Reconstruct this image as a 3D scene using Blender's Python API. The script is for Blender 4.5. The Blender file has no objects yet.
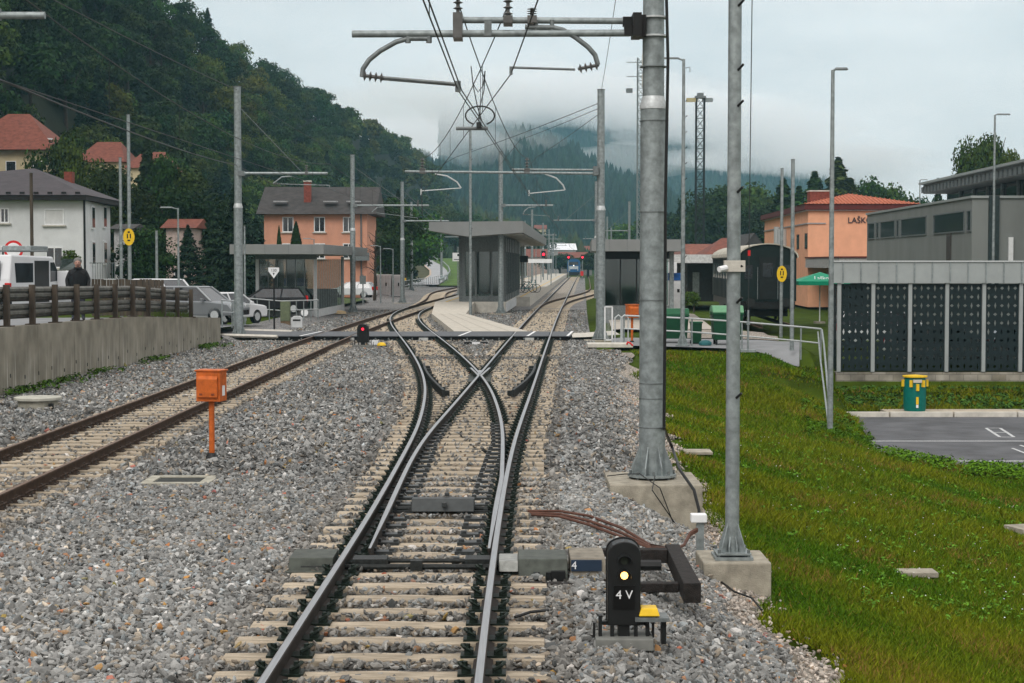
import bpy, bmesh, math, random
import numpy as np
from mathutils import Vector, Matrix
R = math.radians
rnd = random.Random(7)
npr = np.random.RandomState(11)
sc = bpy.context.scene
COL = sc.collection

# ------------------------------------------------------------------ camera
FPX = 1750.0; CX, CY, HOR, CAMZ = 512.0, 341.5, 263.0, 2.9
TH = math.atan((CY - HOR) / FPX)
cam = bpy.data.cameras.new('camera'); co = bpy.data.objects.new('camera', cam); COL.objects.link(co)
co.location = (0, 0, CAMZ); co.rotation_euler = (R(90) - TH, 0, 0)
cam.sensor_width = 36.0; cam.lens = FPX / 1024 * 36.0; cam.clip_start = 0.1; cam.clip_end = 12000
sc.camera = co

# ------------------------------------------------------------------ world: overcast sky
SUN_EL, SUN_AZ = R(42), R(202)
w = bpy.data.worlds.new('World'); sc.world = w; w.use_nodes = True
nt = w.node_tree; nt.nodes.clear()
def N(tree, t, **k):
    n = tree.nodes.new(t)
    for a, b in k.items(): setattr(n, a, b)
    return n
wo = N(nt, 'ShaderNodeOutputWorld'); bg = N(nt, 'ShaderNodeBackground'); bg.inputs['Strength'].default_value = 0.1
sky = N(nt, 'ShaderNodeTexSky', sky_type='NISHITA', sun_disc=False, sun_elevation=SUN_EL, sun_rotation=SUN_AZ)
tcw = N(nt, 'ShaderNodeTexCoord'); mpw = N(nt, 'ShaderNodeMapping'); mpw.inputs['Scale'].default_value = (1.4, 1.4, 4.5)
nzw = N(nt, 'ShaderNodeTexNoise'); nzw.inputs['Scale'].default_value = 5.0; nzw.inputs['Detail'].default_value = 7; nzw.inputs['Roughness'].default_value = .55
crw = N(nt, 'ShaderNodeValToRGB')
crw.color_ramp.elements[0].position = .32; crw.color_ramp.elements[0].color = (.705, .665, .655, 1)
crw.color_ramp.elements[1].position = .68; crw.color_ramp.elements[1].color = (.885, .825, .80, 1)
mw = N(nt, 'ShaderNodeVectorMath', operation='SCALE'); mw.inputs['Scale'].default_value = 9.6
mixw = N(nt, 'ShaderNodeMix', data_type='RGBA'); mixw.inputs['Factor'].default_value = .96
L = nt.links.new
L(tcw.outputs['Generated'], mpw.inputs['Vector']); L(mpw.outputs['Vector'], nzw.inputs['Vector'])
L(nzw.outputs['Fac'], crw.inputs['Fac']); L(crw.outputs['Color'], mw.inputs[0])
# overcast sky: brighter towards the zenith than at the horizon
spw = N(nt, 'ShaderNodeSeparateXYZ'); mrw = N(nt, 'ShaderNodeMapRange'); mrw.inputs['From Min'].default_value = 0.0; mrw.inputs['From Max'].default_value = 1.0
mrw.inputs['To Min'].default_value = 11.0; mrw.inputs['To Max'].default_value = 21.0
L(tcw.outputs['Generated'], spw.inputs['Vector']); L(spw.outputs['Z'], mrw.inputs['Value']); L(mrw.outputs['Result'], mw.inputs['Scale'])
L(sky.outputs['Color'], mixw.inputs['A']); L(mw.outputs['Vector'], mixw.inputs['B'])
L(mixw.outputs['Result'], bg.inputs['Color']); L(bg.outputs['Background'], wo.inputs['Surface'])
sun = bpy.data.lights.new('sun', 'SUN'); sun.energy = 1.5; sun.angle = R(25); sun.color = (1, .97, .93)
so = bpy.data.objects.new('sun', sun); COL.objects.link(so)
so.rotation_euler = (R(90) - SUN_EL, 0, R(180) - SUN_AZ + R(0))
sc.view_settings.view_transform = 'Standard'; sc.view_settings.look = 'None'
sc.view_settings.exposure = 0.0; sc.view_settings.gamma = 1
sc.cycles.volume_bounces = 10; sc.cycles.max_bounces = 12; sc.cycles.transparent_max_bounces = 12
sc.cycles.use_denoising = True

# ------------------------------------------------------------------ image <-> world helpers (camera geometry)
def ray(px, py):
    u = (px - CX) / FPX; v = (CY - py) / FPX; s, c = math.sin(TH), math.cos(TH)
    return Vector((u, c + v * s, -s + v * c))
def W(px, py, D):
    d = ray(px, py); t = D / d.y
    return Vector((d.x * t, D, CAMZ + d.z * t))
def G(px, py, z=0.0):
    d = ray(px, py); t = (z - CAMZ) / d.z
    return Vector((d.x * t, d.y * t, z))

# ------------------------------------------------------------------ materials
MATS = {}
def mat(name, col, rough=.7, metal=0.0, var=.25, scale=6.0, bump=0.0, bscale=40.0, col2=None, spec=.22, coords='Object', det=6.0, stretch=None, emit=None, objrand=0.0, trans=0.0, lo=.35, hi=.65):
    if name in MATS: return MATS[name]
    m = bpy.data.materials.new(name); m.use_nodes = True; t = m.node_tree; b = t.nodes['Principled BSDF']
    b.inputs['Roughness'].default_value = rough; b.inputs['Metallic'].default_value = metal
    b.inputs['Specular IOR Level'].default_value = spec
    tc = N(t, 'ShaderNodeTexCoord'); src = tc.outputs[coords]
    if stretch:
        mp = N(t, 'ShaderNodeMapping'); mp.inputs['Scale'].default_value = stretch; t.links.new(src, mp.inputs['Vector']); src = mp.outputs['Vector']
    nz = N(t, 'ShaderNodeTexNoise'); nz.inputs['Scale'].default_value = scale; nz.inputs['Detail'].default_value = det; nz.inputs['Roughness'].default_value = .6
    t.links.new(src, nz.inputs['Vector'])
    cr = N(t, 'ShaderNodeValToRGB'); c = col; d = col2 or tuple(x * (1 - var) for x in c)
    u = tuple(min(1, x * (1 + var * .6)) for x in c) if not col2 else c
    cr.color_ramp.elements[0].position = lo; cr.color_ramp.elements[0].color = (*d, 1)
    cr.color_ramp.elements[1].position = hi; cr.color_ramp.elements[1].color = (*u, 1)
    t.links.new(nz.outputs['Fac'], cr.inputs['Fac']); out = cr.outputs['Color']
    if objrand:
        oi = N(t, 'ShaderNodeObjectInfo'); mr = N(t, 'ShaderNodeMapRange'); mr.inputs['To Min'].default_value = 1 - objrand; mr.inputs['To Max'].default_value = 1 + objrand
        vm = N(t, 'ShaderNodeVectorMath', operation='SCALE')
        t.links.new(oi.outputs['Random'], mr.inputs['Value']); t.links.new(out, vm.inputs[0]); t.links.new(mr.outputs['Result'], vm.inputs['Scale']); out = vm.outputs['Vector']
    t.links.new(out, b.inputs['Base Color'])
    if bump:
        n2 = N(t, 'ShaderNodeTexNoise'); n2.inputs['Scale'].default_value = bscale; n2.inputs['Detail'].default_value = 4
        t.links.new(src, n2.inputs['Vector'])
        bp = N(t, 'ShaderNodeBump'); bp.inputs['Strength'].default_value = bump; bp.inputs['Distance'].default_value = .02
        t.links.new(n2.outputs['Fac'], bp.inputs['Height']); t.links.new(bp.outputs['Normal'], b.inputs['Normal'])
    if emit: b.inputs['Emission Color'].default_value = (*emit[:3], 1); b.inputs['Emission Strength'].default_value = emit[3]
    if trans: b.inputs['Transmission Weight'].default_value = trans
    MATS[name] = m; return m

GALV = mat('galvanised', (.25, .285, .285), .48, .35, .30, 9, coords='Object')
GALVD = mat('galvanised_dark', (.16, .18, .18), .5, .35, .25, 14)
GALVL = mat('galvanised_light', (.5, .53, .53), .45, .3, .15, 20)
WIRE = mat('wire', (.035, .04, .04), .6, .3, .2, 5)
CONC = mat('concrete', (.32, .295, .235), .85, 0, .3, 5, .5, 60)
CONCL = mat('concrete_light', (.52, .50, .44), .85, 0, .18, 3, .3, 50)
PLINTH = mat('plinth_white', (.50, .52, .52), .8, 0, .12, 3)
BLACK = mat('black_paint', (.012, .013, .013), .42, 0, .3, 8)
DARKST = mat('dark_steel', (.018, .021, .020), .55, .0, .5, 25, .3, 90)
GREENST = mat('grease_steel', (.009, .018, .012), .55, .0, .6, 30, .3, 90)
ORANGE = mat('orange_paint', (.50, .115, .020), .5, 0, .25, 10)
YELLOW = mat('yellow_paint', (.72, .47, .02), .45, 0, .12, 8)
WHITE = mat('white_paint', (.72, .74, .74), .5, 0, .08, 5)
WHITEM = mat('white_mark', (.75, .76, .76), .6, 0, .2, 12)
RED = mat('red_paint', (.55, .02, .02), .4, 0, .1, 5)
GLASS = mat('shelter_glass', (.06, .085, .082), .07, 0, .4, 1.0, spec=.8, trans=.35)
GLASSD = mat('window_glass', (.025, .03, .034), .08, 0, .5, 2, spec=.9)
ROOFG = mat('roof_panel_grey', (.21, .22, .215), .5, .1, .08, 1)
ASPH = mat('asphalt', (.135, .14, .145), .85, 0, .2, 2.5, .4, 120)
ASPHL = mat('asphalt_light', (.22, .23, .235), .85, 0, .15, 1.0, .3, 80)
GRASSM = mat('turf', (.050, .080, .006), .95, 0, .4, 1.2, .7, 30, col2=(.030, .048, .004), spec=.05)
SOIL = mat('soil_gravel', (.40, .35, .29), .95, 0, .35, 14, .8, 60)
BARK = mat('bark', (.05, .04, .03), .9, 0, .3, 8)

# ballast material: voronoi stone cells
def ballast_mat(name, sc1, tint=(1, 1, 1)):
    m = bpy.data.materials.new(name); m.use_nodes = True; t = m.node_tree; b = t.nodes['Principled BSDF']; b.inputs['Roughness'].default_value = .85
    tc = N(t, 'ShaderNodeTexCoord'); vo = N(t, 'ShaderNodeTexVoronoi'); vo.inputs['Scale'].default_value = sc1
    nz = N(t, 'ShaderNodeTexNoise'); nz.inputs['Scale'].default_value = sc1 * .8
    ad = N(t, 'ShaderNodeMix', data_type='RGBA', blend_type='LINEAR_LIGHT'); ad.inputs['Factor'].default_value = .04
    t.links.new(tc.outputs['Object'], ad.inputs['A']); t.links.new(nz.outputs['Color'], ad.inputs['B']); t.links.new(tc.outputs['Object'], nz.inputs['Vector'])
    t.links.new(ad.outputs['Result'], vo.inputs['Vector'])
    sp = N(t, 'ShaderNodeSeparateColor'); t.links.new(vo.outputs['Color'], sp.inputs['Color'])
    cr = N(t, 'ShaderNodeValToRGB'); e = cr.color_ramp.elements
    pal = [(0, .06), (.25, .11), (.5, .17), (.75, .24), (.93, .36)]
    e[0].position = 0; e[0].color = (.05 * tint[0], .05 * tint[1], .047 * tint[2], 1); e[1].position = 1; e[1].color = (.3 * tint[0], .22 * tint[1], .15 * tint[2], 1)
    for p, v in pal[1:]:
        x = e.new(p); x.color = (v * 1.0 * tint[0], v * 1.0 * tint[1], v * .97 * tint[2], 1)
    t.links.new(sp.outputs['Red'], cr.inputs['Fac'])
    # large scale tone patches (dust and wear of the stone bed)
    n3 = N(t, 'ShaderNodeTexNoise'); n3.inputs['Scale'].default_value = .35; n3.inputs['Detail'].default_value = 4; t.links.new(tc.outputs['Object'], n3.inputs['Vector'])
    mr = N(t, 'ShaderNodeMapRange'); mr.inputs['From Min'].default_value = .3; mr.inputs['From Max'].default_value = .7; mr.inputs['To Min'].default_value = .8; mr.inputs['To Max'].default_value = 1.12
    vm = N(t, 'ShaderNodeVectorMath', operation='SCALE'); t.links.new(n3.outputs['Fac'], mr.inputs['Value']); t.links.new(cr.outputs['Color'], vm.inputs[0]); t.links.new(mr.outputs['Result'], vm.inputs['Scale'])
    t.links.new(vm.outputs['Vector'], b.inputs['Base Color'])
    bp = N(t, 'ShaderNodeBump'); bp.inputs['Strength'].default_value = 1; bp.inputs['Distance'].default_value = .05; bp.invert = True
    t.links.new(vo.outputs['Distance'], bp.inputs['Height']); t.links.new(bp.outputs['Normal'], b.inputs['Normal'])
    return m
BALL = ballast_mat('ballast', 18)
PINKG = ballast_mat('pale_gravel', 30, (2.0, 1.8, 1.55))

def attr_mat(name, rough=.85, attr='col', spec=.35):
    m = bpy.data.materials.new(name); m.use_nodes = True; t = m.node_tree; b = t.nodes['Principled BSDF']; b.inputs['Roughness'].default_value = rough; b.inputs['Specular IOR Level'].default_value = spec
    a = N(t, 'ShaderNodeAttribute'); a.attribute_name = attr; nz = N(t, 'ShaderNodeTexNoise'); nz.inputs['Scale'].default_value = 60
    tc = N(t, 'ShaderNodeTexCoord'); t.links.new(tc.outputs['Object'], nz.inputs['Vector'])
    mr = N(t, 'ShaderNodeMapRange'); mr.inputs['To Min'].default_value = .7; mr.inputs['To Max'].default_value = 1.3
    vm = N(t, 'ShaderNodeVectorMath', operation='SCALE')
    t.links.new(nz.outputs['Fac'], mr.inputs['Value']); t.links.new(a.outputs['Color'], vm.inputs[0]); t.links.new(mr.outputs['Result'], vm.inputs['Scale'])
    t.links.new(vm.outputs['Vector'], b.inputs['Base Color'])
    return m
STONE = attr_mat('stone_attr'); BLADE = attr_mat('blade_attr', .95, spec=.06)

# ------------------------------------------------------------------ mesh builder
class MB:
    def __init__(s): s.v = []; s.f = []; s.m = []
    def add(s, vs, fs, mi=0):
        o = len(s.v); s.v += [tuple(p) for p in vs]
        for f in fs: s.f.append(tuple(o + i for i in f)); s.m.append(mi)
        return s
    def box(s, c, d, mi=0, rz=0, top=None):
        x, y, z = [q / 2 for q in d]; tx, ty = (x, y) if top is None else (top[0] / 2, top[1] / 2)
        vs = [(-x, -y, -z), (x, -y, -z), (x, y, -z), (-x, y, -z), (-tx, -ty, z), (tx, -ty, z), (tx, ty, z), (-tx, ty, z)]
        cr, sr = math.cos(rz), math.sin(rz)
        vs = [(c[0] + a * cr - b * sr, c[1] + a * sr + b * cr, c[2] + h) for a, b, h in vs]
        return s.add(vs, [(3, 2, 1, 0), (4, 5, 6, 7), (0, 1, 5, 4), (1, 2, 6, 5), (2, 3, 7, 6), (3, 0, 4, 7)], mi)
    def bb(s, x0, x1, y0, y1, z0, z1, mi=0): return s.box(((x0 + x1) / 2, (y0 + y1) / 2, (z0 + z1) / 2), (abs(x1 - x0), abs(y1 - y0), abs(z1 - z0)), mi)
    def tube(s, pts, r, seg=8, mi=0, cap=True):
        pts = [Vector(p) for p in pts]; n = len(pts); rs = r if isinstance(r, (list, tuple)) else [r] * n
        o = len(s.v); ref = None
        for i, p in enumerate(pts):
            t = (pts[min(i + 1, n - 1)] - pts[max(i - 1, 0)])
            if t.length < 1e-9: t = Vector((0, 0, 1))
            t.normalize()
            if ref is None: ref = Vector((1, 0, 0)) if abs(t.x) < .9 else Vector((0, 1, 0))
            a = (ref - t * ref.dot(t))
            if a.length < 1e-4: a = t.orthogonal()
            a.normalize(); ref = a; b = t.cross(a)
            for k in range(seg):
                an = 2 * math.pi * k / seg; q = p + (a * math.cos(an) + b * math.sin(an)) * rs[i]; s.v.append(tuple(q))
        for i in range(n - 1):
            for k in range(seg):
                k2 = (k + 1) % seg; s.f.append((o + i * seg + k, o + i * seg + k2, o + (i + 1) * seg + k2, o + (i + 1) * seg + k)); s.m.append(mi)
        if cap:
            s.f.append(tuple(o + k for k in range(seg - 1, -1, -1))); s.m.append(mi)
            s.f.append(tuple(o + (n - 1) * seg + k for k in range(seg))); s.m.append(mi)
        return s
    def cyl(s, x, y, z0, z1, r, r2=None, seg=16, mi=0): return s.tube([(x, y, z0), (x, y, z1)], [r, r if r2 is None else r2], seg, mi)
    def prism(s, poly, z0, z1, mi=0):           # polygon in xy extruded in z
        n = len(poly); vs = [(p[0], p[1], z0) for p in poly] + [(p[0], p[1], z1) for p in poly]
        fs = [tuple(range(n - 1, -1, -1)), tuple(range(n, 2 * n))] + [(i, (i + 1) % n, n + (i + 1) % n, n + i) for i in range(n)]
        return s.add(vs, fs, mi)
    def prof(s, poly, y0, y1, mi=0, axis='y'):  # polygon (a,z) extruded along an axis
        n = len(poly)
        if axis == 'y': vs = [(a, y0, b) for a, b in poly] + [(a, y1, b) for a, b in poly]
        else: vs = [(y0, a, b) for a, b in poly] + [(y1, a, b) for a, b in poly]
        fs = [tuple(range(n - 1, -1, -1)), tuple(range(n, 2 * n))] + [(i, (i + 1) % n, n + (i + 1) % n, n + i) for i in range(n)]
        return s.add(vs, fs, mi)
    def lathe(s, prof, c=(0, 0, 0), seg=16, mi=0):
        return s.tube([(c[0], c[1], c[2] + z) for r, z in prof], [max(r, 1e-4) for r, z in prof], seg, mi)
    def ball(s, c, r, mi=0, seg=10, sc_=(1, 1, 1)):
        o = len(s.v); rg = seg // 2
        for i in range(rg + 1):
            a = math.pi * i / rg
            for k in range(seg):
                b = 2 * math.pi * k / seg
                s.v.append((c[0] + r * sc_[0] * math.sin(a) * math.cos(b), c[1] + r * sc_[1] * math.sin(a) * math.sin(b), c[2] + r * sc_[2] * math.cos(a)))
        for i in range(rg):
            for k in range(seg):
                k2 = (k + 1) % seg; s.f.append((o + i * seg + k, o + (i + 1) * seg + k, o + (i + 1) * seg + k2, o + i * seg + k2)); s.m.append(mi)
        return s
    def obj(s, name, mats, parent=None, smooth=False, bevel=0, loc=None):
        me = bpy.data.meshes.new(name); me.from_pydata(s.v, [], s.f)
        if not isinstance(mats, (list, tuple)): mats = [mats]
        for m in mats: me.materials.append(m)
        if len(mats) > 1: me.polygons.foreach_set('material_index', s.m)
        if smooth: me.polygons.foreach_set('use_smooth', [True] * len(me.polygons))
        me.update()
        o = bpy.data.objects.new(name, me); COL.objects.link(o)
        if parent is not None: o.parent = parent
        if loc is not None: o.location = loc
        if smooth:
            try:
                md = None; me.set_sharp_from_angle(angle=R(40))
            except Exception: pass
        if bevel:
            b = o.modifiers.new('bevel', 'BEVEL'); b.width = bevel; b.segments = 2; b.limit_method = 'ANGLE'
        return o
def tag(o, label=None, cat=None, group=None, kind=None):
    if label: o['label'] = label
    if cat: o['category'] = cat
    if group: o['group'] = group
    if kind: o['kind'] = kind
    return o
def thing(name, label, cat, loc=(0, 0, 0), rz=0, group=None):
    o = bpy.data.objects.new(name, None); COL.objects.link(o); o.location = loc; o.rotation_euler = (0, 0, rz); o.empty_display_size = .2
    return tag(o, label, cat, group)
def struct(o): o['kind'] = 'structure'; return o
def dup(o, loc=None, rz=None, scale=None, label=None, group=None, parent=None):
    c = o.copy(); COL.objects.link(c)
    if parent is not None: c.parent = parent
    if loc is not None: c.location = loc
    if rz is not None: c.rotation_euler = (0, 0, rz)
    if scale is not None: c.scale = scale if hasattr(scale, '__len__') else (scale,) * 3
    if label: c['label'] = label
    if group: c['group'] = group
    for ch in [x for x in o.children]: dup(ch, parent=c)
    return c
def text(s, name, size, loc, rot, m, parent, ext=.003, align='CENTER'):
    cu = bpy.data.curves.new(name, 'FONT'); cu.body = s; cu.size = size; cu.extrude = ext; cu.align_x = align; cu.align_y = 'CENTER'
    tmp = bpy.data.objects.new(name, cu); COL.objects.link(tmp); bpy.context.view_layer.update()
    me = bpy.data.meshes.new_from_object(tmp.evaluated_get(bpy.context.evaluated_depsgraph_get())); bpy.data.objects.remove(tmp)
    me.materials.clear(); me.materials.append(m); o = bpy.data.objects.new(name, me); COL.objects.link(o); o.location = loc; o.rotation_euler = rot
    if parent is not None: o.parent = parent
    return o
def np_mesh(name, verts, faces, mats, col=None, fsize=3):
    """verts (n,3), faces (m,fsize) numpy; col per vertex (n,3)"""
    me = bpy.data.meshes.new(name); nv, nf = len(verts), len(faces)
    me.vertices.add(nv); me.vertices.foreach_set('co', verts.astype(np.float32).ravel())
    me.loops.add(nf * fsize); me.loops.foreach_set('vertex_index', faces.astype(np.int32).ravel())
    me.polygons.add(nf); me.polygons.foreach_set('loop_start', np.arange(0, nf * fsize, fsize, dtype=np.int32))
    try: me.polygons.foreach_set('loop_total', np.full(nf, fsize, dtype=np.int32))
    except Exception: pass
    if col is not None:
        a = me.color_attributes.new('col', 'FLOAT_COLOR', 'POINT'); c4 = np.ones((nv, 4), np.float32); c4[:, :3] = col; a.data.foreach_set('color', c4.ravel())
    for m in (mats if isinstance(mats, (list, tuple)) else [mats]): me.materials.append(m)
    me.update(calc_edges=True); me.validate(); me.shade_flat()
    return me
def link(name, me, parent=None, loc=(0, 0, 0)):
    o = bpy.data.objects.new(name, me); COL.objects.link(o); o.location = loc
    if parent is not None: o.parent = parent
    return o

# ------------------------------------------------------------------ alignment curves
def spline(pts):
    xs = np.array([p[0] for p in pts], float); ys = np.array([p[1] for p in pts], float); n = len(xs); h = np.diff(xs)
    A = np.zeros((n, n)); b = np.zeros(n); A[0, 0] = A[-1, -1] = 1
    for i in range(1, n - 1):
        A[i, i - 1] = h[i - 1]; A[i, i] = 2 * (h[i - 1] + h[i]); A[i, i + 1] = h[i]; b[i] = 6 * ((ys[i + 1] - ys[i]) / h[i] - (ys[i] - ys[i - 1]) / h[i - 1])
    M = np.linalg.solve(A, b)
    def f(x):
        i = int(min(max(np.searchsorted(xs, x) - 1, 0), n - 2)); t = x - xs[i]
        if x < xs[0] or x > xs[-1]:
            k = 0 if x < xs[0] else n - 1; j = 0 if k == 0 else n - 2
            sl = (ys[j + 1] - ys[j]) / h[j]; return float(ys[k] + sl * (x - xs[k]))
        a = (M[i + 1] - M[i]) / (6 * h[i]); bb = M[i] / 2; c = (ys[i + 1] - ys[i]) / h[i] - h[i] * (2 * M[i] + M[i + 1]) / 6
        return float(ys[i] + t * (c + t * (bb + t * a)))
    return f
S = spline([(-10, -1.06), (12, -.985), (20, -.895), (28.6, -.705), (36, -.445), (44.3, -.145), (56, .27), (69, .74), (89, 1.485), (107, 2.19), (126, 2.96), (338, 11.69), (420, 15.1)])
Dv = spline([(-10, -1.06), (12, -.985), (20, -.90), (26, -.895), (30.5, -.925), (35.4, -1.05), (40.6, -1.27), (46, -1.61), (56, -2.43), (69.1, -3.66), (80.6, -4.76), (90, -5.52), (98, -5.98), (106, -6.2), (114, -6.15), (122, -5.98)])
LT = spline([(-10, -7.1), (12, -7.16), (25, -7.2), (45, -7.2), (60, -7.22), (75, -7.1), (90, -6.85), (105, -6.48), (125, -5.88), (145, -5.15), (200, -2.95), (340, 2.8), (420, 6.1)])
LB = spline([(120, -6.03), (140, -6.2), (160, -6.85), (175, -7.15), (200, -6.5), (225, -5.5), (300, -2.6), (360, -.2)])
RB = spline([(116, 2.55), (130, 3.35), (145, 4.8), (160, 6.5), (180, 8.4), (220, 10.6), (338, 15.6), (400, 18.1)])
GH = .7525   # half distance between rail centres

def wallx(y): return -11.9 + (y - 40.8) * (.7 / 26.4)
def sm(a, b, x):
    t = min(1, max(0, (x - a) / (b - a))); return t * t * (3 - 2 * t)
def lerp(a, b, t): return a + (b - a) * t
# parking area
def park_left(y): return lerp(9.3, 10.9, (y - 44) / 11.3)
PARKZ = -2.06
def park_near(x): return max(36, 44 - (x - 9.3) * 1.0) if x < 13 else 40.3 - (x - 13) * .25
def park_dist(x, y):
    dx = park_left(y) - x; dn = park_near(x) - y
    inside_back = y - 56.6
    return max(dx, dn * .9, inside_back * .9)
def gz(x, y):
    c = S(y); u = x - c
    zr = lerp(-.85, -.08, sm(47, 63, y)); 
    if u < 1.9: z = -.18
    elif u < 3.5: z = lerp(-.18, zr, sm(1.9, 3.5, u) * .5 + .5 * (u - 1.9) / 1.6)
    else: z = zr
    if u > 3.5 and y < 66:
        z = max(PARKZ + .03, z - .165 * (u - 3.5) * (1 - sm(50, 62, y)))
        d = park_dist(x, y); zc = PARKZ + max(0, d) * .42
        if y > 56.6: zc = PARKZ + .12 + max(0, (y - 57)) * .085 if x > 10.9 else max(zc, PARKZ + (10.9 + 1.2 - x) * .55)
        if zc < z:
            z = zc
        else:
            k = .35; hh = max(0, 1 - (zc - z) / k); z -= hh * hh * k * .25
    if y >= 60 and x > 11: z = lerp(-1.5, -.6, sm(61.8, 62.4, y)) if y < 66 else -.6 * sm(8, 13, x) - .08 * (1 - sm(8, 13, x))
    elif y >= 66: z = z if u < 3.5 else lerp(-.06, -.5, sm(9, 15, x))
    # left side
    wx = wallx(y)
    if x < wx - 1.0 and y < 67.2:
        z = 1.2 - .45 * sm(52, 67, y) 
    elif x < -11 and y >= 67.2:
        z = lerp(.0, lerp(.72, .1, sm(67.2, 85, y)), sm(11.5, 16, abs(x)))
    if x < -18: z = max(z, lerp(.1, 1.4, sm(18, 30, abs(x))) ) if y > 67 else z
    return z

def strip(name, yv, xl, xr, n, dz, m, zf=None):
    zf = zf or gz; vs = []; fs = []; fl = lambda q, y: q(y) if callable(q) else q
    for y in yv:
        a, b = fl(xl, y), fl(xr, y)
        for i in range(n + 1):
            x = a + (b - a) * i / n; vs.append((x, y, zf(x, y) + dz))
    for j in range(len(yv) - 1):
        for i in range(n):
            k = j * (n + 1) + i; fs.append((k, k + 1, k + n + 2, k + n + 1))
    mb = MB(); mb.add(vs, fs); return mb.obj(name, m, smooth=True)
def yr(a, b, st): return [a + (b - a) * i / max(1, round((b - a) / st)) for i in range(max(1, round((b - a) / st)) + 1)]

# ------------------------------------------------------------------ setting: ground sheets
YS = yr(-20, 70, .6) + yr(70, 130, 2)[1:] + yr(130, 420, 10)[1:]
XS = yr(-60, -14, 4) + yr(-14, 24, .5)[1:] + yr(24, 60, 4)[1:]
vs = [(x, y, gz(x, y) - .10) for y in YS for x in XS]; nx = len(XS)
fs = [(j * nx + i, j * nx + i + 1, (j + 1) * nx + i + 1, (j + 1) * nx + i) for j in range(len(YS) - 1) for i in range(nx - 1)]
struct(MB().add(vs, fs).obj('ground', GRASSM, smooth=True))
mb = MB(); zf_ = -.7
mb.add([(-60, -20, zf_), (-60, 420, zf_), (-1400, 420, zf_), (-1400, -20, zf_)], [(0, 1, 2, 3)])
mb.add([(60, -20, zf_), (60, 420, zf_), (1400, 420, zf_), (1400, -20, zf_)], [(3, 2, 1, 0)])
mb.add([(-1400, 420, zf_), (1400, 420, zf_), (1400, 3000, zf_), (-1400, 3000, zf_)], [(0, 1, 2, 3)])
mb.add([(-1400, -20, zf_), (1400, -20, zf_), (1400, -60, zf_), (-1400, -60, zf_)], [(3, 2, 1, 0)])
struct(mb.obj('valley_ground', GRASSM))
def bed_r(y): return S(y) + (3.25 + .18 * math.sin(y * .9) + .12 * math.sin(y * 2.3 + 1) if y < 61 else 2.4)
def bed_l(y): return wallx(y) - .1 if y < 67.2 else lerp(-11.2, -12.5, sm(67, 75, y)) if y < 150 else -12.5
struct(strip('ballast_bed', yr(-10, 69, .5), bed_l, bed_r, 34, -.045, ballast_mat('ballast_gap_shade', 20, (.5, .5, .5)))); struct(strip('ballast_bed', yr(69, 115, 2), bed_l, bed_r, 34, -.03, BALL)); struct(strip('ballast_bed', yr(115, 420, 5), bed_l, bed_r, 34, .004, BALL))  # near bed tinted dark to paint the shade between the loose stones
struct(strip('gravel_verge', yr(6, 60, .4), lambda y: bed_r(y) - .5, lambda y: S(y) + 3.75 + .18 * (1 - sm(17, 24, y)) + .22 * math.sin(y * 1.3) + .2 * math.sin(y * .47 + 2), 6, -.02, PINKG))

# loose stones ----------------------------------------------------------------
ico = None
def ico_data():
    bm = bmesh.new(); bmesh.ops.create_icosphere(bm, subdivisions=1, radius=1); v = np.array([p.co[:] for p in bm.verts]); f = np.array([[q.index for q in p.verts] for p in bm.faces]); bm.free(); return v, f
octv = np.array([[1, 0, 0], [0, 1, 0], [-1, 0, 0], [0, -1, 0], [0, 0, 1], [0, 0, -1]], float)
octf = np.array([[0, 1, 4], [1, 2, 4], [2, 3, 4], [3, 0, 4], [1, 0, 5], [2, 1, 5], [3, 2, 5], [0, 3, 5]])
def rand_rot(n, tilt=1.0):
    q = npr.normal(size=(n, 4)); q[:, 1:3] *= tilt; q /= np.linalg.norm(q, axis=1)[:, None]
    w_, x, y, z = q.T
    return np.stack([np.stack([1 - 2 * (y * y + z * z), 2 * (x * y - z * w_), 2 * (x * z + y * w_)], -1), np.stack([2 * (x * y + z * w_), 1 - 2 * (x * x + z * z), 2 * (y * z - x * w_)], -1), np.stack([2 * (x * z - y * w_), 2 * (y * z + x * w_), 1 - 2 * (x * x + y * y)], -1)], 1)
def scatter_mesh(name, base_v, base_f, P, size, colr, m, flat=(1.25, .85, .6), jit=.28, tilt=.45):
    n = len(P); k = len(base_v)
    V = np.repeat(base_v[None], n, 0) * (1 + npr.uniform(-jit, jit, (n, k, 3)))
    V *= np.array(flat) * npr.uniform(.75, 1.25, (n, 1, 3)); V *= size[:, None, None]
    V = np.einsum('nij,nkj->nki', rand_rot(n, tilt), V) + P[:, None, :]
    F = (base_f[None] + (np.arange(n) * k)[:, None, None]).reshape(-1, 3)
    return np_mesh(name, V.reshape(-1, 3), F, m, np.repeat(colr, k, 0))
GZ_CACHE = {}
def gz_arr(x, y, x0=-13., x1=24., y0=6., y1=118., st=.25):
    key = (x0, x1, y0, y1, st)
    if key not in GZ_CACHE:
        xs = np.arange(x0, x1 + st, st); ys = np.arange(y0, y1 + st, st)
        GZ_CACHE[key] = np.array([[gz(a, b) for a in xs] for b in ys])
    g = GZ_CACHE[key]; fx = np.clip((x - x0) / st, 0, g.shape[1] - 1.001); fy = np.clip((y - y0) / st, 0, g.shape[0] - 1.001)
    i = fx.astype(int); j = fy.astype(int); a = fx - i; b = fy - j
    return g[j, i] * (1 - a) * (1 - b) + g[j, i + 1] * a * (1 - b) + g[j + 1, i] * (1 - a) * b + g[j + 1, i + 1] * a * b
YT = np.linspace(0, 130, 1301)
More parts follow.
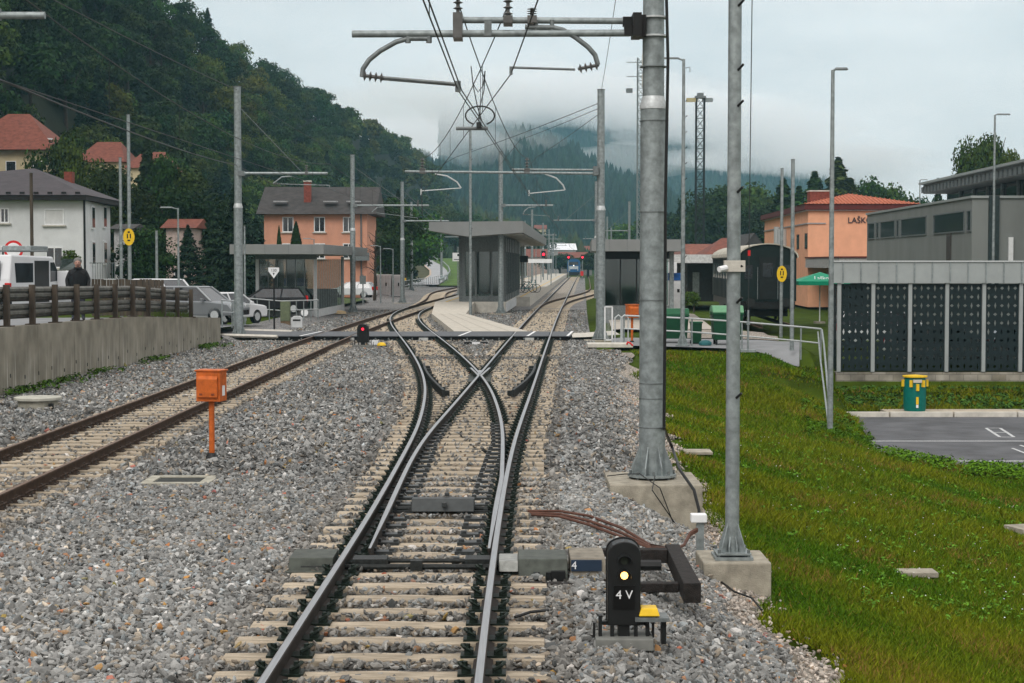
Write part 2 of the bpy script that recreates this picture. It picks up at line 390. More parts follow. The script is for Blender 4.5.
S_T = np.array([S(y) for y in YT]); D_T = np.array([Dv(y) for y in YT]); L_T = np.array([LT(y) for y in YT]); BR_T = np.array([bed_r(y) for y in YT])
def along(T, y): return np.interp(y, YT, T)
def stone_colors(n, pal=0):
    v = np.clip(npr.gamma(7, .0282, n) + .012, .05, .58); c = np.stack([v * 1.0, v * 1.01, v * .96], 1)
    if pal == 1: c = np.stack([v * 1.6, v * 1.42, v * 1.22], 1)
    k = npr.rand(n); t = k < .02; c[t] = np.stack([npr.uniform(.22, .42, t.sum()), npr.uniform(.13, .23, t.sum()), npr.uniform(.06, .12, t.sum())], 1)
    t = (k > .035) & (k < .13); c[t] *= np.array([1.18, 1.02, .85]); t = (k > .9); c[t] *= np.array([.92, 1.0, 1.06]); t = (k > .885) & (k < .9); c[t] = npr.uniform(.4, .6, t.sum())[:, None] * np.array([1, .98, .93])
    return np.clip(c, 0, .8)
def sleeper_zone(x, y):
    """True where a sleeper top lies (keep most stones off it)"""
    ph = np.abs(((y - .3) / .6) % 1 - .5) * .6   # distance to sleeper centre line
    on = ph < .125
    s = along(S_T, y); d = along(D_T, y); l = along(L_T, y)
    z1 = (x > np.minimum(s, d) - 1.27) & (x < s + 1.27); z2 = np.abs(x - l) < 1.27
    return on & (z1 | z2)
def near_rail(x, y):
    r = np.zeros(len(x), bool)
    for T in (S_T, D_T, L_T):
        for sg in (-GH, GH): r |= np.abs(x - along(T, y) - sg) < .13
    return r
def stones(n, ya, yb, x0f, x1f, smin, smax, base, name, pal=0, lim=None):
    v = npr.rand(n); y = np.sqrt(ya * ya + v * (yb * yb - ya * ya))
    xa = np.maximum(-.302 * y - 1.2, x0f(y)); xb = np.minimum(.302 * y + 1.0, x1f(y)); x = xa + npr.rand(n) * (xb - xa)
    # uneven density handled by rejection on width
    keep = npr.rand(n) < (xb - xa) / (.604 * y + 2.2) 
    onS = sleeper_zone(x, y); keep &= ~(onS & (npr.rand(n) > np.where(y > 24, .34, .15))); keep &= ~near_rail(x, y); dc = G(180, 481, -.16); keep &= ~((np.abs(x - dc.x) < .47) & (np.abs(y - dc.y) < .45)); mh = G(38, 407, -.18); keep &= ((x - mh.x) ** 2 + (y - mh.y) ** 2 > .2)
    x, y, onS = x[keep], y[keep], onS[keep]; n = len(x)
    s = npr.uniform(smin, smax, n) * np.where(npr.rand(n) < .08, 1.4, 1)
    z = gz_arr(x, y) + s * .1 + npr.uniform(-.052, .024, n); z += .045 * (np.sin(x * 3.1 + y * 1.7) * np.sin(y * 2.3 - x)) * .5
    s = np.where(onS, s * .75, s); z = np.where(onS, -.155 + s * .35, z)
    trk = (np.abs(x - along(S_T, y)) < 1.5) | (np.abs(x - along(L_T, y)) < 1.5) | (np.abs(x - along(D_T, y)) < 1.5)
    z = np.where(trk & ~onS, z - .035, z)
    P = np.stack([x, y, z], 1); bv, bf = base
    c = stone_colors(n, pal); rb = np.zeros(n)   # rust dust and grease on the stones close to the rails
    for T in (S_T, D_T, L_T):
        for sg in (-GH, GH): rb = np.maximum(rb, np.exp(-((np.abs(x - along(T, y) - sg)) / .28) ** 2))
    rb = np.maximum(rb, .35 * trk); c = c * (1 - rb[:, None] * np.array([.30, .38, .46])); c *= (1 + .12 * np.sin(x * .7 + 1) * np.sin(y * .33))[:, None]
    me = scatter_mesh(name, bv, bf, P, s, np.clip(c, 0, 1), STONE, jit=.36, flat=(1.35, .9, .55)); return me
IC = ico_data(); OC = (octv, octf)
wl = lambda y: -11.9 + (y - 40.8) * .0265
o = link('ballast_stones', stones(215000, 11, 25, wl, lambda y: along(BR_T, y) + .12,  .019, .038, IC, 'ballast_stones')); tag(o, kind='stuff', label='grey crushed stone ballast around the near tracks')
o = link('ballast_stones', stones(230000, 25, 69, wl, lambda y: along(BR_T, y) + .1, .028, .05, OC, 'ballast_stones_far')); tag(o, kind='stuff', label='grey crushed stone ballast between the tracks farther on')
o = link('ballast_stones', stones(90000, 69, 114, lambda y: along(L_T, y) - 3.2, lambda y: along(S_T, y) + 2.3, .035, .06, OC, 'ballast_stones_distant')); tag(o, kind='stuff', label='grey ballast stones between the tracks beyond the footway')
yv = npr.uniform(11, 52, 9000); xv = along(BR_T, yv) + npr.uniform(-.35, .5, 9000) + .12 * npr.normal(size=9000)
P = np.stack([xv, yv, gz_arr(xv, yv) + .004], 1)
o = link('verge_gravel', scatter_mesh('verge_gravel', IC[0], IC[1], P, npr.uniform(.012, .03, 9000), stone_colors(9000, 1), STONE)); tag(o, kind='stuff', label='pale small gravel along the edge of the grass')
# ------------------------------------------------------------------ railway tracks
SLEEP = mat('sleeper', (.52, .445, .335), .85, 0, .35, 3.0, .5, 60, col2=(.25, .21, .155), stretch=(1, 6, 6), objrand=.14)
RAILTOP = mat('rail_head', (.33, .34, .35), .38, .75, .15, 3, stretch=(20, .6, 20))
RAILSIDE = mat('rail_side', (.026, .021, .017), .75, .0, .4, 14)
RUSTY = mat('rusty_rail', (.060, .036, .022), .85, .0, .4, 12)
RUSTTOP = mat('rusty_rail_head', (.17, .12, .09), .6, .4, .3, 6)
PR = [(-.075, -.172), (.075, -.172), (.075, -.160), (.012, -.142), (.012, -.045), (.036, -.035), (.036, -.008), (.028, -.0015), (.020, 0), (-.020, 0), (-.028, -.0015), (-.036, -.008), (-.036, -.035), (-.012, -.045), (-.012, -.142), (-.075, -.160)]
def rail(name, fx, y0, y1, parent, mats, st=.6, prof=PR, z=0, tipw=None):
    ys = yr(y0, y1, st); n = len(prof); vs = []; fs = []; mi = []
    for y in ys:
        x = fx(y); w_ = 1 if not tipw else tipw(y)
        for a, b in prof: vs.append((x + a * w_, y, b + z))
    mb = MB(); top = [i for i in range(n) if prof[i][1] > -.003 and prof[(i + 1) % n][1] > -.003]
    for j in range(len(ys) - 1):
        for i in range(n):
            i2 = (i + 1) % n; fs.append((j * n + i, j * n + i2, (j + 1) * n + i2, (j + 1) * n + i)); mi.append(1 if i in top else 0)
    fs.append(tuple(range(n))); mi.append(0); fs.append(tuple(range(len(vs) - 1, len(vs) - n - 1, -1))); mi.append(0)
    mb.v = vs; mb.f = fs; mb.m = mi
    return mb.obj(name, mats, parent)
TM = [RAILSIDE, RAILTOP]; GM = [GREENST, RAILTOP]; RM = [RUSTY, RUSTTOP]

# one fastening: base plate with a bolt clip on each side of the rail
def fastening_mesh():
    mb = MB(); mb.box((0, 0, -.148), (.36, .17, .024))
    for s in (-1, 1):
        mb.box((s * .115, 0, -.12), (.07, .11, .05)); mb.cyl(s * .125, 0, -.10, -.055, .02, .02, 6)
        mb.tube([(s * .09, -.05, -.11), (s * .15, -.055, -.075), (s * .17, 0, -.065), (s * .15, .055, -.075), (s * .09, .05, -.11)], .014, 5)
    return mb
fproto = fastening_mesh().obj('rail_fastening', [GREENST]); FME = fproto.data; bpy.data.objects.remove(fproto)
fproto = fastening_mesh().obj('rail_fastening', [mat('rust_fastening', (.05, .035, .026), .7, .1, .4, 20)]); FMR = fproto.data; bpy.data.objects.remove(fproto)
slide = MB(); slide.box((0, 0, -.14), (.27, .15, .04)); slide.box((-.09, 0, -.105), (.06, .10, .03)); slide.box((.10, 0, -.11), (.05, .09, .03)); sp_ = slide.obj('slide_plate', [mat('slide_steel', (.05, .055, .055), .5, .3, .4, 20)]); SLM = sp_.data; bpy.data.objects.remove(sp_)
def sleeper_mesh(L_):
    mb = MB(); n = 10; w_ = .112; vs = []
    for i in range(n + 1):
        x = -L_ / 2 + L_ * i / n; dz = .004 * math.sin(i * 1.7)
        vs += [(x, -w_, -.30), (x, w_, -.30), (x, w_, -.168 + dz), (x, w_ - .015, -.155 + dz), (x, -w_ + .015, -.155 + dz), (x, -w_, -.168 + dz)]
    fs = []
    for i in range(n):
        for k in range(6): fs.append((i * 6 + k, (i + 1) * 6 + k, (i + 1) * 6 + (k + 1) % 6, i * 6 + (k + 1) % 6))
    fs += [(0, 1, 2, 3, 4, 5), tuple(n * 6 + k for k in (5, 4, 3, 2, 1, 0))]
    return mb.add(vs, fs)
SM = {}
def sleeper(parent, y, xc, L_, ang, rails, fm, plates=()):
    k = round(L_, 1)
    if k not in SM:
        o = sleeper_mesh(k).obj('sleeper', [SLEEP]); SM[k] = o.data
    else: o = bpy.data.objects.new('sleeper', SM[k]); COL.objects.link(o)
    o.parent = parent; o.location = (xc + rnd.uniform(-.03, .03), y, rnd.uniform(-.006, .004)); o.rotation_euler = (0, 0, ang + rnd.uniform(-.006, .006))
    for rx in rails:
        c = bpy.data.objects.new('rail_fastening', fm); COL.objects.link(c); c.parent = o; c.location = (rx - o.location.x, 0, 0)
    for rx in plates:
        c = bpy.data.objects.new('slide_plate', SLM); COL.objects.link(c); c.parent = o; c.location = (rx - o.location.x, 0, 0)
    return o
def sleeper_mass(parent, fn, y0, y1, L_=2.5, name='sleeper_row'):
    mb = MB(); y = y0
    while y < y1:
        mb.box((fn(y), y, -.24), (L_, .2, .13)); y += .6
    o = mb.obj(name, [SLEEP], parent); o['kind'] = 'stuff'; return o

# --- the turnout nearest the camera
T1 = thing('railway_turnout', 'forked railway switch with shiny rails crossing at a frog, nearest the camera', 'railway switch')
rail('stock_rail', lambda y: S(y) + GH, -10, 58, T1, TM); rail('stock_rail', lambda y: Dv(y) - GH, -10, 58, T1, TM)
bl = spline([(17.7, -1.45), (22, -1.475), (25.7, -1.487), (29.5, S(29.5) - GH), (34, S(34) - GH), (38, S(38) - GH)])
tipf = lambda y: .45 + .55 * sm(17.5, 21, y)
rail('switch_blade', lambda y: bl(y) if y < 34 else S(y) - GH, 17.7, 44.6, T1, TM, tipw=tipf)
rail('switch_blade', lambda y: min(Dv(y) + GH, S(y) + GH - .06), 17.7, 44.6, T1, TM, tipw=tipf)
rail('frog_rail', lambda y: S(y) - GH, 46.2, 58, T1, GM); rail('frog_rail', lambda y: Dv(y) + GH, 46.2, 58, T1, GM)
fy = 45.9; fx_ = S(fy) - GH - .01
rail('wing_rail', lambda y: S(y) - GH if y < 45.2 else S(45.2) - GH - (y - 45.2) * .085, 44.6, 48.5, T1, GM, .3)
rail('wing_rail', lambda y: Dv(y) + GH if y < 45.2 else Dv(45.2) + GH + (y - 45.2) * .055, 44.6, 48.5, T1, GM, .3)
mb = MB(); mb.prism([(fx_ - .03, 45.6), (fx_ + .03, 45.6), (fx_ + .10, 47.4), (fx_ - .10, 47.4)], -.15, -.003, 1); mb.box((fx_, 46.6, -.15), (.6, 3.6, .03), 0); mb.obj('frog', GM, T1)
GP = [(-.03, -.155), (.10, -.155), (.03, -.02), (.03, .03), (-.03, .03), (-.03, -.02)]
gof = spline([(39.6, .42), (42, .27), (45, .15), (48, .12), (50, .15)])
for sg in (1, -1):
    fn = (lambda y: Dv(y) - GH + gof(y)) if sg == 1 else (lambda y: S(y) + GH - gof(y))
    mb = MB(); yy = yr(39.6, 50, .5)
    for a, b in zip(yy[:-1], yy[1:]):
        xa, xb = fn(a), fn(b); mb.add([(xa - .035, a, -.15), (xa + .035, a, -.15), (xa + .03, a, .03), (xa - .03, a, .03), (xb - .035, b, -.15), (xb + .035, b, -.15), (xb + .03, b, .03), (xb - .03, b, .03)], [(0, 1, 2, 3), (7, 6, 5, 4), (0, 3, 7, 4), (1, 5, 6, 2), (3, 2, 6, 7)])
    for k in range(9): y = 40 + k * 1.2; mb.box((fn(y) + sg * .09, y, -.08), (.16, .10, .12))
    mb.obj('guard_rail', [DARKST], T1)
y = .3; k = 0
while y < 56:
    a, b = min(S(y), Dv(y)) - 1.24, S(y) + 1.24
    rails = []; plates = []
    if y < 17.4: rails = [S(y) - GH, S(y) + GH]
    elif y < 33: rails = [Dv(y) - GH - .13 + .13, S(y) + GH]; plates = [Dv(y) - GH + .3, S(y) + GH - .3] if y < 29 else [S(y) - GH + .06, Dv(y) + GH - .06]
    else: rails = [Dv(y) - GH, S(y) + GH, S(y) - GH, Dv(y) + GH]
    if y > 44 and y < 48: rails = rails[:2]
    if y > 3: sleeper(T1, y, (a + b) / 2, b - a, -.005 if y < 20 else -.02, rails, FME, plates)
    y += .6
# switch actuation
mb = MB(); mb.tube([(-2.1, 17.3, -.12), (.3, 17.3, -.12)], .028, 8); mb.box((-.95, 17.28, -.10), (.12, .09, .10)); mb.tube([(-1.6, 17.62, -.115), (-.1, 17.62, -.115)], .022, 8)
mb.box((-1.42, 17.45, -.09), (.34, .26, .08)); mb.box((-.32, 17.45, -.09), (.3, .26, .08)); mb.obj('stretcher_rod', [DARKST], T1)
mb = MB(); mb.tube([(-1.62, 21.3, -.10), (.0, 21.3, -.10)], .026, 8); mb.obj('stretcher_rod', [DARKST], T1)
mb = MB(); mb.prof([(21.08, -.11), (21.5, -.11), (21.5, .015), (21.16, .04)], -1.22, -.46, axis='x'); mb.box((-.82, 21.06, -.02), (.06, .05, .06)); mb.box((-.8, 21.45, .055), (.06, .05, .04)); mb.obj('rod_cover', [mat('cover_dark', (.045, .05, .05), .5, .3, .2, 10)], T1, bevel=.008)
mb = MB(); mb.prof([(17.25, -.20), (17.85, -.20), (17.85, -.03), (17.3, -.03)], -2.22, -1.78, axis='x'); mb.box((-2.0, 17.20, -.17), (.5, .05, .05)); mb.obj('lock_box', [mat('box_greengrey', (.065, .074, .062), .6, .0, .35, 9)], T1, bevel=.008)

# --- plain tracks
def plain(name, label, fn, y0, y1, rm, fm, nfast, sl=True, stuff_to=None, rg=None):
    t = thing(name, label, 'railway track')
    for sg in (-1, 1): rail('rail', lambda y: fn(y) + sg * GH, y0, y1, t, rm, st=1.0)
    y = y0 + .3; k = 0
    while y < y1 and k < 98 and sl:
        a = math.atan((fn(y + 1) - fn(y - 1)) / 2)
        if y > 6: sleeper(t, y, fn(y), 2.5, -a, [fn(y) - GH, fn(y) + GH] if k < nfast else [], fm); k += 1
        y += .6
    if stuff_to and y < stuff_to: sleeper_mass(t, fn, y, stuff_to)
    return t
plain('railway_track', 'straight shiny running track leading to the blue train beyond the footway', S, 58, 395, TM, FME, 30, stuff_to=390)
plain('railway_track', 'curving connecting track between the switch and the rusty left track', Dv, 58, 116, GM, FME, 60)
plain('railway_track', 'rust brown track beside the concrete retaining wall', LT, .3, 395, RM, FMR, 90, stuff_to=260)
plain('railway_track', 'siding curving away left of the island platform ramp', LB, 124, 300, RM, FMR, 0, stuff_to=240)
plain('railway_track', 'branch track curving away to the right behind the tall mast', RB, 119, 395, RM, FMR, 0, stuff_to=200)

# --- footway crossing over the tracks: dark rubber deck panels
RUB = mat('rubber_deck', (.085, .092, .10), .6, 0, .25, 3, .4, 60)
X1 = thing('level_crossing', 'dark rubber footway deck laid across all the tracks', 'level crossing')
ya, yb = 69.35, 73.9
edges = [lambda y: -9.3, lambda y: LT(y) - GH, lambda y: LT(y) + GH, lambda y: Dv(y) - GH, lambda y: Dv(y) + GH, lambda y: S(y) - GH, lambda y: S(y) + GH, lambda y: 2.35 + .03 * (y - 70)]
for i in range(7):
    l, r = edges[i], edges[i + 1]; a = .055 if i else 0; b = .055 if i < 6 else 0
    mb = MB(); mb.prism([(l(ya) + a, ya), (r(ya) - b, ya), (r(yb) - b, yb), (l(yb) + a, yb)], -.02, .012, 0)
    mb.prism([(l(ya) + a + .02, ya + .12), (r(ya) - b - .02, ya + .12), (r(yb) - b - .02, yb - .1), (l(yb) + a + .02, yb - .1)], -.24, -.021, 1)
    n = max(1, int((r(ya) - l(ya)) / .6))
    for k in range(n): mb.box((lerp(l(ya) + .2, r(ya) - .2, (k + .5) / n), ya + .07, -.10), (.05, .1, .07), 2)
    mb.obj('deck_panel', [RUB, BLACK, GALVD], X1)
for px in (345, 421, 530): q = G(px, 341, -.1); MB().box((q.x, ya - .12, -.12), (.36, .18, .12)).obj('edge_clamp', [mat('clamp_grey', (.4, .42, .41), .6, .1, .2, 6)], X1)
for xx in (-7.4 - 1.0, -2.1, .62, 2.2): MB().prism([(xx - .05, ya), (xx + .05, ya), (xx + .05 + .35, yb), (xx - .05 + .35, yb)], .0125, .017).obj('white_line', [WHITEM], X1)
mb = MB()
q = G(476, 344, -.15); M_ = thing('track_marker', 'low black and white striped marker lying before the footway', 'marker', (q.x, q.y, -.15))
MB().box((0, 0, .03), (.9, .12, .10)).obj('bar', [BLACK], M_); MB().box((0, -.063, .03), (.3, .01, .09)).obj('white_band', [WHITEM], M_)

# paths either side of the deck
struct(MB().add([(-9.3, 69.4, .0), (-9.3, 73.9, .0), (-14, 76.5, .02), (-24, 79, .03), (-24, 74.5, .03), (-14, 71.8, .02)], [(5, 0, 1, 2), (4, 5, 2, 3)]).obj('path', [ASPH]))
kb = MB()
kb.tube([(-9.3, 69.3, -.02), (-14, 71.7, .0), (-24, 74.4, .01)], .07, 4); kb.tube([(-9.3, 74.0, -.0), (-14, 76.6, .02), (-24, 79.1, .03)], .07, 4)
struct(kb.obj('kerb', [CONCL]))
def pz(x, y): return max(gz(x, y), -.1 - .02 * max(0, x - 9)) if y > 58 else gz(x, y)
def sheet(name, pts, m, dz, sub=8):
    """quad a,b,c,d bilinear patch following the ground"""
    a, b, c, d = [Vector((*p, 0)) for p in pts]; vs = []; fs = []
    for j in range(sub + 1):
        for i in range(sub + 1):
            p = a.lerp(b, i / sub).lerp(d.lerp(c, i / sub), j / sub); vs.append((p.x, p.y, gz(p.x, p.y) + dz))
    for j in range(sub):
        for i in range(sub): k = j * (sub + 1) + i; fs.append((k, k + 1, k + sub + 2, k + sub + 1))
    return struct(MB().add(vs, fs).obj(name, [m], smooth=True))
sheet('path', [(2.4, 69.4), (4.3, 69.4), (4.3, 73.9), (2.5, 73.9)], CONCL, .13, 3)
sheet('pavement', [(3.6, 62.8), (9.9, 60.2), (10.9, 66.2), (3.9, 69)], ASPHL, .03, 14)
sheet('gravel_patch', [(5.2, 69), (10.2, 66.8), (11.5, 76), (6.0, 77)], PINKG, .045, 10)
sheet('station_forecourt', [(4.4, 77), (8.9, 77), (14, 150), (7.6, 150)], mat('paving', (.40, .37, .32), .85, 0, .15, 2, .3, 40), .05, 14)
# parking area
struct(MB().add([(park_left(56) , 55.9, PARKZ + .03), (park_left(44), 44, PARKZ + .03), (12.5, 41.0, PARKZ + .03), (42, 34, PARKZ + .03), (42, 55.9, PARKZ + .03)], [(1, 2, 3, 4, 0)]).obj('parking_area', [mat('asphalt_parking', (.10, .104, .11), .85, 0, .3, .9, .4, 110)]))
pm = MB(); zz = PARKZ + .036
def gl(px1, py1, px2, py2, w_=.10):
    a, b = G(px1, py1, zz), G(px2, py2, zz); d = (b - a); n = Vector((-d.y, d.x, 0)).normalized() * w_ / 2
    pm.add([a + n, b + n, b - n, a - n], [(3, 2, 1, 0)])
gl(868, 441, 1040, 441, .16); gl(945, 461, 1040, 461, .16)
for q in ((986, 428, 1000, 437), (1000, 428, 1014, 437), (986, 428, 1000, 428), (1000, 437, 1014, 437), (993, 432.5, 1007, 432.5)): gl(*q, w_=.09)
gl(1012, 448, 1030, 455, .08); gl(1020, 445, 1040, 452, .08)
struct(pm.obj('parking_markings', [mat('road_paint', (.5, .52, .52), .7, 0, .3, 20)]))
kx = park_left(55.9) - .9
for i in range(14):
    x0 = kx + i * 2.05
    if i == 0: KP = MB().box((0, 0, 0), (2.0, .16, .26)).obj('kerb', [CONCL], bevel=.012); KP.location = (x0 + 1, 56.0, PARKZ + .06); struct(KP)
    else: k_ = KP.copy(); COL.objects.link(k_); k_.location = (x0 + 1, 56.0, PARKZ + .06)
struct(MB().bb(kx + 2, kx + 6.5, 56.09, 57.3, PARKZ - .2, PARKZ + .17).obj('concrete_strip', [mat('concrete_warm', (.40, .35, .27), .85, 0, .2, 3)]))
struct(MB().bb(kx + 6.5, kx + 30, 56.09, 57.4, PARKZ - .2, PARKZ + .165).obj('footpath', [ASPHL]))

# --- platforms (island between the left and the running track)
PAV = mat('paving_slab', (.50, .47, .40), .85, 0, .14, 4, .2, 50)
PLT = mat('platform_top', (.42, .40, .35), .85, 0, .15, 2)
PX = .50
st_ = MB(); ys = yr(108, 400, 6)
lx = lambda y: LT(y) + 1.65; rx = lambda y: S(y) - 1.6 if y >= 124 else .55
def pstrip(l, r, z0, z1, ys, mb, mi=0, side=1):
    for a, b in zip(ys[:-1], ys[1:]):
        mb.add([(l(a), a, z0), (r(a), a, z0), (r(b), b, z0), (l(b), b, z0), (l(a), a, z1), (r(a), a, z1), (r(b), b, z1), (l(b), b, z1)], [(4, 5, 6, 7)], mi)
        mb.add([(l(a), a, z0), (l(b), b, z0), (l(b), b, z1), (l(a), a, z1), (r(a), a, z0), (r(b), b, z0), (r(b), b, z1), (r(a), a, z1)], [(3, 2, 1, 0), (4, 5, 6, 7)], side)
    a, b = ys[0], ys[-1]
    mb.add([(l(a), a, z0), (r(a), a, z0), (r(a), a, z1), (l(a), a, z1)], [(0, 1, 2, 3)], side)
ysA = yr(108, 124, 4); ysB = yr(124, 400, 6)
PL = thing('platform', 'long island platform with a yellow edge line beside the running track', 'platform')
m_ = MB(); pstrip(lx, lambda y: -.4 + .0385 * (y - 108), -.3, PX, ysA, m_); pstrip(lx, lambda y: S(y) - 1.6, -.3, PX, ysB, m_); m_.obj('slab', [PLT, CONCL], PL)
m_ = MB()
for l, r, yy in ((lambda y: S(y) - 2.35, lambda y: S(y) - 2.2, ysB), (lambda y: lx(y) + .6, lambda y: lx(y) + .75, yr(108, 400, 6))):
    for a, b in zip(yy[:-1], yy[1:]): m_.add([(l(a), a, PX + .006), (r(a), a, PX + .006), (r(b), b, PX + .006), (l(b), b, PX + .006)], [(0, 1, 2, 3)])
m_.obj('edge_line', [mat('yellow_line', (.55, .37, .10), .8, 0, .2, 4)], PL)
RP = thing('platform_ramp', 'pale slab ramp climbing from the footway to the island platform', 'ramp')
m_ = MB()
A_, B_, C_, D_ = (-2.45, 74), (.65, 74), (-2.55, 97), (-4.45, 97)
m_.add([(*A_, .02), (*B_, .02), (*C_, .10), (*D_, .10), (*A_, -.3), (*B_, -.3), (*C_, -.3), (*D_, -.3)], [(0, 1, 2, 3), (4, 7, 3, 0), (1, 5, 6, 2), (4, 0, 1, 5)])
m_.add([(-4.45, 97, .10), (-2.55, 97, .10), (-2.3, 108, PX + .002), (-4.75, 108, PX + .002), (-4.45, 97, -.3), (-2.55, 97, -.3), (-2.3, 108, -.3), (-4.75, 108, -.3)], [(0, 1, 2, 3), (4, 0, 3, 7), (1, 5, 6, 2)])
m_.obj('slab', [PAV], RP)
m_ = MB()
for k in range(1, 12):
    t = k / 12; a, b = Vector((*A_, .02)).lerp(Vector((*D_, .10)), t), Vector((*B_, .02)).lerp(Vector((*C_, .10)), t)
    m_.add([a + Vector((0, -.04, .005)), b + Vector((0, -.04, .005)), b + Vector((0, .04, .005)), a + Vector((0, .04, .005))], [(0, 1, 2, 3)])
for k in (1, 2, 3):
    t = k / 4; a, b = Vector((*A_, .02)).lerp(Vector((*B_, .02)), t), Vector((*D_, .10)).lerp(Vector((*C_, .10)), t)
    m_.add([a + Vector((-.015, 0, .004)), a + Vector((.015, 0, .004)), b + Vector((.015, 0, .004)), b + Vector((-.015, 0, .004))], [(0, 1, 2, 3)])
m_.obj('slab_joint', [mat('joint', (.25, .23, .19), .9, 0, .1)], RP)
# ------------------------------------------------------------------ catenary masts
INS = mat('insulator', (.11, .11, .105), .35, 0, .2, 8)
def base_fins(mb, r, z, h=.42, n=8, out=.12, plate=.0):
    for k in range(n):
        a = 2 * math.pi * (k + .5) / n; c, s = math.cos(a), math.sin(a); t = .008; px_, py_ = -s * t, c * t
        p = [(c * (r - .01), s * (r - .01), z), (c * (r + out), s * (r + out), z), (c * (r + out), s * (r + out), z + .1), (c * (r - .01), s * (r - .01), z + h)]
        vs = [(x + px_, y + py_, q) for x, y, q in p] + [(x - px_, y - py_, q) for x, y, q in p]
        mb.add(vs, [(0, 1, 2, 3), (7, 6, 5, 4), (0, 3, 7, 4), (1, 5, 6, 2), (3, 2, 6, 7), (0, 4, 5, 1)])
def insul(mb, a, b, n=4, r=.055, mi=0):
    a, b = Vector(a), Vector(b); mb.tube([a, b], r * .35, 6, mi)
    for i in range(n):
        t = (i + .5) / n; p = a.lerp(b, t); d = (b - a).normalized() * (b - a).length / n * .22
        mb.tube([p - d, p, p + d], [r * .4, r, r * .5], 8, mi)
def mast(label, x, y, z0, ztop, r0=.19, found=(1.3, 1.3), fdep=.8, seg=20, det=True, group=None, name='catenary_mast', cat='mast'):
    t = thing(name, label, cat, (x, y, z0), 0, group); H = ztop - z0; zm = H * .52; r1 = r0 * .82
    MB().tube([(0, 0, 0), (0, 0, zm)], [r0, r0 * .97], seg).obj('lower_tube', [GALV], t, smooth=True)
    MB().tube([(0, 0, zm + .12), (0, 0, H)], [r1, r1 * .93], seg).obj('upper_tube', [GALV], t, smooth=True)
    MB().tube([(0, 0, zm - .02), (0, 0, zm + .02), (0, 0, zm + .13), (0, 0, zm + .16)], [r0 * 1.02, r0 * 1.03, r1 * 1.05, r1 * 1.01], seg).obj('collar', [GALVL], t, smooth=True)
    MB().cyl(0, 0, H + .001, H + .03, r1 * 1.05, seg=seg).obj('cap', [GALVD], t)
    if det:
        mb = MB(); mb.cyl(0, 0, .002, .035, r0 + .16, seg=16); base_fins(mb, r0, .03); mb.obj('base_plate', [GALV], t)
        mb = MB()
        for k in range(8): a = 2 * math.pi * k / 8; mb.cyl(math.cos(a) * (r0 + .12), math.sin(a) * (r0 + .12), -.05, .09, .018, seg=6)
        mb.obj('anchor_bolts', [GALVD], t)
    if found: MB().box((0, 0, -fdep / 2 - .03), (found[0], found[1], fdep)).obj('foundation', [CONC], t, bevel=.02)
    return t
def arm_simple(t, side, L_, z, y=0, tie=None, r=.045, steady=True, czx=None, double=False):
    """horizontal arm to one side; child of mast t. local coords"""
    mb = MB(); s = side; mb.tube([(s * .1, y - .16, z), (s * L_, y - .16, z)], r, 8); o = mb.obj('arm', [GALV], t)
    if double: MB().tube([(s * .1, y + .14, z + .13), (s * (L_ * .45), y + .14, z + .13)], r, 8).obj('arm', [GALV], t)
    MB().box((s * .16, y - .08, z), (.26, .3, .2)).obj('bracket', [GALVD], t)
    if tie: MB().tube([(0, y, tie), (s * L_ * .72, y - .16, z + .03)], .014, 5).obj('tie_rod', [GALVD], t)
    return o
def steady_arm(t, x0, x1, z, y, drop=.55, cz=None, flip=1):
    """curved registration arm hanging under the main arm from x0 reaching the contact wire at x1"""
    d = 1 if x1 > x0 else -1; mb = MB()
    mb.tube([(x0 + d * .75, y, z - .06), (x0 + d * .35, y, z - .09), (x0 + d * .1, y, z - .28), (x0, y, z - drop)], .026, 8)
    mb.tube([(x0 + d * .28, y, z - drop - .02), (x1, y, cz + .06)], .016, 6); mb.tube([(x1, y, cz + .08), (x1, y, cz - .02)], .02, 6)
    o = mb.obj('steady_arm', [GALV], t, smooth=True); m2 = MB(); insul(m2, (x0, y, z - drop), (x0 + d * .3, y, z - drop - .02), 4, .05); m2.obj('insulator', [INS], o)
def top_insul(t, x, y, z, h=.34):
    m2 = MB(); insul(m2, (x, y, z + .06), (x, y, z + h), 4, .07); m2.box((x, y, z + .02), (.12, .14, .16)); m2.obj('insulator', [INS], t)

# the tall mast at the right of the near track
M0 = (W(652, 478, 24.8).x, 24.8); z0 = -.13
T0 = mast('thick galvanised overhead line mast bolted on a big concrete block beside the ballast', M0[0], M0[1], z0, 9.9, r0=.187, found=(1.28, 1.5), fdep=.75)
for zz_ in (.55, 1.05, 2.65, 3.4, 4.95, 5.75):
    pass
for py in (300, 383, 398, 427, 212, 121, 67):
    q = W(652, py, 24.8); MB().tube([(0, 0, q.z - z0 - .006), (0, 0, q.z - z0 + .006)], .193, 20).obj('band', [GALVD], T0)
def P0(px, py, dy=0.0): q = W(px, py, 24.8 + dy); return (q.x - M0[0], q.y - M0[1], q.z - z0)
ya_ = -.22
MB().tube([P0(630, 33, ya_), P0(352, 34, ya_)], .050, 12).obj('arm', [GALV], T0, smooth=True)
MB().tube([P0(630, 21, ya_ + .3), P0(455, 20, ya_ + .3)], .046, 12).obj('arm', [GALV], T0, smooth=True)
mb = MB(); mb.box((-.25, -.08, P0(0, 27)[2]), (.12, .5, .32)); mb.box((-.35, ya_, P0(0, 33)[2]), (.16, .12, .13)); mb.box((-.35, ya_ + .3, P0(0, 21)[2]), (.16, .12, .13)); mb.box((-.17, 0, P0(0, 27)[2]), (.1, .34, .3)); mb.obj('bracket', [BLACK], T0)
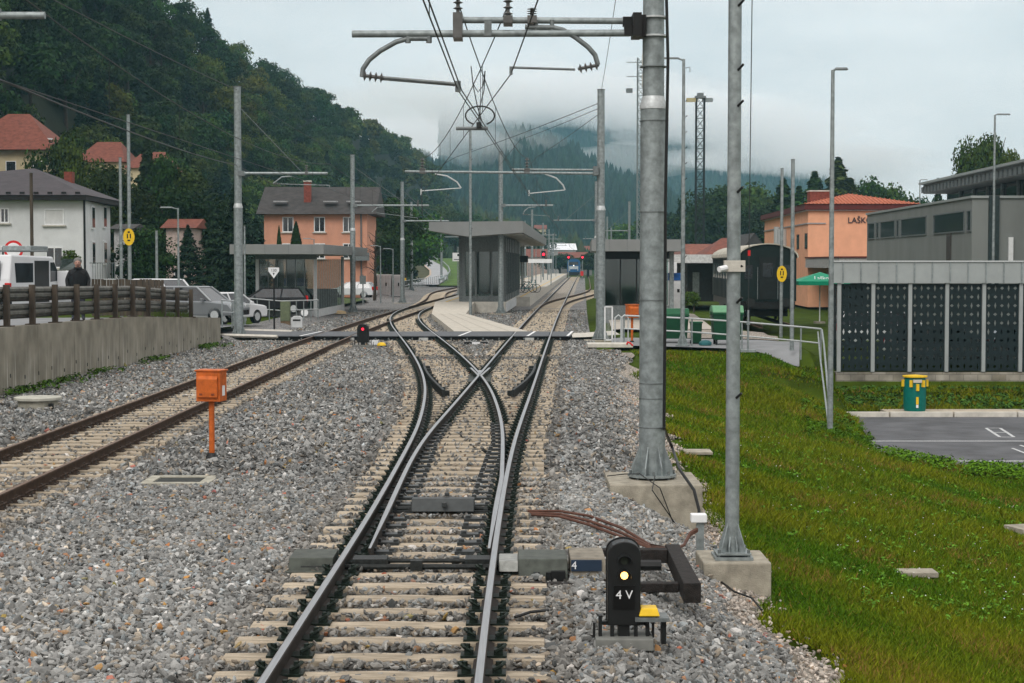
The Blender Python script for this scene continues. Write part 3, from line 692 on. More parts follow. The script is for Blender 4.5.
for dz in (.13, -.13): MB().tube([(0, 0, P0(0, 27)[2] + dz - .012), (0, 0, P0(0, 27)[2] + dz + .012)], .2, 20).obj('band', [GALVL], T0)
mb = MB(); mb.tube([P0(430, 38.5, ya_), P0(408, 38.5, ya_), P0(396, 42, ya_), P0(380, 51, ya_), P0(369, 60, ya_), P0(363, 69, ya_), P0(362, 77, ya_)], .036, 10)
mb.tube([P0(382, 77.5, ya_), P0(457, 84, ya_)], .022, 8); mb.tube([P0(382, 79.5, ya_ + .06), P0(455, 85.5, ya_ + .06)], .012, 6); mb.tube([P0(458, 81, ya_), P0(458, 92, ya_)], .04, 8)
for px in (408, 429): mb.tube([P0(px, 31, ya_), P0(px, 43, ya_)], .04, 6)
sa = mb.obj('steady_arm', [GALVD], T0, smooth=True); m2 = MB(); insul(m2, P0(362, 75.5, ya_), P0(384, 78, ya_), 4, .075); m2.obj('insulator', [INS], sa)
mb = MB(); mb.tube([P0(525, 27, ya_), P0(553, 27.5, ya_), P0(563, 30, ya_), P0(575, 37, ya_), P0(588, 47, ya_), P0(595, 55, ya_), P0(598, 65, ya_)], .036, 10)
mb.tube([P0(575, 69.5, ya_), P0(512, 67.5, ya_)], .017, 8); mb.tube([P0(511, 66.5, ya_), P0(511, 75, ya_)], .022, 8)
for px in (536, 552): mb.tube([P0(px, 20, ya_), P0(px, 35, ya_)], .03, 6)
sa = mb.obj('steady_arm', [GALVD], T0, smooth=True); m2 = MB(); insul(m2, P0(599, 65, ya_), P0(578, 69, ya_), 4, .07); m2.obj('insulator', [INS], sa)
for px, dy_, top in ((458, .08, -6), (508, .08, -8), (532, .08, 8)):
    m2 = MB(); insul(m2, P0(px, 17, dy_), P0(px, top, dy_), 4, .075); m2.box(P0(px, 21 if px != 458 else 27, dy_ - .15), (.13, .45, .1 if px != 458 else .35)); m2.obj('insulator', [INS], T0)
m2 = MB(); m2.box(P0(488, 29, ya_), (.1, .13, .2)); m2.obj('clamp', [GALVD], T0)
ck = thing('cable', 'thick black cable running down the tall mast and into the ground', 'cable', (0, 0, 0))
q = [W(665, -60, 24.62), W(668, 60, 24.6), W(665.5, 200, 24.58), W(665, 320, 24.6), W(664, 428, 24.55), G(672, 447, -.0), W(680, 470, 24.2), W(694, 490, 23.6), W(699, 510, 23.35), W(699, 532, 23.2)]
MB().tube(q, .022, 8).obj('sheath', [BLACK], ck, smooth=True)
for pts, lab in (([(607, 476, .02), (625, 474, .05), (640, 474, .06)], 'thin earthing wire lying across the top of the concrete block'), ([(640, 474, .1), (660, 488, .03), (676, 530, -.6)], 'thin wire hanging over the front of the concrete block'), ([(655, 476, .1), (652, 490, .0), (690, 545, -.8)], 'thin loose wire at the right front of the concrete block')):
    MBx = MB(); MBx.tube([W(a, b, 23.78 - c_ * .2 if b > 480 else 24.3) for a, b, c_ in pts], .008, 5); tag(MBx.obj('earth_wire', [BLACK]), lab, 'wire')

# right front plain pole on its own block
q = G(732, 556, -.52)
TP = thing('steel_pole', 'bare galvanised pole with flared foot nearest the camera on the grass edge', 'pole', (q.x, q.y, -.52))
MB().tube([(0, 0, .02), (0, 0, 9.5)], [.082, .075], 16).obj('shaft', [GALV], TP, smooth=True)
mb = MB(); mb.box((0, 0, .0), (.44, .44, .035)); mb.box((0, 0, .05), (.4, .4, .02)); base_fins(mb, .07, .02, .42, 4, .12); base_fins(mb, .03, .02, .4, 8, .09); mb.obj('base_plate', [GALV], TP)
mb = MB()
for a in (-.17, .17):
    for b in (-.17, .17): mb.cyl(a, b, -.04, .10, .018, seg=6)
mb.obj('anchor_bolts', [GALVD], TP); MB().box((0.02, .1, -.25), (.78, .9, .46)).obj('foundation', [CONC], TP, bevel=.02)
for py in (268, 190, 104, 68, 4, 395, 300): p = W(732, py, q.y); MB().tube([(.03, -.07, p.z + .52 - .03), (.085, -.12, p.z + .52 + .03)], .016, 6).obj('step_peg', [BLACK], TP)
p = W(732, 266, q.y); cb = MB().box((0, -.07, p.z + .52), (.24, .1, .13)).obj('camera_bracket', [CONCL], TP)
ca = MB(); ca.tube([(-.10, -.12, p.z + .50), (-.19, -.18, p.z + .48)], .034, 10); ca.obj('camera', [WHITE], cb)

# left mast by the wall end, with one arm towards the rusty track
def lmast(px, ybase, ytop, label, arm_px=None, arm_y=None, ins_px=None, tie_y=None, z=-.12, r0=.17, det=True, side=1, armz=None, found=(1.3, 1.3), group=None, fdep=.45):
    b = G(px, ybase, z); D = b.y; top = W(px, ytop, D).z; t = mast(label, b.x, D, z, top, r0, found, fdep, 12 if D > 100 else 16, det, group)
    if arm_px is not None:
        a = W(arm_px, arm_y, D); L_ = a.x - b.x; tz = W(px, tie_y, D).z - z if tie_y else None
        arm_simple(t, 1 if L_ > 0 else -1, abs(L_), a.z - z, 0, tz, r=.055)
        if ins_px: i_ = W(ins_px, arm_y, D); top_insul(t, i_.x - b.x, -.16, a.z - z)
    return t, b, D
t, b1, D1 = lmast(239, 337, 87, 'galvanised overhead line mast at the end of the concrete wall', 328, 173.5, 307, 105, z=-.12, r0=.185)
s1 = W(276, 176, D1); steady_arm(t, s1.x - b1.x - .1, W(330, 187, D1).x - b1.x, W(0, 175, D1).z + .12, -.16, .35, W(330, 187, D1).z + .12)
t, b2, D2 = lmast(353, 312, 155, 'galvanised overhead line mast at the right corner of the left glass shelter', 429, 205.5, 418, 166, z=-.12, r0=.17)
steady_arm(t, W(372, 210, D2).x - b2.x, W(398, 217, D2).x - b2.x + 1.2, W(0, 206, D2).z + .12, -.16, .4, W(0, 219, D2).z + .12)
t, b3, D3 = lmast(402.5, 302.5, 182, 'galvanised overhead line mast behind the left shelter next to the containers', 449, 221, 441, 190, z=-.12, r0=.17)
lmast(411.5, 290.5, 202, 'slimmer overhead line mast just right of the mast by the containers', 452, 229, 447, 206, r0=.17)
lmast(441.5, 284, 217, 'distant overhead line mast in front of the curved road', 470, 237, None, None, r0=.17, det=False)
t5, b5, D5 = lmast(600.5, 339, 90, 'galvanised overhead line mast just right of the footway deck end', z=-.1, r0=.185)
def P5(px, py, dy=0.0): q = W(px, py, D5 + dy); return (q.x - b5.x, q.y - b5.y, q.z + .1)
MB().tube([P5(593, 173.5, -.2), P5(405, 171.5, -.2)], .052, 10).obj('arm', [GALV], t5, smooth=True)
MB().tube([P5(593, 170, .2), P5(512, 169.5, .2)], .045, 10).obj('arm', [GALV], t5, smooth=True)
mb = MB(); mb.box((-.2, 0, P5(0, 171)[2]), (.2, .6, .35)); mb.obj('bracket', [GALVD], t5)
for px in (422.5, 527): m2 = MB(); insul(m2, P5(px, 171, -.2), P5(px, 158, -.2), 4, .09); m2.box(P5(px, 171, -.1), (.22, .3, .2)); m2.obj('insulator', [INS], t5)
mb = MB(); mb.tube([P5(435, 174, -.2), P5(447, 176, -.2), P5(457, 182, -.2), P5(461, 188, -.2)], .03, 8); mb.tube([P5(461, 188, -.2), P5(421, 191, -.2)], .022, 6); mb.tube([P5(421, 189, -.2), P5(421, 195, -.2)], .03, 6); mb.obj('steady_arm', [GALVL], t5, smooth=True)
mb = MB(); mb.tube([P5(545, 174, -.2), P5(556, 178, -.2), P5(563, 185, -.2), P5(565, 190, -.2)], .03, 8); mb.tube([P5(565, 190, -.2), P5(529, 193.5, -.2)], .022, 6); mb.tube([P5(529, 190, -.2), P5(529, 196, -.2)], .03, 6); mb.obj('steady_arm', [GALVL], t5, smooth=True)
t6, b6, D6 = lmast(500.8, 313, 152, 'galvanised overhead line mast in front of the middle glass shelter', z=-.1, r0=.165, arm_px=553, arm_y=205.5, ins_px=546)
steady_arm(t6, W(523, 210, D6).x - b6.x, W(549, 216, D6).x - b6.x, W(0, 206, D6).z + .1, -.16, .5, W(0, 217, D6).z + .1)
# far masts receding along the running track
FM = [(532, 226, -1, 'n'), (596, 148, -1, 'a'), (629, 196, -1, 'a'), (543, 300, 1, 'a'), (549, 356, 1, 'a'), (553, 410, 1, 'n'), (525, 285, 1, 'n'), (607, 260, -1, 'a'), (611, 340, -1, 'a')]
fl = {532: 'first distant mast rising right of the long canopy roof', 596: 'distant mast half hidden behind the mast at the footway end', 629: 'distant mast standing left of the big near mast over the right shelter roof', 543: 'second distant mast in the row left of the blue train', 549: 'third distant mast in the row left of the blue train', 553: 'farthest mast in the row left of the blue train', 525: 'far thin mast over the end of the long canopy', 607: 'far mast between the train and the right shelter', 611: 'farthest mast right of the blue train'}
for px, D, sd, k in FM:
    x = (px - 512) / 1750 * D; t = mast(fl[px], x, D, .4 if sd == 1 else -.1, 9.75, .17, None, .5, 8, False, group='far overhead line masts')
    arm_simple(t, 1 if px < 575 else -1, 3.2 if px < 575 else 3.6, 6.6, 0, 8.8, r=.05)
    top_insul(t, (2.9 if px < 575 else -3.2), -.16, 6.6)
# mast outside the left edge whose arm reaches into the frame
ml = mast('overhead line mast just outside the left edge, its arm reaching into view', -10.9, 24.0, -.12, 9.9, .185, (1.3, 1.3), .5)
zl = W(45, 15.5, 24).z + .12; MB().tube([(.15, 0, zl), (W(45, 15, 24).x + 10.9, 0, zl)], .05, 12).obj('arm', [GALV], ml, smooth=True)
MB().box((.2, 0, zl), (.3, .2, .25)).obj('bracket', [GALVD], ml); top_insul(ml, 3.87, 0, zl)
MB().tube([(2.9, 0, zl - .05), (2.6, 0, zl - .5), (3.88, 0, 5.46 + .12)], .025, 6).obj('steady_arm', [GALVD], ml)

# ------------------------------------------------------------------ wires
def wire(name, label, cat, pts, r=.008, sag=0.0, n=10, group=None, twin=0):
    P_ = []
    for a, b in zip(pts[:-1], pts[1:]):
        a, b = Vector(a), Vector(b)
        for i in range(n): t = i / n; p = a.lerp(b, t); p.z -= sag * 4 * t * (1 - t) * ((b - a).length / 50) ** 2; P_.append(p)
    P_.append(Vector(pts[-1])); mb = MB(); mb.tube(P_, r, 5)
    if twin: mb.tube([p + Vector((twin, 0, 0)) for p in P_], r, 5)
    return tag(mb.obj(name, [WIRE]), label, cat, group), P_
SUPS = [(-26, -1.2, 5.5, 6.9), (24.9, W(458, 90, 24.9).x, W(458, 90, 24.9).z, W(458, 2, 24.9).z), (D5, W(529, 195, D5).x, W(529, 195, D5).z, W(527, 158, D5).z), (D6, W(549, 217, D6).x, W(549, 217, D6).z, W(546, 197, D6).z)] + [(y, S(y) + .2 * (-1) ** i, 5.6, 7.0) for i, y in enumerate((148, 196, 226, 300, 356, 410))]
SUPD = [(-30, 2.4, 6.2, 7.4), (24.9, W(511, 74, 24.9).x, W(511, 74, 24.9).z, W(508, -2, 24.9).z), (D5, W(421, 195, D5).x, W(421, 195, D5).z, W(422.5, 158, D5).z), (D2 + 8, -5.9, 5.7, 7.0)]
SUPL = [(-26, -7.2, 5.5, 6.9), (24, W(0, 80, 24).x, W(0, 80, 24).z, 6.75), (D1, W(330, 189, D1).x, W(330, 189, D1).z, W(307, 164, D1).z), (D2, W(410, 219, D2).x, W(410, 219, D2).z, W(418, 198, D2).z), (D3, LT(D3) - .2, 5.7, 7.0), (189, LT(189), 5.7, 7.0), (260, LT(260), 5.7, 7.0), (330, LT(330), 5.7, 7.)]
for nm, SU, tw in (('running track', SUPS, .05), ('connecting track', SUPD, 0), ('rusty left track', SUPL, 0)):
    wire('contact_wire', 'contact wire strung above the ' + nm, 'wire', [(x, y, zc) for y, x, zc, zm in SU], .009, 0.0, 6, twin=tw)
    o, P_ = wire('messenger_wire', 'sagging messenger wire with droppers above the ' + nm, 'wire', [(x, y, zm) for y, x, zc, zm in SU], .010, .75, 12)
    # droppers hang from it
    for (y0_, x0_, c0, m0), (y1_, x1_, c1, m1) in zip(SU[:-1], SU[1:]):
        if y0_ > 120: continue
        for k in range(1, 7):
            t = k / 7; a = Vector((x0_, y0_, m0)).lerp(Vector((x1_, y1_, m1)), t); a.z -= .75 * 4 * t * (1 - t) * (math.hypot(y1_ - y0_, x1_ - x0_) / 50) ** 2
            b = Vector((x0_, y0_, c0)).lerp(Vector((x1_, y1_, c1)), t)
            if a.y < 17 or a.z < b.z + .1: continue
            MB().tube([a, b], .005, 4).obj('dropper', [WIRE], o)
# jumpers where the two lines cross
YC = 31.4; J = thing('jumper_cables', 'looped jumper cables where the two overhead wires cross', 'jumper cable')
c = W(480, 123, YC)
lp = [(c.x + .26 * math.cos(a), YC, c.z + .13 + .17 * math.sin(a)) for a in [math.pi * (-.35 + 1.7 * k / 16) for k in range(17)]]
MB().tube(lp, .014, 6).obj('cable', [WIRE], J, smooth=True)
for pts in ([(471, 66), (473, 85), (477, 105), (482, 122)], [(485, 71), (484, 90), (479, 110), (479, 124)], [(471, 66), (473, 84), (478, 92), (483, 86), (485, 71)]):
    MB().tube([W(a, b, YC) for a, b in pts], .010, 5).obj('cable', [WIRE], J, smooth=True)
MB().tube([W(456, 128.5, YC), W(488, 128.5, YC)], .035, 6).obj('crossing_bar', [GALVD], J); MB().box(tuple(W(479, 125, YC)), (.09, .16, .09)).obj('clamp', [WIRE], J)
# earth and feeder wires
top5 = Vector((b5.x, b5.y, W(600, 92, D5).z)); top1 = Vector((b1.x, b1.y, W(239, 90, D1).z)); top2 = Vector((b2.x, b2.y, W(353, 157, D2).z)); top3 = Vector((b3.x, b3.y, W(402, 184, D3).z)); top6 = Vector((b6.x, b6.y, W(501, 154, D6).z))
wire('earth_wire', 'earth wire from the big near mast to the mast at the footway end', 'wire', [(M0[0] - .1, M0[1], 9.8), top5], .009, .3)
wire('earth_wire', 'earth wire descending from the upper left edge to the left mast top', 'wire', [(-12.4, 24, 9.9), top1], .016, .25)
wire('earth_wire', 'earth wire between the tops of the two left masts', 'wire', [top1, top2], .010, .5)
wire('feeder_cable', 'thicker feeder cable crossing to the arm of the left mast from the left edge', 'cable', [W(-2, 79, 24.2), W(236, 165, D1 - .2), W(278, 187, D1 + 6)], .016, .15)
wire('feeder_cable', 'upper feeder cable slanting left from the footway mast top', 'cable', [top5 + Vector((0, 0, -.4)), W(456, 157, 108), W(405, 184, D3)], .014, .1)
wire('feeder_cable', 'middle feeder cable slanting left from the footway mast top', 'cable', [top5 + Vector((0, 0, -.6)), W(520, 140, 95), top6 + Vector((0, 0, -.6))], .012, .1)
wire('feeder_cable', 'lower feeder cable slanting left from the footway mast top', 'cable', [top5 + Vector((0, 0, -.8)), W(537, 157, 100), W(529, 166, D5 + 40)], .012, .1)
wire('feeder_cable', 'feeder cable slanting down from the far left mast towards the shelter', 'cable', [top2, W(430, 235, 160)], .012, .3)
q = G(748, 352, -.06)
tv = thing('tension_cable', 'thin black cable rising straight up from a galvanised anchor on the path', 'cable', (q.x, q.y, q.z))
MB().tube([(.0, 0, 1.35), (.08, 0, 14)], .016, 6).obj('cable', [WIRE], tv); mb = MB(); mb.tube([(0, 0, .05), (0, 0, 1.4)], .035, 6); mb.box((0, 0, .04), (.5, .3, .08)); mb.tube([(0, 0, .9), (0, 0, 1.0)], .06, 8); mb.obj('anchor', [GALV], tv)
MB().cyl(0.018, 0, 3.2, 3.38, .045, seg=8).obj('insulator', [RED], tv)

# ------------------------------------------------------------------ switch machine and its timber frame
WOODK = mat('creosoted_timber', (.020, .017, .015), .75, 0, .5, 5, .6, 30, stretch=(3, 3, 3))
Mc = thing('switch_machine', 'grey green switch machine box beside the nearest rail, numbered 4', 'switch machine', (0, 0, 0))
GGM = MATS['box_greengrey']
MB().prof([(16.98, -.22), (17.7, -.22), (17.7, -.01), (17.06, .0)], .06, .545, axis='x').obj('motor_housing', [GGM], Mc, bevel=.012)
mb = MB(); mb.prof([(17.0, -.12), (17.5, -.12), (17.5, -.02), (17.05, -.02)], -.13, .06, axis='x'); mb.obj('drive_cover', [mat('light_metal', (.26, .27, .25), .5, .2, .3, 10)], Mc, bevel=.01)
for x_ in (.24, .36): MB().cyl(x_, 16.93, -.19, -.11, .03).obj('fitting', [BLACK], Mc)
MB().box((.45, 16.95, -.18), (.14, .06, .16)).obj('fitting', [BLACK], Mc)
MB().prof([(17.05, -.24), (17.75, -.24), (17.75, .0), (17.1, .0)], .575, .92, axis='x').obj('gear_housing', [mat('box_tan', (.21, .19, .15), .7, 0, .35, 7)], Mc, bevel=.012)
npl = MB().box((.73, 17.055, -.065), (.30, .02, .11)).obj('number_plate', [mat('plate_blue', (.02, .035, .06), .4, 0, .1)], Mc)
text('4', 'number', .11, (.61, 17.042, -.065), (R(90), 0, 0), WHITE, npl)
TF = thing('timber_frame', 'black creosoted timber frame around the switch machine', 'timber frame')
MB().box((.84, 16.72, -.215), (1.52, .12, .09)).obj('beam', [WOODK], TF, bevel=.01)
MB().box((1.1, 18.1, -.14), (1.03, .14, .14)).obj('beam', [WOODK], TF, bevel=.01)
MB().add([(1.62, 18.4, -.07), (1.77, 18.4, -.07), (1.775, 16.3, -.10), (1.61, 16.3, -.10), (1.62, 18.4, -.24), (1.77, 18.4, -.24), (1.775, 16.3, -.29), (1.61, 16.3, -.29)], [(3, 2, 1, 0), (4, 5, 6, 7), (0, 1, 5, 4), (1, 2, 6, 5), (2, 3, 7, 6), (3, 0, 4, 7)]).obj('beam', [WOODK], TF, bevel=.01)
mb = MB(); mb.tube([(.9, 17.5, -.14), (1.35, 17.5, -.14)], .035, 8); mb.tube([(1.2, 17.5, -.14), (1.5, 17.5, -.14)], .055, 8); mb.obj('pipe_fitting', [BLACK], TF)
BRC = mat('brown_cable', (.10, .045, .030), .6, 0, .2, 8)
for k, (dx, dy_) in enumerate(((0, 0), (2, 5), (4, 9))):
    p = [G(528 + dx, 511 + dy_ * .4, -.13), G(560, 511 + dy_ * .6, -.10), G(590, 516 + dy_, -.12), G(622, 528 + dy_, -.14), G(650, 545 + dy_ * .3, -.15), G(676, 549, -.3), G(684, 545, -.32), W(690, 533 + k, 20.2), W(697, 529 + k, 20.3)]
    tag(MB().tube(p, .018, 6).obj('brown_cable', [BRC], smooth=True), ['uppermost brown cable', 'middle brown cable', 'lowest brown cable'][k] + ' curving from the rail over the stones to the white box', 'cable')
q = G(700, 553, -.62); jb = thing('junction_box', 'small white junction box on a short grey post by the concrete blocks', 'box', (q.x, q.y, -.62))
MB().box((0, 0, .19), (.09, .06, .38)).obj('post', [GALV], jb); MB().box((-.02, 0, .43), (.19, .16, .10)).obj('housing', [WHITE], jb, bevel=.01)
tag(MB().tube([G(548, 610, -.14), G(530, 612, -.10), G(515, 617, -.12)], .014, 5).obj('loose_cable', [BLACK], smooth=True), 'short loose black cable lying on the sleeper ends', 'cable')
tag(MB().tube([G(712, 575, -.75), G(735, 592, -.78), G(752, 598, -.8), G(762, 610, -.82)], .012, 5).obj('loose_cable', [BLACK], smooth=True), 'thin loose cable on pale gravel below the pole block', 'cable')

# ------------------------------------------------------------------ signals
def dwarf(loc, label, w_, h, lit, litz, dark, num=None, s=1.0, base=True):
    t = thing('dwarf_signal', label, 'signal', loc); z0 = .2 * h if base else .05
    n = 12; poly = [(-w_ / 2, z0), (w_ / 2, z0)] + [(w_ / 2 * math.cos(a), h - w_ / 2 * .75 + w_ / 2 * .75 * math.sin(a)) for a in [math.pi * k / n for k in range(n + 1)]]
    MB().prof(poly, -.09, .09).obj('housing', [BLACK], t, bevel=.008)
    MB().prof([(a * 1.04, b if b < z0 + .01 else b + .01) for a, b in poly], .1, .112).obj('back_board', [BLACK], t)
    for zc, on in ((litz, 1), (dark, 0)):
        if zc is None: continue
        m_ = mat('lamp_' + lit, {'y': (1, .62, .18), 'r': (.9, .03, .05)}[lit], emit={'y': (1, .52, .12, 5.0), 'r': (1, .02, .05, 2.5)}[lit]) if on else mat('lens_off', (.05, .06, .045), .15)
        c_ = .030 * s; MB().tube([(0, -.092, zc), (0, -.101, zc)], c_, 14).obj('lamp' if on else 'lens', [m_], t)
        mb = MB(); r_ = c_ * 1.9; seg = 12
        arc = [math.pi * (-.1 + 1.2 * k / seg) for k in range(seg + 1)]
        vs = [(r_ * math.cos(a), -.09, zc + r_ * math.sin(a)) for a in arc] + [(r_ * math.cos(a), -.17, zc + r_ * .9 * math.sin(a)) for a in arc]
        mb.add(vs, [(k, k + 1, seg + 2 + k, seg + 1 + k) for k in range(seg)]); ho = mb.obj('hood', [BLACK], t); sf = ho.modifiers.new('solid', 'SOLIDIFY'); sf.thickness = .004
    if num:
        pl = MB().box((0, -.095, num[1]), (.17, .008, .19)).obj('number_plate', [mat('plate_black', (.006, .006, .006), .3)], t); text(num[0], 'number', .10, (0, -.102, num[1] + .02), (R(90), 0, 0), WHITE, pl)
    if base:
        MB().box((0, 0, .03), (w_ * 1.75, .36, .10)).obj('foot', [mat('concrete_dark', (.17, .175, .16), .85, 0, .2, 8)], t, bevel=.01)
        mb = MB()
        for a in (-1, 1):
            mb.box((a * w_ * .36, -.06, .15), (.03, .05, .16)); mb.box((a * w_ * .72, -.04, .15), (.028, .07, .2)); mb.box((a * w_ * .9, -.02, .12), (.02, .02, .12))
        mb.box((0, 0, .13), (w_ * .35, .14, .13)); mb.box((0, -.02, .18), (w_ * 1.5, .04, .03)); mb.obj('mounting', [BLACK], t)
    return t
q = G(625, 650, -.26)
d4 = dwarf((q.x - .02, q.y - .1, -.19), 'black dwarf signal with lit yellow lamp and 4 V plate', .265, .85, 'y', .578, .698, ('4 V', .40), 1.0)
q2 = W(651, 611, q.y - .12); yb_ = thing('junction_box', 'yellow topped box on a grey bracket right of the near dwarf signal', 'box', (q2.x, q2.y, q2.z))
MB().box((-.02, 0, .005), (.17, .2, .06), top=(.13, .16)).obj('lid', [YELLOW], yb_, bevel=.008); MB().box((.0, 0, -.05), (.27, .24, .03)).obj('tray', [GALVD], yb_); MB().box((.10, 0, -.16), (.04, .1, .2)).obj('bracket', [BLACK], yb_)
MB().tube([(-.06, .05, -.06), (.0, .0, -.22), (.01, -.05, -.30), (-.04, -.05, -.35)], .011, 6).obj('cable', [BLACK], yb_)
q = G(363, 347, -.17)
dwarf((q.x, q.y, -.17), 'black dwarf signal with lit red lamp before the footway', .42, .84, 'r', .66, None, None, 1.6)
q = G(374, 345, -.15); wb = MB().box((q.x, q.y, -.06), (.3, .2, .17)).obj('white_box', [WHITE]); tag(wb, 'small white box on the ballast right of the red dwarf signal', 'box')
q = G(381.5, 346, -.15); t = thing('track_beacon', 'yellow dome on a black base on the ballast before the footway', 'beacon', (q.x, q.y, -.13)); MB().lathe([(.17, .0), (.15, .07), (.09, .11), (0, .12)], seg=12).obj('dome', [YELLOW], t, smooth=True); MB().cyl(0, 0, -.05, .0, .19, seg=12).obj('base', [BLACK], t)

# orange telephone box
def phone(loc, label, s=1.0, rz=0):
    t = thing('track_telephone', label, 'telephone', loc, rz); t.scale = (s, s, s)
    MB().cyl(0, 0, .04, .98, .045).obj('post', [ORANGE], t, smooth=True); MB().lathe([(.13, 0), (.11, .04), (.06, .12)], seg=12).obj('foot', [BLACK], t)
    hs = MB().box((0, 0, 1.19), (.40, .30, .48)).obj('housing', [ORANGE], t, bevel=.008)
    MB().bb(-.22, .22, -.17, .17, 1.43, 1.455).obj('roof', [ORANGE], hs, bevel=.006)
    MB().prof([(-.20, 1.02), (-.151, 1.02), (-.151, 1.36), (-.165, 1.36), (-.20, 1.31)], -.17, .17, axis='x').obj('front_cover', [ORANGE], hs, bevel=.005)
    mb = MB(); mb.box((-.1, -.203, 1.07), (.05, .01, .03)); mb.box((.1, -.203, 1.07), (.05, .01, .03)); mb.obj('latch', [mat('orange_dark', (.2, .05, .02), .6)], hs)
    MB().box((.204, 0, 1.12), (.008, .1, .16)).obj('label_plate', [WHITE], hs); return t
q = G(212, 459.5, -.18); phone((q.x, q.y, -.19), 'orange telephone box on an orange post in the ballast beside the rusty track', .98, R(-12))
q = G(632, 342, -.05); phone((q.x, q.y, -.12), 'bright orange telephone box behind the low railing by the right shelter', 1.02, R(20))

# concrete cover with dark grate, manhole rings
q = G(180, 481, -.16); t = thing('drain_cover', 'dark grate in a pale concrete frame lying in the ballast', 'drain cover', (q.x, q.y, -.155))
mb = MB()
mb.bb(-.48, .48, -.46, -.30, -.1, .02); mb.bb(-.48, .48, .30, .46, -.1, .02); mb.bb(-.48, -.33, -.298, .298, -.1, .02); mb.bb(.33, .48, -.298, .298, -.1, .02); mb.obj('frame', [mat('concrete_ring', (.34, .33, .27), .85, 0, .25, 6)], t)
mb = MB(); mb.bb(-.329, .329, -.299, .299, -.08, -.02)
for k in range(12): mb.bb(-.32, .32, -.28 + k * .05, -.258 + k * .05, -.019, .005)
mb.obj('grate', [mat('grate', (.06, .065, .06), .6, .3)], t)
RING = MATS['concrete_ring']
q = G(38, 407, -.18); t = thing('manhole', 'round concrete manhole ring at the foot of the wall', 'manhole', (q.x, q.y, -.2))
MB().cyl(0, 0, -.1, .17, .42, seg=24).obj('ring', [RING], t, smooth=False); MB().cyl(0, 0, .171, .24, .5, seg=24).obj('lid', [mat('concrete_lid', (.42, .42, .36), .85, 0, .2, 6)], t, bevel=.015); MB().box((.36, -.3, .06), (.09, .09, .12)).obj('notch', [BLACK], t)
q = G(493, 322, -.12); t = thing('manhole', 'low pale manhole cover on the ballast before the middle mast', 'manhole', (q.x - .9, q.y - 3, -.16)); MB().lathe([(.75, 0), (.72, .12), (.5, .17), (0, .18)], seg=16).obj('lid', [CONCL], t); 
q = G(335, 313, -.12); t = thing('manhole', 'low tan manhole cover beside the left glass shelter', 'manhole', (q.x, q.y, -.16)); MB().lathe([(.7, 0), (.65, .14), (.45, .19), (0, .2)], seg=16).obj('lid', [mat('tan_conc', (.5, .38, .22), .8, 0, .2)], t)
q = G(710, 447, -.8); t = thing('manhole', 'flat pale concrete slab between the tall mast and the grass', 'manhole', (q.x - .3, q.y, gz(q.x, q.y) + .08)); MB().box((.05, 0, .03), (.55, .6, .06)).obj('lid', [CONC], t, bevel=.01)
q = G(917, 578, -1.35); tag(MB().box((q.x, q.y, gz(q.x, q.y) + .03), (.5, .35, .07)).obj('concrete_marker', [CONC], bevel=.01), 'half buried grey concrete slab in the open grass', 'slab')
q = G(1020, 531, -1.8); tag(MB().box((q.x + .1, q.y, gz(q.x, q.y) + .06), (.5, .6, .14), rz=.3).obj('concrete_marker', [CONC], bevel=.01), 'grey concrete lump in the grass at the right edge', 'slab')
q = G(618, 346, -.05); tag(MB().box((q.x - .3, q.y, gz(q.x, q.y) + .08), (1.6, 1.1, .14)).obj('concrete_slab', [CONCL], bevel=.02), 'flat pale concrete slab at the foot of the footway mast', 'slab')
q = G(628, 347, -.03); tag(MB().tube([(q.x - .05, q.y, .05), (q.x, q.y, .14), (q.x + .08, q.y - .1, .10), (q.x + .16, q.y - .1, .02)], .035, 8).obj('red_hose', [RED], smooth=True), 'short red pipe bend on the slab by the footway mast', 'pipe')
# ------------------------------------------------------------------ more materials
def thin_glass(name, tint, refl=.25, rough=.06):
    m = bpy.data.materials.new(name); m.use_nodes = True; t = m.node_tree; t.nodes.clear()
    o = N(t, 'ShaderNodeOutputMaterial'); tr = N(t, 'ShaderNodeBsdfTransparent'); tr.inputs['Color'].default_value = (*tint, 1)
    g = N(t, 'ShaderNodeBsdfGlossy'); g.inputs['Color'].default_value = (.8, .85, .85, 1); g.inputs['Roughness'].default_value = rough
    lw = N(t, 'ShaderNodeLayerWeight'); lw.inputs['Blend'].default_value = .35; mr = N(t, 'ShaderNodeMapRange'); mr.inputs['To Min'].default_value = refl * .35; mr.inputs['To Max'].default_value = min(1, refl * 3)
    mx = N(t, 'ShaderNodeMixShader'); t.links.new(lw.outputs['Fresnel'], mr.inputs['Value']); t.links.new(mr.outputs['Result'], mx.inputs['Fac']); t.links.new(tr.outputs['BSDF'], mx.inputs[1]); t.links.new(g.outputs['BSDF'], mx.inputs[2]); t.links.new(mx.outputs['Shader'], o.inputs['Surface']); return m
TG = thin_glass('thin_glass', (.50, .60, .57), .2); TGF = thin_glass('frosted_glass', (.60, .70, .67), .07, .12)
STUCCO = mat('orange_stucco', (.76, .39, .235), .9, 0, .08, 1.2)
STUCCO2 = mat('salmon_stucco', (.58, .29, .195), .9, 0, .10, 1.2)
WHITEST = mat('white_render', (.60, .62, .62), .9, 0, .10, .8)
CREAM = mat('cream_render', (.55, .47, .30), .9, 0, .12, .8)
TILE = mat('red_tile', (.17, .055, .036), .8, 0, .3, 2.5, .5, 12)
TILEO = mat('orange_tile', (.42, .13, .07), .8, 0, .3, 6, .5, 14)
TILEG = mat('grey_tile', (.050, .047, .045), .8, 0, .3, 2, .5, 10)
TILEP = mat('purple_tile', (.062, .055, .060), .75, 0, .2, 2, .5, 10)
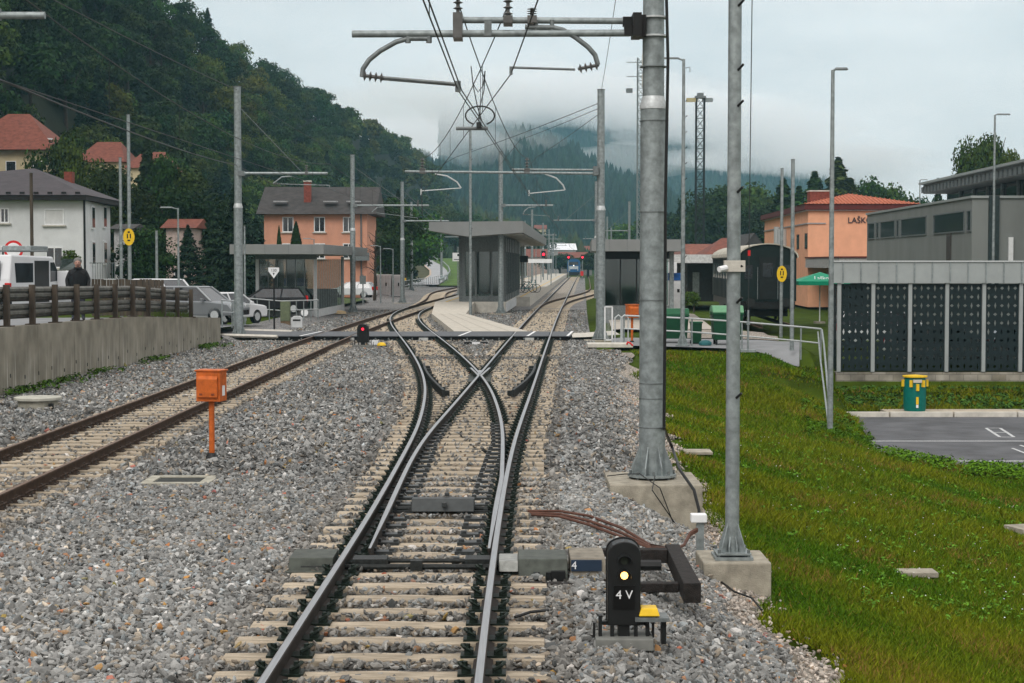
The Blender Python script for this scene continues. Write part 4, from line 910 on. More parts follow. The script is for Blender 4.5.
MAROON = mat('maroon_trim', (.11, .025, .022), .6, 0, .2, 3)
BRICKR = mat('chimney_brick', (.20, .055, .038), .85, 0, .3, 6)
DKGREEN = mat('wagon_green', (.006, .015, .014), .45, .1, .3, 3)
BINGR = mat('bin_green', (.010, .085, .035), .45, 0, .15, 6)
TEAL = mat('bin_teal', (.0, .13, .105), .5, 0, .15, 10)
CONTW = mat('container_white', (.62, .63, .62), .6, 0, .08, 2)
GREYB = mat('grey_cladding', (.20, .215, .205), .8, 0, .10, .7, stretch=(1, 1, .3))
ZINC = mat('zinc_panel', (.33, .36, .355), .5, .3, .08, 2)
LATT = mat('lattice_plate', (.012, .022, .024), .5, .2, .3, 8)
ROADL = mat('road_light', (.33, .34, .35), .8, 0, .1, .3)
WOODF = mat('weathered_wood', (.075, .060, .045), .9, 0, .4, 5, .5, 40, stretch=(1, 1, .2))
RAILW = mat('weathered_rail', (.13, .13, .115), .7, .2, .35, 4)
RAILD = mat('rail_brown', (.045, .04, .034), .8, .0, .3, 4)

def windows(parent, spec, front, m_frame=WHITE, m_pane=GLASSD, axis='x', d=1, sill=True, depth=.12, bars=True):
    """spec: (centre along wall, z centre, w, h); front: coordinate of the wall plane; d: outward sign"""
    for (c, z, w_, h) in spec:
        f = MB(); t_ = .07
        def B(mb, a0, a1, z0, z1, q0, q1, mi=0):
            if axis == 'x': mb.bb(a0, a1, min(q0, q1), max(q0, q1), z0, z1, mi)
            else: mb.bb(min(q0, q1), max(q0, q1), a0, a1, z0, z1, mi)
        o1, o2 = front - d * .02, front + d * .05
        B(f, c - w_ / 2, c - w_ / 2 + t_, z - h / 2, z + h / 2, o1, o2); B(f, c + w_ / 2 - t_, c + w_ / 2, z - h / 2, z + h / 2, o1, o2)
        B(f, c - w_ / 2 + t_, c + w_ / 2 - t_, z + h / 2 - t_, z + h / 2, o1, o2); B(f, c - w_ / 2 + t_, c + w_ / 2 - t_, z - h / 2, z - h / 2 + t_, o1, o2)
        if bars: B(f, c - .03, c + .03, z - h / 2 + t_, z + h / 2 - t_, o1, o2)
        fo = f.obj('window', [m_frame], parent)
        p = MB(); B(p, c - w_ / 2 + t_, c + w_ / 2 - t_, z - h / 2 + t_, z + h / 2 - t_, front - d * .02, front + d * .012); p.obj('pane', [m_pane], fo)
        if sill: s_ = MB(); B(s_, c - w_ / 2 - .12, c + w_ / 2 + .12, z - h / 2 - .09, z - h / 2 - .002, front, front + d * .16); s_.obj('sill', [CONCL if m_frame == WHITE else m_frame], fo)

# ------------------------------------------------------------------ retaining wall, guard rail, road on the left
WALLM = bpy.data.materials.new('board_formed_concrete'); WALLM.use_nodes = True
t = WALLM.node_tree; b = t.nodes['Principled BSDF']; b.inputs['Roughness'].default_value = .9
tc = N(t, 'ShaderNodeTexCoord'); mp = N(t, 'ShaderNodeMapping'); mp.inputs['Scale'].default_value = (1, .7, .6); n1 = N(t, 'ShaderNodeTexNoise'); n1.inputs['Scale'].default_value = 2.2; n1.inputs['Detail'].default_value = 7
mp2 = N(t, 'ShaderNodeMapping'); mp2.inputs['Scale'].default_value = (1, 2.6, .12); n2 = N(t, 'ShaderNodeTexNoise'); n2.inputs['Scale'].default_value = 4; n2.inputs['Detail'].default_value = 3
cr = N(t, 'ShaderNodeValToRGB'); e = cr.color_ramp.elements; e[0].position = .32; e[0].color = (.15, .138, .104, 1); e[1].position = .70; e[1].color = (.28, .262, .205, 1)
cr2 = N(t, 'ShaderNodeValToRGB'); e = cr2.color_ramp.elements; e[0].position = .53; e[0].color = (0, 0, 0, 1); e[1].position = .68; e[1].color = (1, 1, 1, 1)
sx = N(t, 'ShaderNodeSeparateXYZ'); mz = N(t, 'ShaderNodeMapRange'); mz.inputs['From Min'].default_value = .9; mz.inputs['From Max'].default_value = -.1; mul = N(t, 'ShaderNodeMath', operation='MULTIPLY')
mx = N(t, 'ShaderNodeMix', data_type='RGBA'); mx.inputs['B'].default_value = (.44, .43, .38, 1)
lk = t.links.new
lk(tc.outputs['Object'], mp.inputs['Vector']); lk(mp.outputs['Vector'], n1.inputs['Vector']); lk(n1.outputs['Fac'], cr.inputs['Fac']); lk(tc.outputs['Object'], mp2.inputs['Vector']); lk(mp2.outputs['Vector'], n2.inputs['Vector']); lk(n2.outputs['Fac'], cr2.inputs['Fac'])
lk(tc.outputs['Object'], sx.inputs['Vector']); lk(sx.outputs['Z'], mz.inputs['Value']); lk(mz.outputs['Result'], mul.inputs[0]); lk(cr2.outputs['Color'], mul.inputs[1]); lk(mul.outputs['Value'], mx.inputs['Factor']); lk(cr.outputs['Color'], mx.inputs['A']); lk(mx.outputs['Result'], b.inputs['Base Color'])
def wtop(y): return 1.40 if y < 40 else lerp(1.40, 1.25, (y - 40) / 14) if y < 54 else lerp(1.25, .80, (y - 54) / 13.2)
WR = thing('retaining_wall', 'long stained board-marked concrete retaining wall left of the rusty track', 'wall')
ys = yr(8, 67.2, 2.0); mb = MB()
vs = []; 
for y in ys:
    x = wallx(y); z = wtop(y)
    for k in range(5): vs.append((x, y, lerp(-.5, z, k / 4)))
    vs += [(x - .35, y, z), (x - .35, y, -.5)]
fs = []
for j in range(len(ys) - 1):
    for k in range(6): a = j * 7 + k; fs.append((a, a + 7, a + 8, a + 1))
fs += [tuple(len(vs) - 7 + k for k in range(7)), tuple(range(6, -1, -1))]
mb.add(vs, [tuple(reversed(f)) for f in fs]); mb.obj('wall', [WALLM], WR)
mb = MB(); y = 9.0
while y < 67:
    mb.bb(wallx(y) - .001, wallx(y) + .003, y - .008, y + .008, -.2, wtop(y) - .02, 0); y += rnd.uniform(2.0, 5.0)
mb.obj('board_joint', [mat('joint_dark', (.14, .13, .10), .9, 0, .3, 3)], WR)['kind'] = 'stuff'
mb = MB(); y = 38.0
while y < 66:
    z = .12 + .08 * math.sin(y * 2.3); mb.bb(wallx(y) - .001, wallx(y) + .008, y - .025, y + .025, z, z + .09); y += 1.13
mb.obj('drain_hole', [BLACK], WR)['kind'] = 'stuff'
# road surface left of the wall
mb = MB(); ys = yr(8, 78, 2)
for a, b in zip(ys[:-1], ys[1:]):
    mb.add([(-23, a, gz(-13.5, a) + .03), (wallx(a) - .6, a, gz(-13.5, a) + .03), (wallx(b) - .6, b, gz(-13.5, b) + .03), (-23, b, gz(-13.5, b) + .03)], [(0, 1, 2, 3)])
struct(mb.obj('road', [ASPHL]))
GR = thing('guard_rail', 'weathered guard rail with brown posts and two steel beams on top of the wall', 'guard rail')
ppx = [-45, -19, 6.6, 32.3, 55, 76.9, 96.8, 115.3, 132.9, 148.3, 163.6, 177.4, 191]; posts = []
for i, px in enumerate(ppx):
    u = (px - 512) / 1750; D = -11.95 / (u + .0) ; D = D + .0; x = wallx(D) - .18; D = x / u; posts.append((x, D, wtop(D)))
for i, (x, y, z) in enumerate(posts):
    MB().box((x, y, z + .5), (.13, .14, 1.0), rz=0).box((x, y, z + .01), (.3, .3, .03)).obj('post', [WOODF], GR)
for zb in (.80, .38):
    for (x0, y0, z0_), (x1, y1, z1_) in zip(posts[:-1], posts[1:]):
        mb = MB(); pr = [(-.14, -.15), (-.08, -.10), (-.08, -.04), (-.13, 0), (-.08, .04), (-.08, .10), (-.14, .15)]
        vs = [(x0 + a, y0, z0_ + zb + b_) for a, b_ in pr] + [(x1 + a, y1, z1_ + zb + b_) for a, b_ in pr]
        mb.add(vs, [(k, k + 7, k + 8, k + 1) for k in range(6)]); o = mb.obj('beam', [RAILW], GR); sf = o.modifiers.new('solid', 'SOLIDIFY'); sf.thickness = .02
    mb = MB()
    for (x0, y0, z0_), (x1, y1, z1_) in zip(posts[:-1], posts[1:]):
        mb.tube([(x0 - .16, y0, z0_ + zb - .17), (x1 - .16, y1, z1_ + zb - .17)], .05, 6)
    mb.obj('spacer_rail', [RAILD], GR)
# timber board fence behind the guard rail
BF = thing('board_fence', 'dark weathered board fence behind the guard rail beside the white house', 'fence')
for i in range(6):
    a = W(93 + i * 12, 280, 71); mb = MB()
    for k in range(4): mb.box((a.x + k * .125, 71 + .02 * (k % 2), .9 + .6), (.11, .02, 1.5 - .05 * (i % 2)))
    mb.obj('board_panel', [WOODF], BF)

# ------------------------------------------------------------------ glass shelters
def shelter_left():
    t = thing('glass_shelter', 'grey flat roofed glass shelter left of the rusty track below the salmon house', 'shelter', (-10.9, 97, -.1)); X = lambda x: x + 10.9
    sl = .03
    mb = MB(); mb.prism([(-4.25, -3), (.8, -3), (1.25, 20), (-3.8, 20)], 3.47, 4.0); mb.obj('roof', [ROOFG], t, bevel=.01)
    for k in range(4): MB().bb(-4.25 + 5.05 * (k + .5) / 4 - .015, -4.25 + 5.05 * (k + .5) / 4 + .015, -3.006, -3.0, 3.48, 3.99).obj('roof_seam', [GALVD], t)
    for x, y in ((-3.2, 0), (0, 0), (.35, 12), (-2.9, 12)): MB().box((x, y, 1.7), (.18, .18, 3.4)).obj('column', [GALVL], t)
    MB().box((-1.5, 1.8, 1.7), (.5, .5, 3.4)).obj('column', [GALVD], t)
    n = 6
    for k in range(n):
        a, b_ = lerp(-3.1, -.1, k / n), lerp(-3.1, -.1, (k + 1) / n); MB().bb(a + .01, b_ - .01, -.01, .01, .4, 3.2).obj('glass_panel', [TG], t)
        MB().bb(a - .02, a + .02, -.04, .04, .35, 3.3).obj('mullion', [GALVD], t)
    n = 12
    for k in range(n):
        a, b_ = .1 + k * .98, .1 + (k + 1) * .98; xa, xb = a * sl, b_ * sl
        MB().add([(xa, a, .45), (xb, b_ - .04, .45), (xb, b_ - .04, 3.2), (xa, a, 3.2)], [(0, 1, 2, 3)]).obj('glass_panel', [TGF], t)
        mb = MB()
        for q in range(2): mb.box((xa + .03, a + q * .49, 1.85), (.025, .05, 2.8))
        mb.obj('fin', [GALV], t)
    MB().bb(-3.2, .0, -.06, .06, .0, .36).obj('plinth', [PLINTH], t); MB().prism([(-.04, .1), (.12, .1), (.47, 12), (.3, 12)], 0, .42).obj('plinth', [PLINTH], t)
    MB().bb(-3.2, .0, 12, 12.15, .0, 1.4).obj('back_wall', [GALVD], t); MB().bb(-3.3, .1, -.1, .12, 3.2, 3.46).obj('header', [GALVD], t)
    return t
shelter_left()
q = W(295, 300, 106); t = thing('ticket_machine', 'white and blue ticket machine seen through the left shelter glass', 'machine', (q.x, 106, -.1)); MB().bb(-.6, .6, -.3, .3, 0, 1.6).obj('cabinet', [WHITE], t); MB().bb(-.6, .6, -.32, .32, 1.61, 2.1).obj('header', [mat('blue_paint', (.02, .10, .32), .5)], t); MB().bb(-.35, .3, -.31, -.301, .9, 1.4).obj('screen', [GLASSD], t)

def shelter_mid():
    t = thing('platform_shelter', 'glass waiting shelter under a long slanted grey canopy on the island platform', 'shelter', (0, 0, 0)); slp = .0385
    el = [W(px, py, 104) for px, py in ((429, 222), (523, 221), (523, 232.6), (467, 236.4), (429, 230.5))]
    ends = (104, 177); mb = MB(); vs = []
    for y in ends: vs += [(p.x + (y - 104) * slp, y, p.z) for p in el]
    mb.add(vs, [(4, 3, 2, 1, 0), (5, 6, 7, 8, 9)] + [(i, (i + 1) % 5, 5 + (i + 1) % 5, 5 + i) for i in range(5)]); mb.obj('canopy', [ROOFG], t)
    mb = MB()
    for k in range(24):
        y = 106 + k * 3; x = el[2].x + (y - 104) * slp; mb.box((x - .9, y, el[2].z - .06), (1.6, .12, .10))
    mb.obj('rafter', [CONCL], t)['kind'] = 'stuff'
    for k in range(8):
        y = 112 + k * 8.5
        if y > 136: MB().cyl(-1.6 + (y - 104) * slp, y, PX, 4.6, .11, seg=10).obj('column', [GALV], t)
    xl, xr = W(462, 300, 109).x, W(505.5, 300, 109).x; f = lambda x, y: x + (y - 109) * slp
    for x in (xl + .12, lerp(xl, xr, .32), lerp(xl, xr, .68), xr - .1): MB().box((x, 109, 2.55), (.2 if x == xl + .12 else .12, .14, 4.1)).obj('column', [GALVD], t)
    MB().box((xl - .05, 109.6, 2.55), (.3, .3, 4.1)).obj('column', [GALVD], t)
    for k in range(3):
        a, b_ = lerp(xl + .2, xr - .15, k / 3), lerp(xl + .2, xr - .15, (k + 1) / 3)
        MB().bb(a + .05, b_ - .05, 109.0, 109.02, .85, 3.6).obj('glass_panel', [TG], t)
    MB().bb(xl, xr, 108.97, 109.1, PX, .85).obj('plinth', [GALVD], t); MB().bb(xl, xr, 108.95, 109.12, 3.6, 4.55).obj('header', [GALVD], t)
    for k in range(9):
        y = 109.1 + k * 2.85; x0, x1 = f(xr, y), f(xr, y + 2.85)
        MB().add([(x0, y + .08, .9), (x1, y + 2.8, .9), (x1, y + 2.8, 3.6), (x0, y + .08, 3.6)], [(0, 1, 2, 3)]).obj('glass_panel', [TG], t); MB().box((x0, y, 2.5), (.12, .12, 4.0)).obj('column', [GALVD], t)
    mb = MB(); mb.add([(f(xr, 109) - .01, 109.13, 3.6), (f(xr, 135), 135, 3.6), (f(xr, 135), 135, 4.5), (f(xr, 109) - .01, 109.13, 4.5)], [(0, 1, 2, 3)]); mb.add([(f(xr, 109), 109.13, PX), (f(xr, 135), 135, PX), (f(xr, 135), 135, .9), (f(xr, 109), 109.13, .9)], [(0, 1, 2, 3)]); mb.obj('side_panel', [GALVD], t)
    mb = MB(); mb.bb(xl, xl + .06, 109.2, 134, PX, 4.5); mb.obj('side_panel', [TG], t); MB().bb(xl, xr + .9, 134, 134.1, PX, 4.5).obj('back_wall', [GALVD], t)
    MB().prism([(-.39, 107.9), (-.30, 107.9), (.62, 132), (.52, 132)], -.1, .46).obj('plinth', [PLINTH], t)
    for k in range(3): MB().box((lerp(xl, xr, .3 + .2 * k), 112 + k, 1.0), (.5, 1.4, .08)).obj('bench', [WOODF], t)
shelter_mid()
def shelter_right():
    t = thing('glass_shelter', 'glass shelter with a grey flat roof and dark display band right of the running track', 'shelter', (0, 0, 0))
    a, b_ = W(591.5, 240, 88), W(681, 240, 88); MB().prism([(a.x, 88), (b_.x, 88), (b_.x + .55, 102), (a.x + .55, 102)], 3.49, 4.08).obj('roof', [ROOFG], t, bevel=.01)
    for k in range(1, 5): x = lerp(a.x, b_.x, k / 5); MB().bb(x - .012, x + .012, 87.99, 88.0, 3.5, 4.07).obj('roof_seam', [GALVD], t)
    x0, x1 = W(604, 280, 90).x, W(669, 280, 90).x
    MB().bb(x0, x1, 89.95, 90.05, -.3, .72).obj('plinth', [GALVD], t)
    n = 4
    for k in range(n):
        p, q = lerp(x0, x1, k / n), lerp(x0, x1, (k + 1) / n); MB().bb(p + .03, q - .03, 89.99, 90.01, .73, 3.1).obj('glass_panel', [TG], t); MB().bb(p - .03, p + .03, 89.94, 90.06, .72, 3.2).obj('mullion', [BLACK], t)
    bd = MB().bb(x0, x1, 89.9, 90.08, 3.11, 3.48).obj('display_band', [BLACK], t)
    text('131T', 'display_text', .32, (W(652, 255, 89.9).x, 89.88, 3.27), (R(90), 0, 0), mat('dim_white', (.55, .58, .58), .6), bd)
    for k in range(4): y = 90.1 + k * 2.5; MB().add([(x0 + k * .1, y, .73), (x0 + k * .1 + .1, y + 2.45, .73), (x0 + k * .1 + .1, y + 2.45, 3.1), (x0 + k * .1, y, 3.1)], [(0, 1, 2, 3)]).obj('glass_panel', [TG], t)
    MB().bb(x0 + .4, x1 + .3, 100, 100.1, -.2, 3.45).obj('back_wall', [mat('dark_wall', (.03, .035, .035), .8)], t)
    MB().box((x1 + .15, 90.2, 1.6), (.22, .22, 3.8)).obj('column', [GALV], t); MB().box((x0 - .15, 90.2, 1.6), (.16, .16, 3.8)).obj('column', [GALV], t)
shelter_right()

# ------------------------------------------------------------------ railings
def railing(label, pts, h=1.0, posts=True, sp=2.2, name='railing', r=.024, mid=True):
    t = thing(name, label, 'railing'); P_ = [Vector(p) for p in pts]
    MB().tube([p + Vector((0, 0, h)) for p in P_], r, 8).obj('top_rail', [GALVL], t)
    if mid: MB().tube([p + Vector((0, 0, h * .52)) for p in P_], r * .9, 8).obj('mid_rail', [GALVL], t)
    for a, b_ in zip(P_[:-1], P_[1:]):
        n = max(1, round((b_ - a).length / sp))
        for k in range(n): p = a.lerp(b_, k / n); MB().tube([p - Vector((0, 0, .1)), p + Vector((0, 0, h))], r, 8).obj('post', [GALV], t)
    p = P_[-1]; MB().tube([p - Vector((0, 0, .1)), p + Vector((0, 0, h))], r, 8).obj('post', [GALV], t); return t
def rp(px, py, D, h=1.0): q = W(px, py, D); return (q.x, q.y, q.z - h)
railing('low galvanised railing running along the path in front of the green dumpsters', [rp(624, 315.5, 64), rp(692, 318.5, 62.5), rp(742, 322, 61), rp(801, 327, 59), rp(821, 329, 58)], 1.0, sp=3.5, r=.03)
hr = thing('handrail', 'two galvanised tubes slanting down the grass bank beside the tall lamp post', 'railing')
MB().tube([W(822, 330, 58), W(824, 345, 56), W(831, 425, 45)], .032, 8).obj('top_rail', [GALV], hr); MB().tube([W(818, 332, 58.2), W(820.5, 360, 54), W(829, 428, 44.6)], .028, 8).obj('mid_rail', [GALV], hr)
gt = thing('gate', 'small galvanised hoop gate at the end of the path railing', 'gate'); a = W(615, 341, 64)
for dx in (0, .22): MB().tube([(a.x + dx, 64, -.1), (a.x + dx, 64, .9), (a.x + dx + .12, 64, 1.0), (a.x + dx + .26, 64, .9), (a.x + dx + .26, 64, -.1)], .026, 8).obj('hoop', [GALVL], gt, smooth=True)
a = W(608.5, 338, 66); gp = thing('gate', 'white mesh gate panel beside the footway mast', 'gate', (a.x, 66, -.1)); mb = MB()
for z in (.1, 1.35): mb.box((0, 0, z), (.3, .05, .05))
for x in (-.14, .14): mb.box((x, 0, .7), (.05, .05, 1.3))
mb.obj('frame', [WHITE], gp); mb = MB()
for k in range(5): mb.box((-.1 + k * .05, 0, .72), (.012, .012, 1.2))
mb.obj('mesh', [GALVL], gp)['kind'] = 'stuff'
railing('galvanised railing in front of the left glass shelter', [rp(245, 298, 86), rp(281, 301, 88), rp(318, 300, 93)], 1.0, sp=1.0, r=.028)
railing('short galvanised railing between the wall end and the path', [rp(222, 300, 70), rp(232, 301, 72), rp(246, 298, 85)], 1.0, sp=1.5, r=.028)
railing('thin barrier fence along the curved road behind the containers', [rp(368, 283, 165), rp(395, 283, 175), rp(424, 279, 220), rp(448, 275, 250)], 1.1, sp=2.5, r=.03)

# ------------------------------------------------------------------ poles, lamps, signs
def lamp_post(label, x, y, z0, H, side=1, arm=.5, r=.07, double=False, peg=False, group=None, flat=True, hl=.62):
    t = thing('lamp_post', label, 'lamp post', (x, y, z0), 0, group); MB().tube([(0, 0, 0), (0, 0, H * .5), (0, 0, H)], [r, r * .85, r * .6], 12).obj('pole', [GALV], t, smooth=True)
    for s in ((-1, 1) if double else (side,)):
        mb = MB(); mb.tube([(0, 0, H - .05), (s * arm * .5, 0, H + .02)], r * .4, 6); mb.obj('arm', [GALV], t)
        mb = MB(); x0, x1 = s * arm * .35, s * (arm * .35 + hl); mb.box(((x0 + x1) / 2, 0, H + .03), (hl, .2, .06), top=(hl * .8, .14)); mb.obj('lamp_head', [GALVD], t, bevel=.01)
    if peg:
        mb = MB()
        for k in range(14): mb.tube([(r * .8, -.02, 1.5 + k * .55), (r * .8 + .06, -.05, 1.56 + k * .55)], .014, 5)
        mb.obj('step_peg', [BLACK], t)['kind'] = 'stuff'
    return t
q = G(682.5, 346, -.05); lp = lamp_post('tall lamp post with climbing pegs and a grey lamp head behind the railing', q.x, q.y, -.05, W(685, 59, q.y).z + .05, -1, .4, .085, peg=True)
mb = MB(); mb.cyl(0, 0, 0, .05, .25, seg=12); base_fins(mb, .08, .03, .45, 4, .14); mb.obj('base_plate', [GALV], lp)
MB().tube([(.06, 0, W(0, 68, q.y).z + .05), (.22, 0, W(0, 67, q.y).z + .05), (.22, 0, W(0, 72, q.y).z + .05)], .015, 5).obj('hook', [GALVD], lp)
q = G(830, 425, -1.17); lamp_post('tall slim lamp post standing on the grass bank left of the perforated shed', q.x, q.y, -1.25, W(827, 68, q.y).z + 1.2, 1, .1, .075, hl=.34)
q = W(995, 115, 75); lamp_post('tall slim lamp post rising behind the perforated shed', q.x, 75, -.7, q.z + .7, 1, .1, .07)
q = W(920, 180, 160); lamp_post('far slim lamp post between the station roof and the grey hall', q.x, 160, -.5, q.z + .5, 1, .2, .08)
q = W(178, 208, 80); lamp_post('short lamp post with a flat head behind the parked cars', q.x, 80, .3, q.z - .3, -1, .6, .06)
q = W(380.5, 246, 130); lamp_post('left of the two small lamp posts by the white containers', q.x, 130, -.1, q.z + .1, -1, .5, .06)
q = W(393, 249, 135); lamp_post('right of the two small lamp posts by the white containers', q.x, 135, -.1, q.z + .1, -1, .5, .06)
q = W(314, 239, 125); lamp_post('small lamp post over the left shelter roof before the salmon house', q.x, 125, -.1, q.z + .1, -1, .5, .06)
def pole(label, px, ytop, ybase, D, z0, r=.06, m=GALV, name='pole', pegs=False):
    a, b_ = W(px, ytop, D), W(px, ybase, D); t = thing(name, label, 'pole', (b_.x, D, z0)); MB().tube([(0, 0, 0), (0, 0, a.z - z0)], [r, r * .85], 10).obj('shaft', [m], t, smooth=True); MB().cyl(0, 0, a.z - z0 + .001, a.z - z0 + .03, r, seg=10).obj('cap', [GALVD], t); return t, a
def oval_sign(t, z, w_, h, dy=-.09):
    pts = [(w_ / 2 * math.cos(a), h / 2 * math.sin(a)) for a in [2 * math.pi * k / 20 for k in range(20)]]
    o = MB().prof([(a, z + b_) for a, b_ in pts], dy - .02, dy).obj('sign_disc', [YELLOW], t)
    mb = MB()
    for (cx_, cz, ww, hh) in ((-.06, .03, .05, .16), (.07, .03, .05, .16), (0, -.12, .12, .05), (0, .17, .1, .06)): mb.box((cx_ * w_ / .5, dy - .024, z + cz * h / .6), (ww * w_ / .5, .006, hh * h / .6))
    mb.obj('symbol', [BLACK], o)
t, a = pole('galvanised pole carrying a yellow oval sign before the old wagon', 781, 169, 334, 70.5, -.1, .07); oval_sign(t, W(782, 274, 70).z + .1, .40, .66)
t, a = pole('taller galvanised pole right of the one with the yellow sign', 791.7, 160, 350, 61, -.15, .075)
t, a = pole('galvanised pole carrying a yellow oval sign behind the guard rail', 130, 115, 300, 74, .5, .085); oval_sign(t, W(128.5, 237, 74).z - .5, .48, .72); t.children[0]
pole('thinner galvanised pole left of the yellow sign behind the guard rail', 121.5, 158, 300, 82, .3, .08)
pole('dark wooden pole standing against the white house front', 32.5, 173, 290, 92, .9, .10, WOODF)
pole('short thin grey pole below the wooded slope by the lamp', 157, 231, 290, 90, .2, .08)
pole('thin grey pole just left of the left glass shelter', 245, 226, 300, 84, -.1, .05)
t, a = pole('thin tall pole with pegs standing on the platform ramp', 470.5, 130, 318, 98, -.05, .085)
mb = MB()
for k in range(16): mb.tube([(.07, -.03, 1 + k * .55), (.13, -.06, 1.05 + k * .55)], .014, 4)
mb.obj('step_peg', [BLACK], t)['kind'] = 'stuff'
t, a = pole('slim pole with a yellow black band near the curved road', 404.5, 262, 286, 205, -.2, .09, GALVD)
MB().cyl(0, 0, 1.0, 1.35, .2, seg=10).obj('yellow_band', [YELLOW], t); MB().cyl(0, 0, 1.36, 1.7, .2, seg=10).obj('black_band', [BLACK], t)
t, a = pole('thin post with a small square grey sign on the grass patch', 363, 275, 303, 125, -.1, .05); MB().box((0, -.08, a.z - .25), (.45, .04, .6)).obj('sign_plate', [GALVD], t)
# triangular white sign on a black post
q = G(274.3, 331, -.12); t = thing('trackside_sign', 'white downward triangle sign on a thin black post before the left shelter', 'sign', (q.x, q.y, -.12))
MB().cyl(0, 0, 0, W(0, 268, q.y).z + .1, .04, seg=8).obj('post', [BLACK], t); zt = W(0, 267.5, q.y).z + .12
sg = MB().prof([(-.24, zt), (.24, zt), (.24, zt - .16), (0, zt - .48), (-.24, zt - .16)], -.07, -.05).obj('plate', [WHITE], t)
text('130', 'figures', .17, (0, -.075, zt - .13), (R(90), 0, 0), BLACK, sg); MB().prof([(-.04, zt - .24), (.04, zt - .24), (0, zt - .36)], -.078, -.071).obj('mark', [BLACK], sg)
q = G(285.5, 325, -.12); t = thing('cable_cabinet', 'mossy grey green cabinet post before the left glass shelter', 'cabinet', (q.x, q.y, -.15)); MB().box((0, 0, .7), (.46, .35, .95)).obj('housing', [mat('moss_green', (.12, .145, .085), .8, 0, .2, 5)], t, bevel=.02); MB().box((0, 0, .12), (.44, .33, .2)).obj('foot', [mat('rust_foot', (.14, .10, .06), .8)], t)
q = G(297, 327, -.12); t = thing('marker_stone', 'small rounded white marker beside the green cabinet', 'marker', (q.x, q.y, -.15)); MB().prof([(-.26, 0), (.26, 0), (.26, .45), (.15, .55), (-.15, .55), (-.26, .45)], -.12, .12).obj('stone', [PLINTH], t, bevel=.02); MB().box((0, -.13, .36), (.36, .02, .07)).obj('mark', [BLACK], t)
q = G(305, 318, -.05); t = thing('loudspeaker', 'small white horn loudspeaker by the railing of the left shelter', 'loudspeaker', (q.x, q.y, .1)); MB().tube([(0, -.2, .15), (0, .1, .15)], [.2, .08], 12).obj('horn', [WHITE], t)
# info sign by the middle shelter
t, a = pole('pole with a square white information sign left of the middle shelter', 458, 247, 292, 150, 0, .06); q = MB().box((-.1, -.1, W(0, 257, 150).z), (.72, .05, .72)).obj('sign_plate', [WHITE], t); MB().box((.05, -.13, W(0, 255, 150).z), (.2, .01, .2)).obj('mark', [BLACK], q); MB().box((-.1, -.13, W(0, 259.5, 150).z), (.5, .01, .08)).obj('mark', [GALVD], q)
# lattice towers
def lattice(label, px, ytop, ybase, D, w_, head):
    a, b_ = W(px, ytop, D), W(px, ybase, D); z0 = -1.0; H = a.z - z0; t = thing('lattice_tower', label, 'tower', (b_.x, D, z0)); mb = MB()
    h = w_ / 2
    for x in (-h, h):
        for y in (-h, h): mb.tube([(x, y, 0), (x, y, H)], .09, 4)
    n = int(H / (w_ * 1.25)); 
    for k in range(n):
        z, z2 = H * k / n, H * (k + 1) / n
        for y in (-h, h): mb.tube([(-h, y, z), (h, y, z2)], .035, 3); mb.tube([(h, y, z), (-h, y, z2)], .035, 3); mb.tube([(-h, y, z), (h, y, z)], .035, 3)
        for x in (-h, h): mb.tube([(x, -h, z), (x, h, z2)], .035, 3)
    mb.obj('lattice_mast', [DARKST if head == 'light' else GALV], t)
    if head == 'light':
        MB().box((0, 0, H + .1), (w_ * 1.3, w_ * 1.3, .3)).obj('platform', [GALVD], t); MB().box((-1.2, -.2, H - .3), (1.6, .5, .55)).obj('floodlight', [mat('lamp_yellowish', (.45, .40, .22), .5)], t); MB().box((1.0, -.2, H - .3), (1.5, .5, .55)).obj('floodlight', [GALV], t); MB().box((0, 0, H + .5), (.9, .6, .4)).obj('floodlight', [GALVD], t)
    else:
        MB().cyl(.3, 0, H, H + 3, .05, seg=6).obj('antenna', [GALVD], t)
        for z in (H - 2.6, H - .6): MB().tube([(-2, 0, z), (.3, 0, z)], .06, 5).obj('antenna_arm', [GALV], t); 
        for z in (H - 2.8, H): MB().box((.3, -.4, z - .4), (.28, .2, 1.8)).obj('antenna_panel', [CONCL], t)
        MB().box((-1.6, 0, H - 4.6), (.9, .6, .6)).obj('dish', [GALVD], t)
lattice('dark lattice floodlight tower beyond the old wagon', 699.5, 98, 262, 250, 1.15, 'light')
lattice('pale lattice antenna tower behind the tall overhead line mast', 640, 58, 262, 250, .85, 'ant')

# ------------------------------------------------------------------ station forecourt objects
def dumpster(label, px0, px1, D, h, m_lid, open_=False):
    a, b_ = W(px0, 340, D), W(px1, 340, D); w_ = b_.x - a.x; t = thing('dumpster', label, 'dumpster', ((a.x + b_.x) / 2, D, -.06))
    MB().box((0, 0, h * .46), (w_ * .86, .9, h * .66), top=(w_ * .96, 1.0)).obj('body', [mat('dumpster_green', (.006, .05, .022), .5, 0, .15, 5)], t, bevel=.02)
    MB().box((0, 0, h * .80), (w_, 1.06, .06)).obj('rim', [BINGR], t, bevel=.01)
    mb = MB(); mb.prof([(-.53, h * .83), (.53, h * .83), (.45, h * .96), (.1, h), (-.3, h)], -w_ / 2, w_ / 2, axis='x'); mb.obj('lid', [m_lid], t, bevel=.02)
    for s in (-1, 1):
        for y in (-.35, .35): MB().tube([(s * w_ * .36 - .03, y, .1), (s * w_ * .36 + .03, y, .1)], .1, 12).obj('wheel', [BLACK], t)
        MB().box((s * (w_ / 2 + .02), 0, h * .72), (.05, .2, .06)).obj('handle', [GALVD], t)
dumpster('dark green dumpster with a pale green lid behind the railing', 711, 742, 63.5, 1.42, mat('lid_pale', (.13, .30, .17), .5, 0, .15, 4))
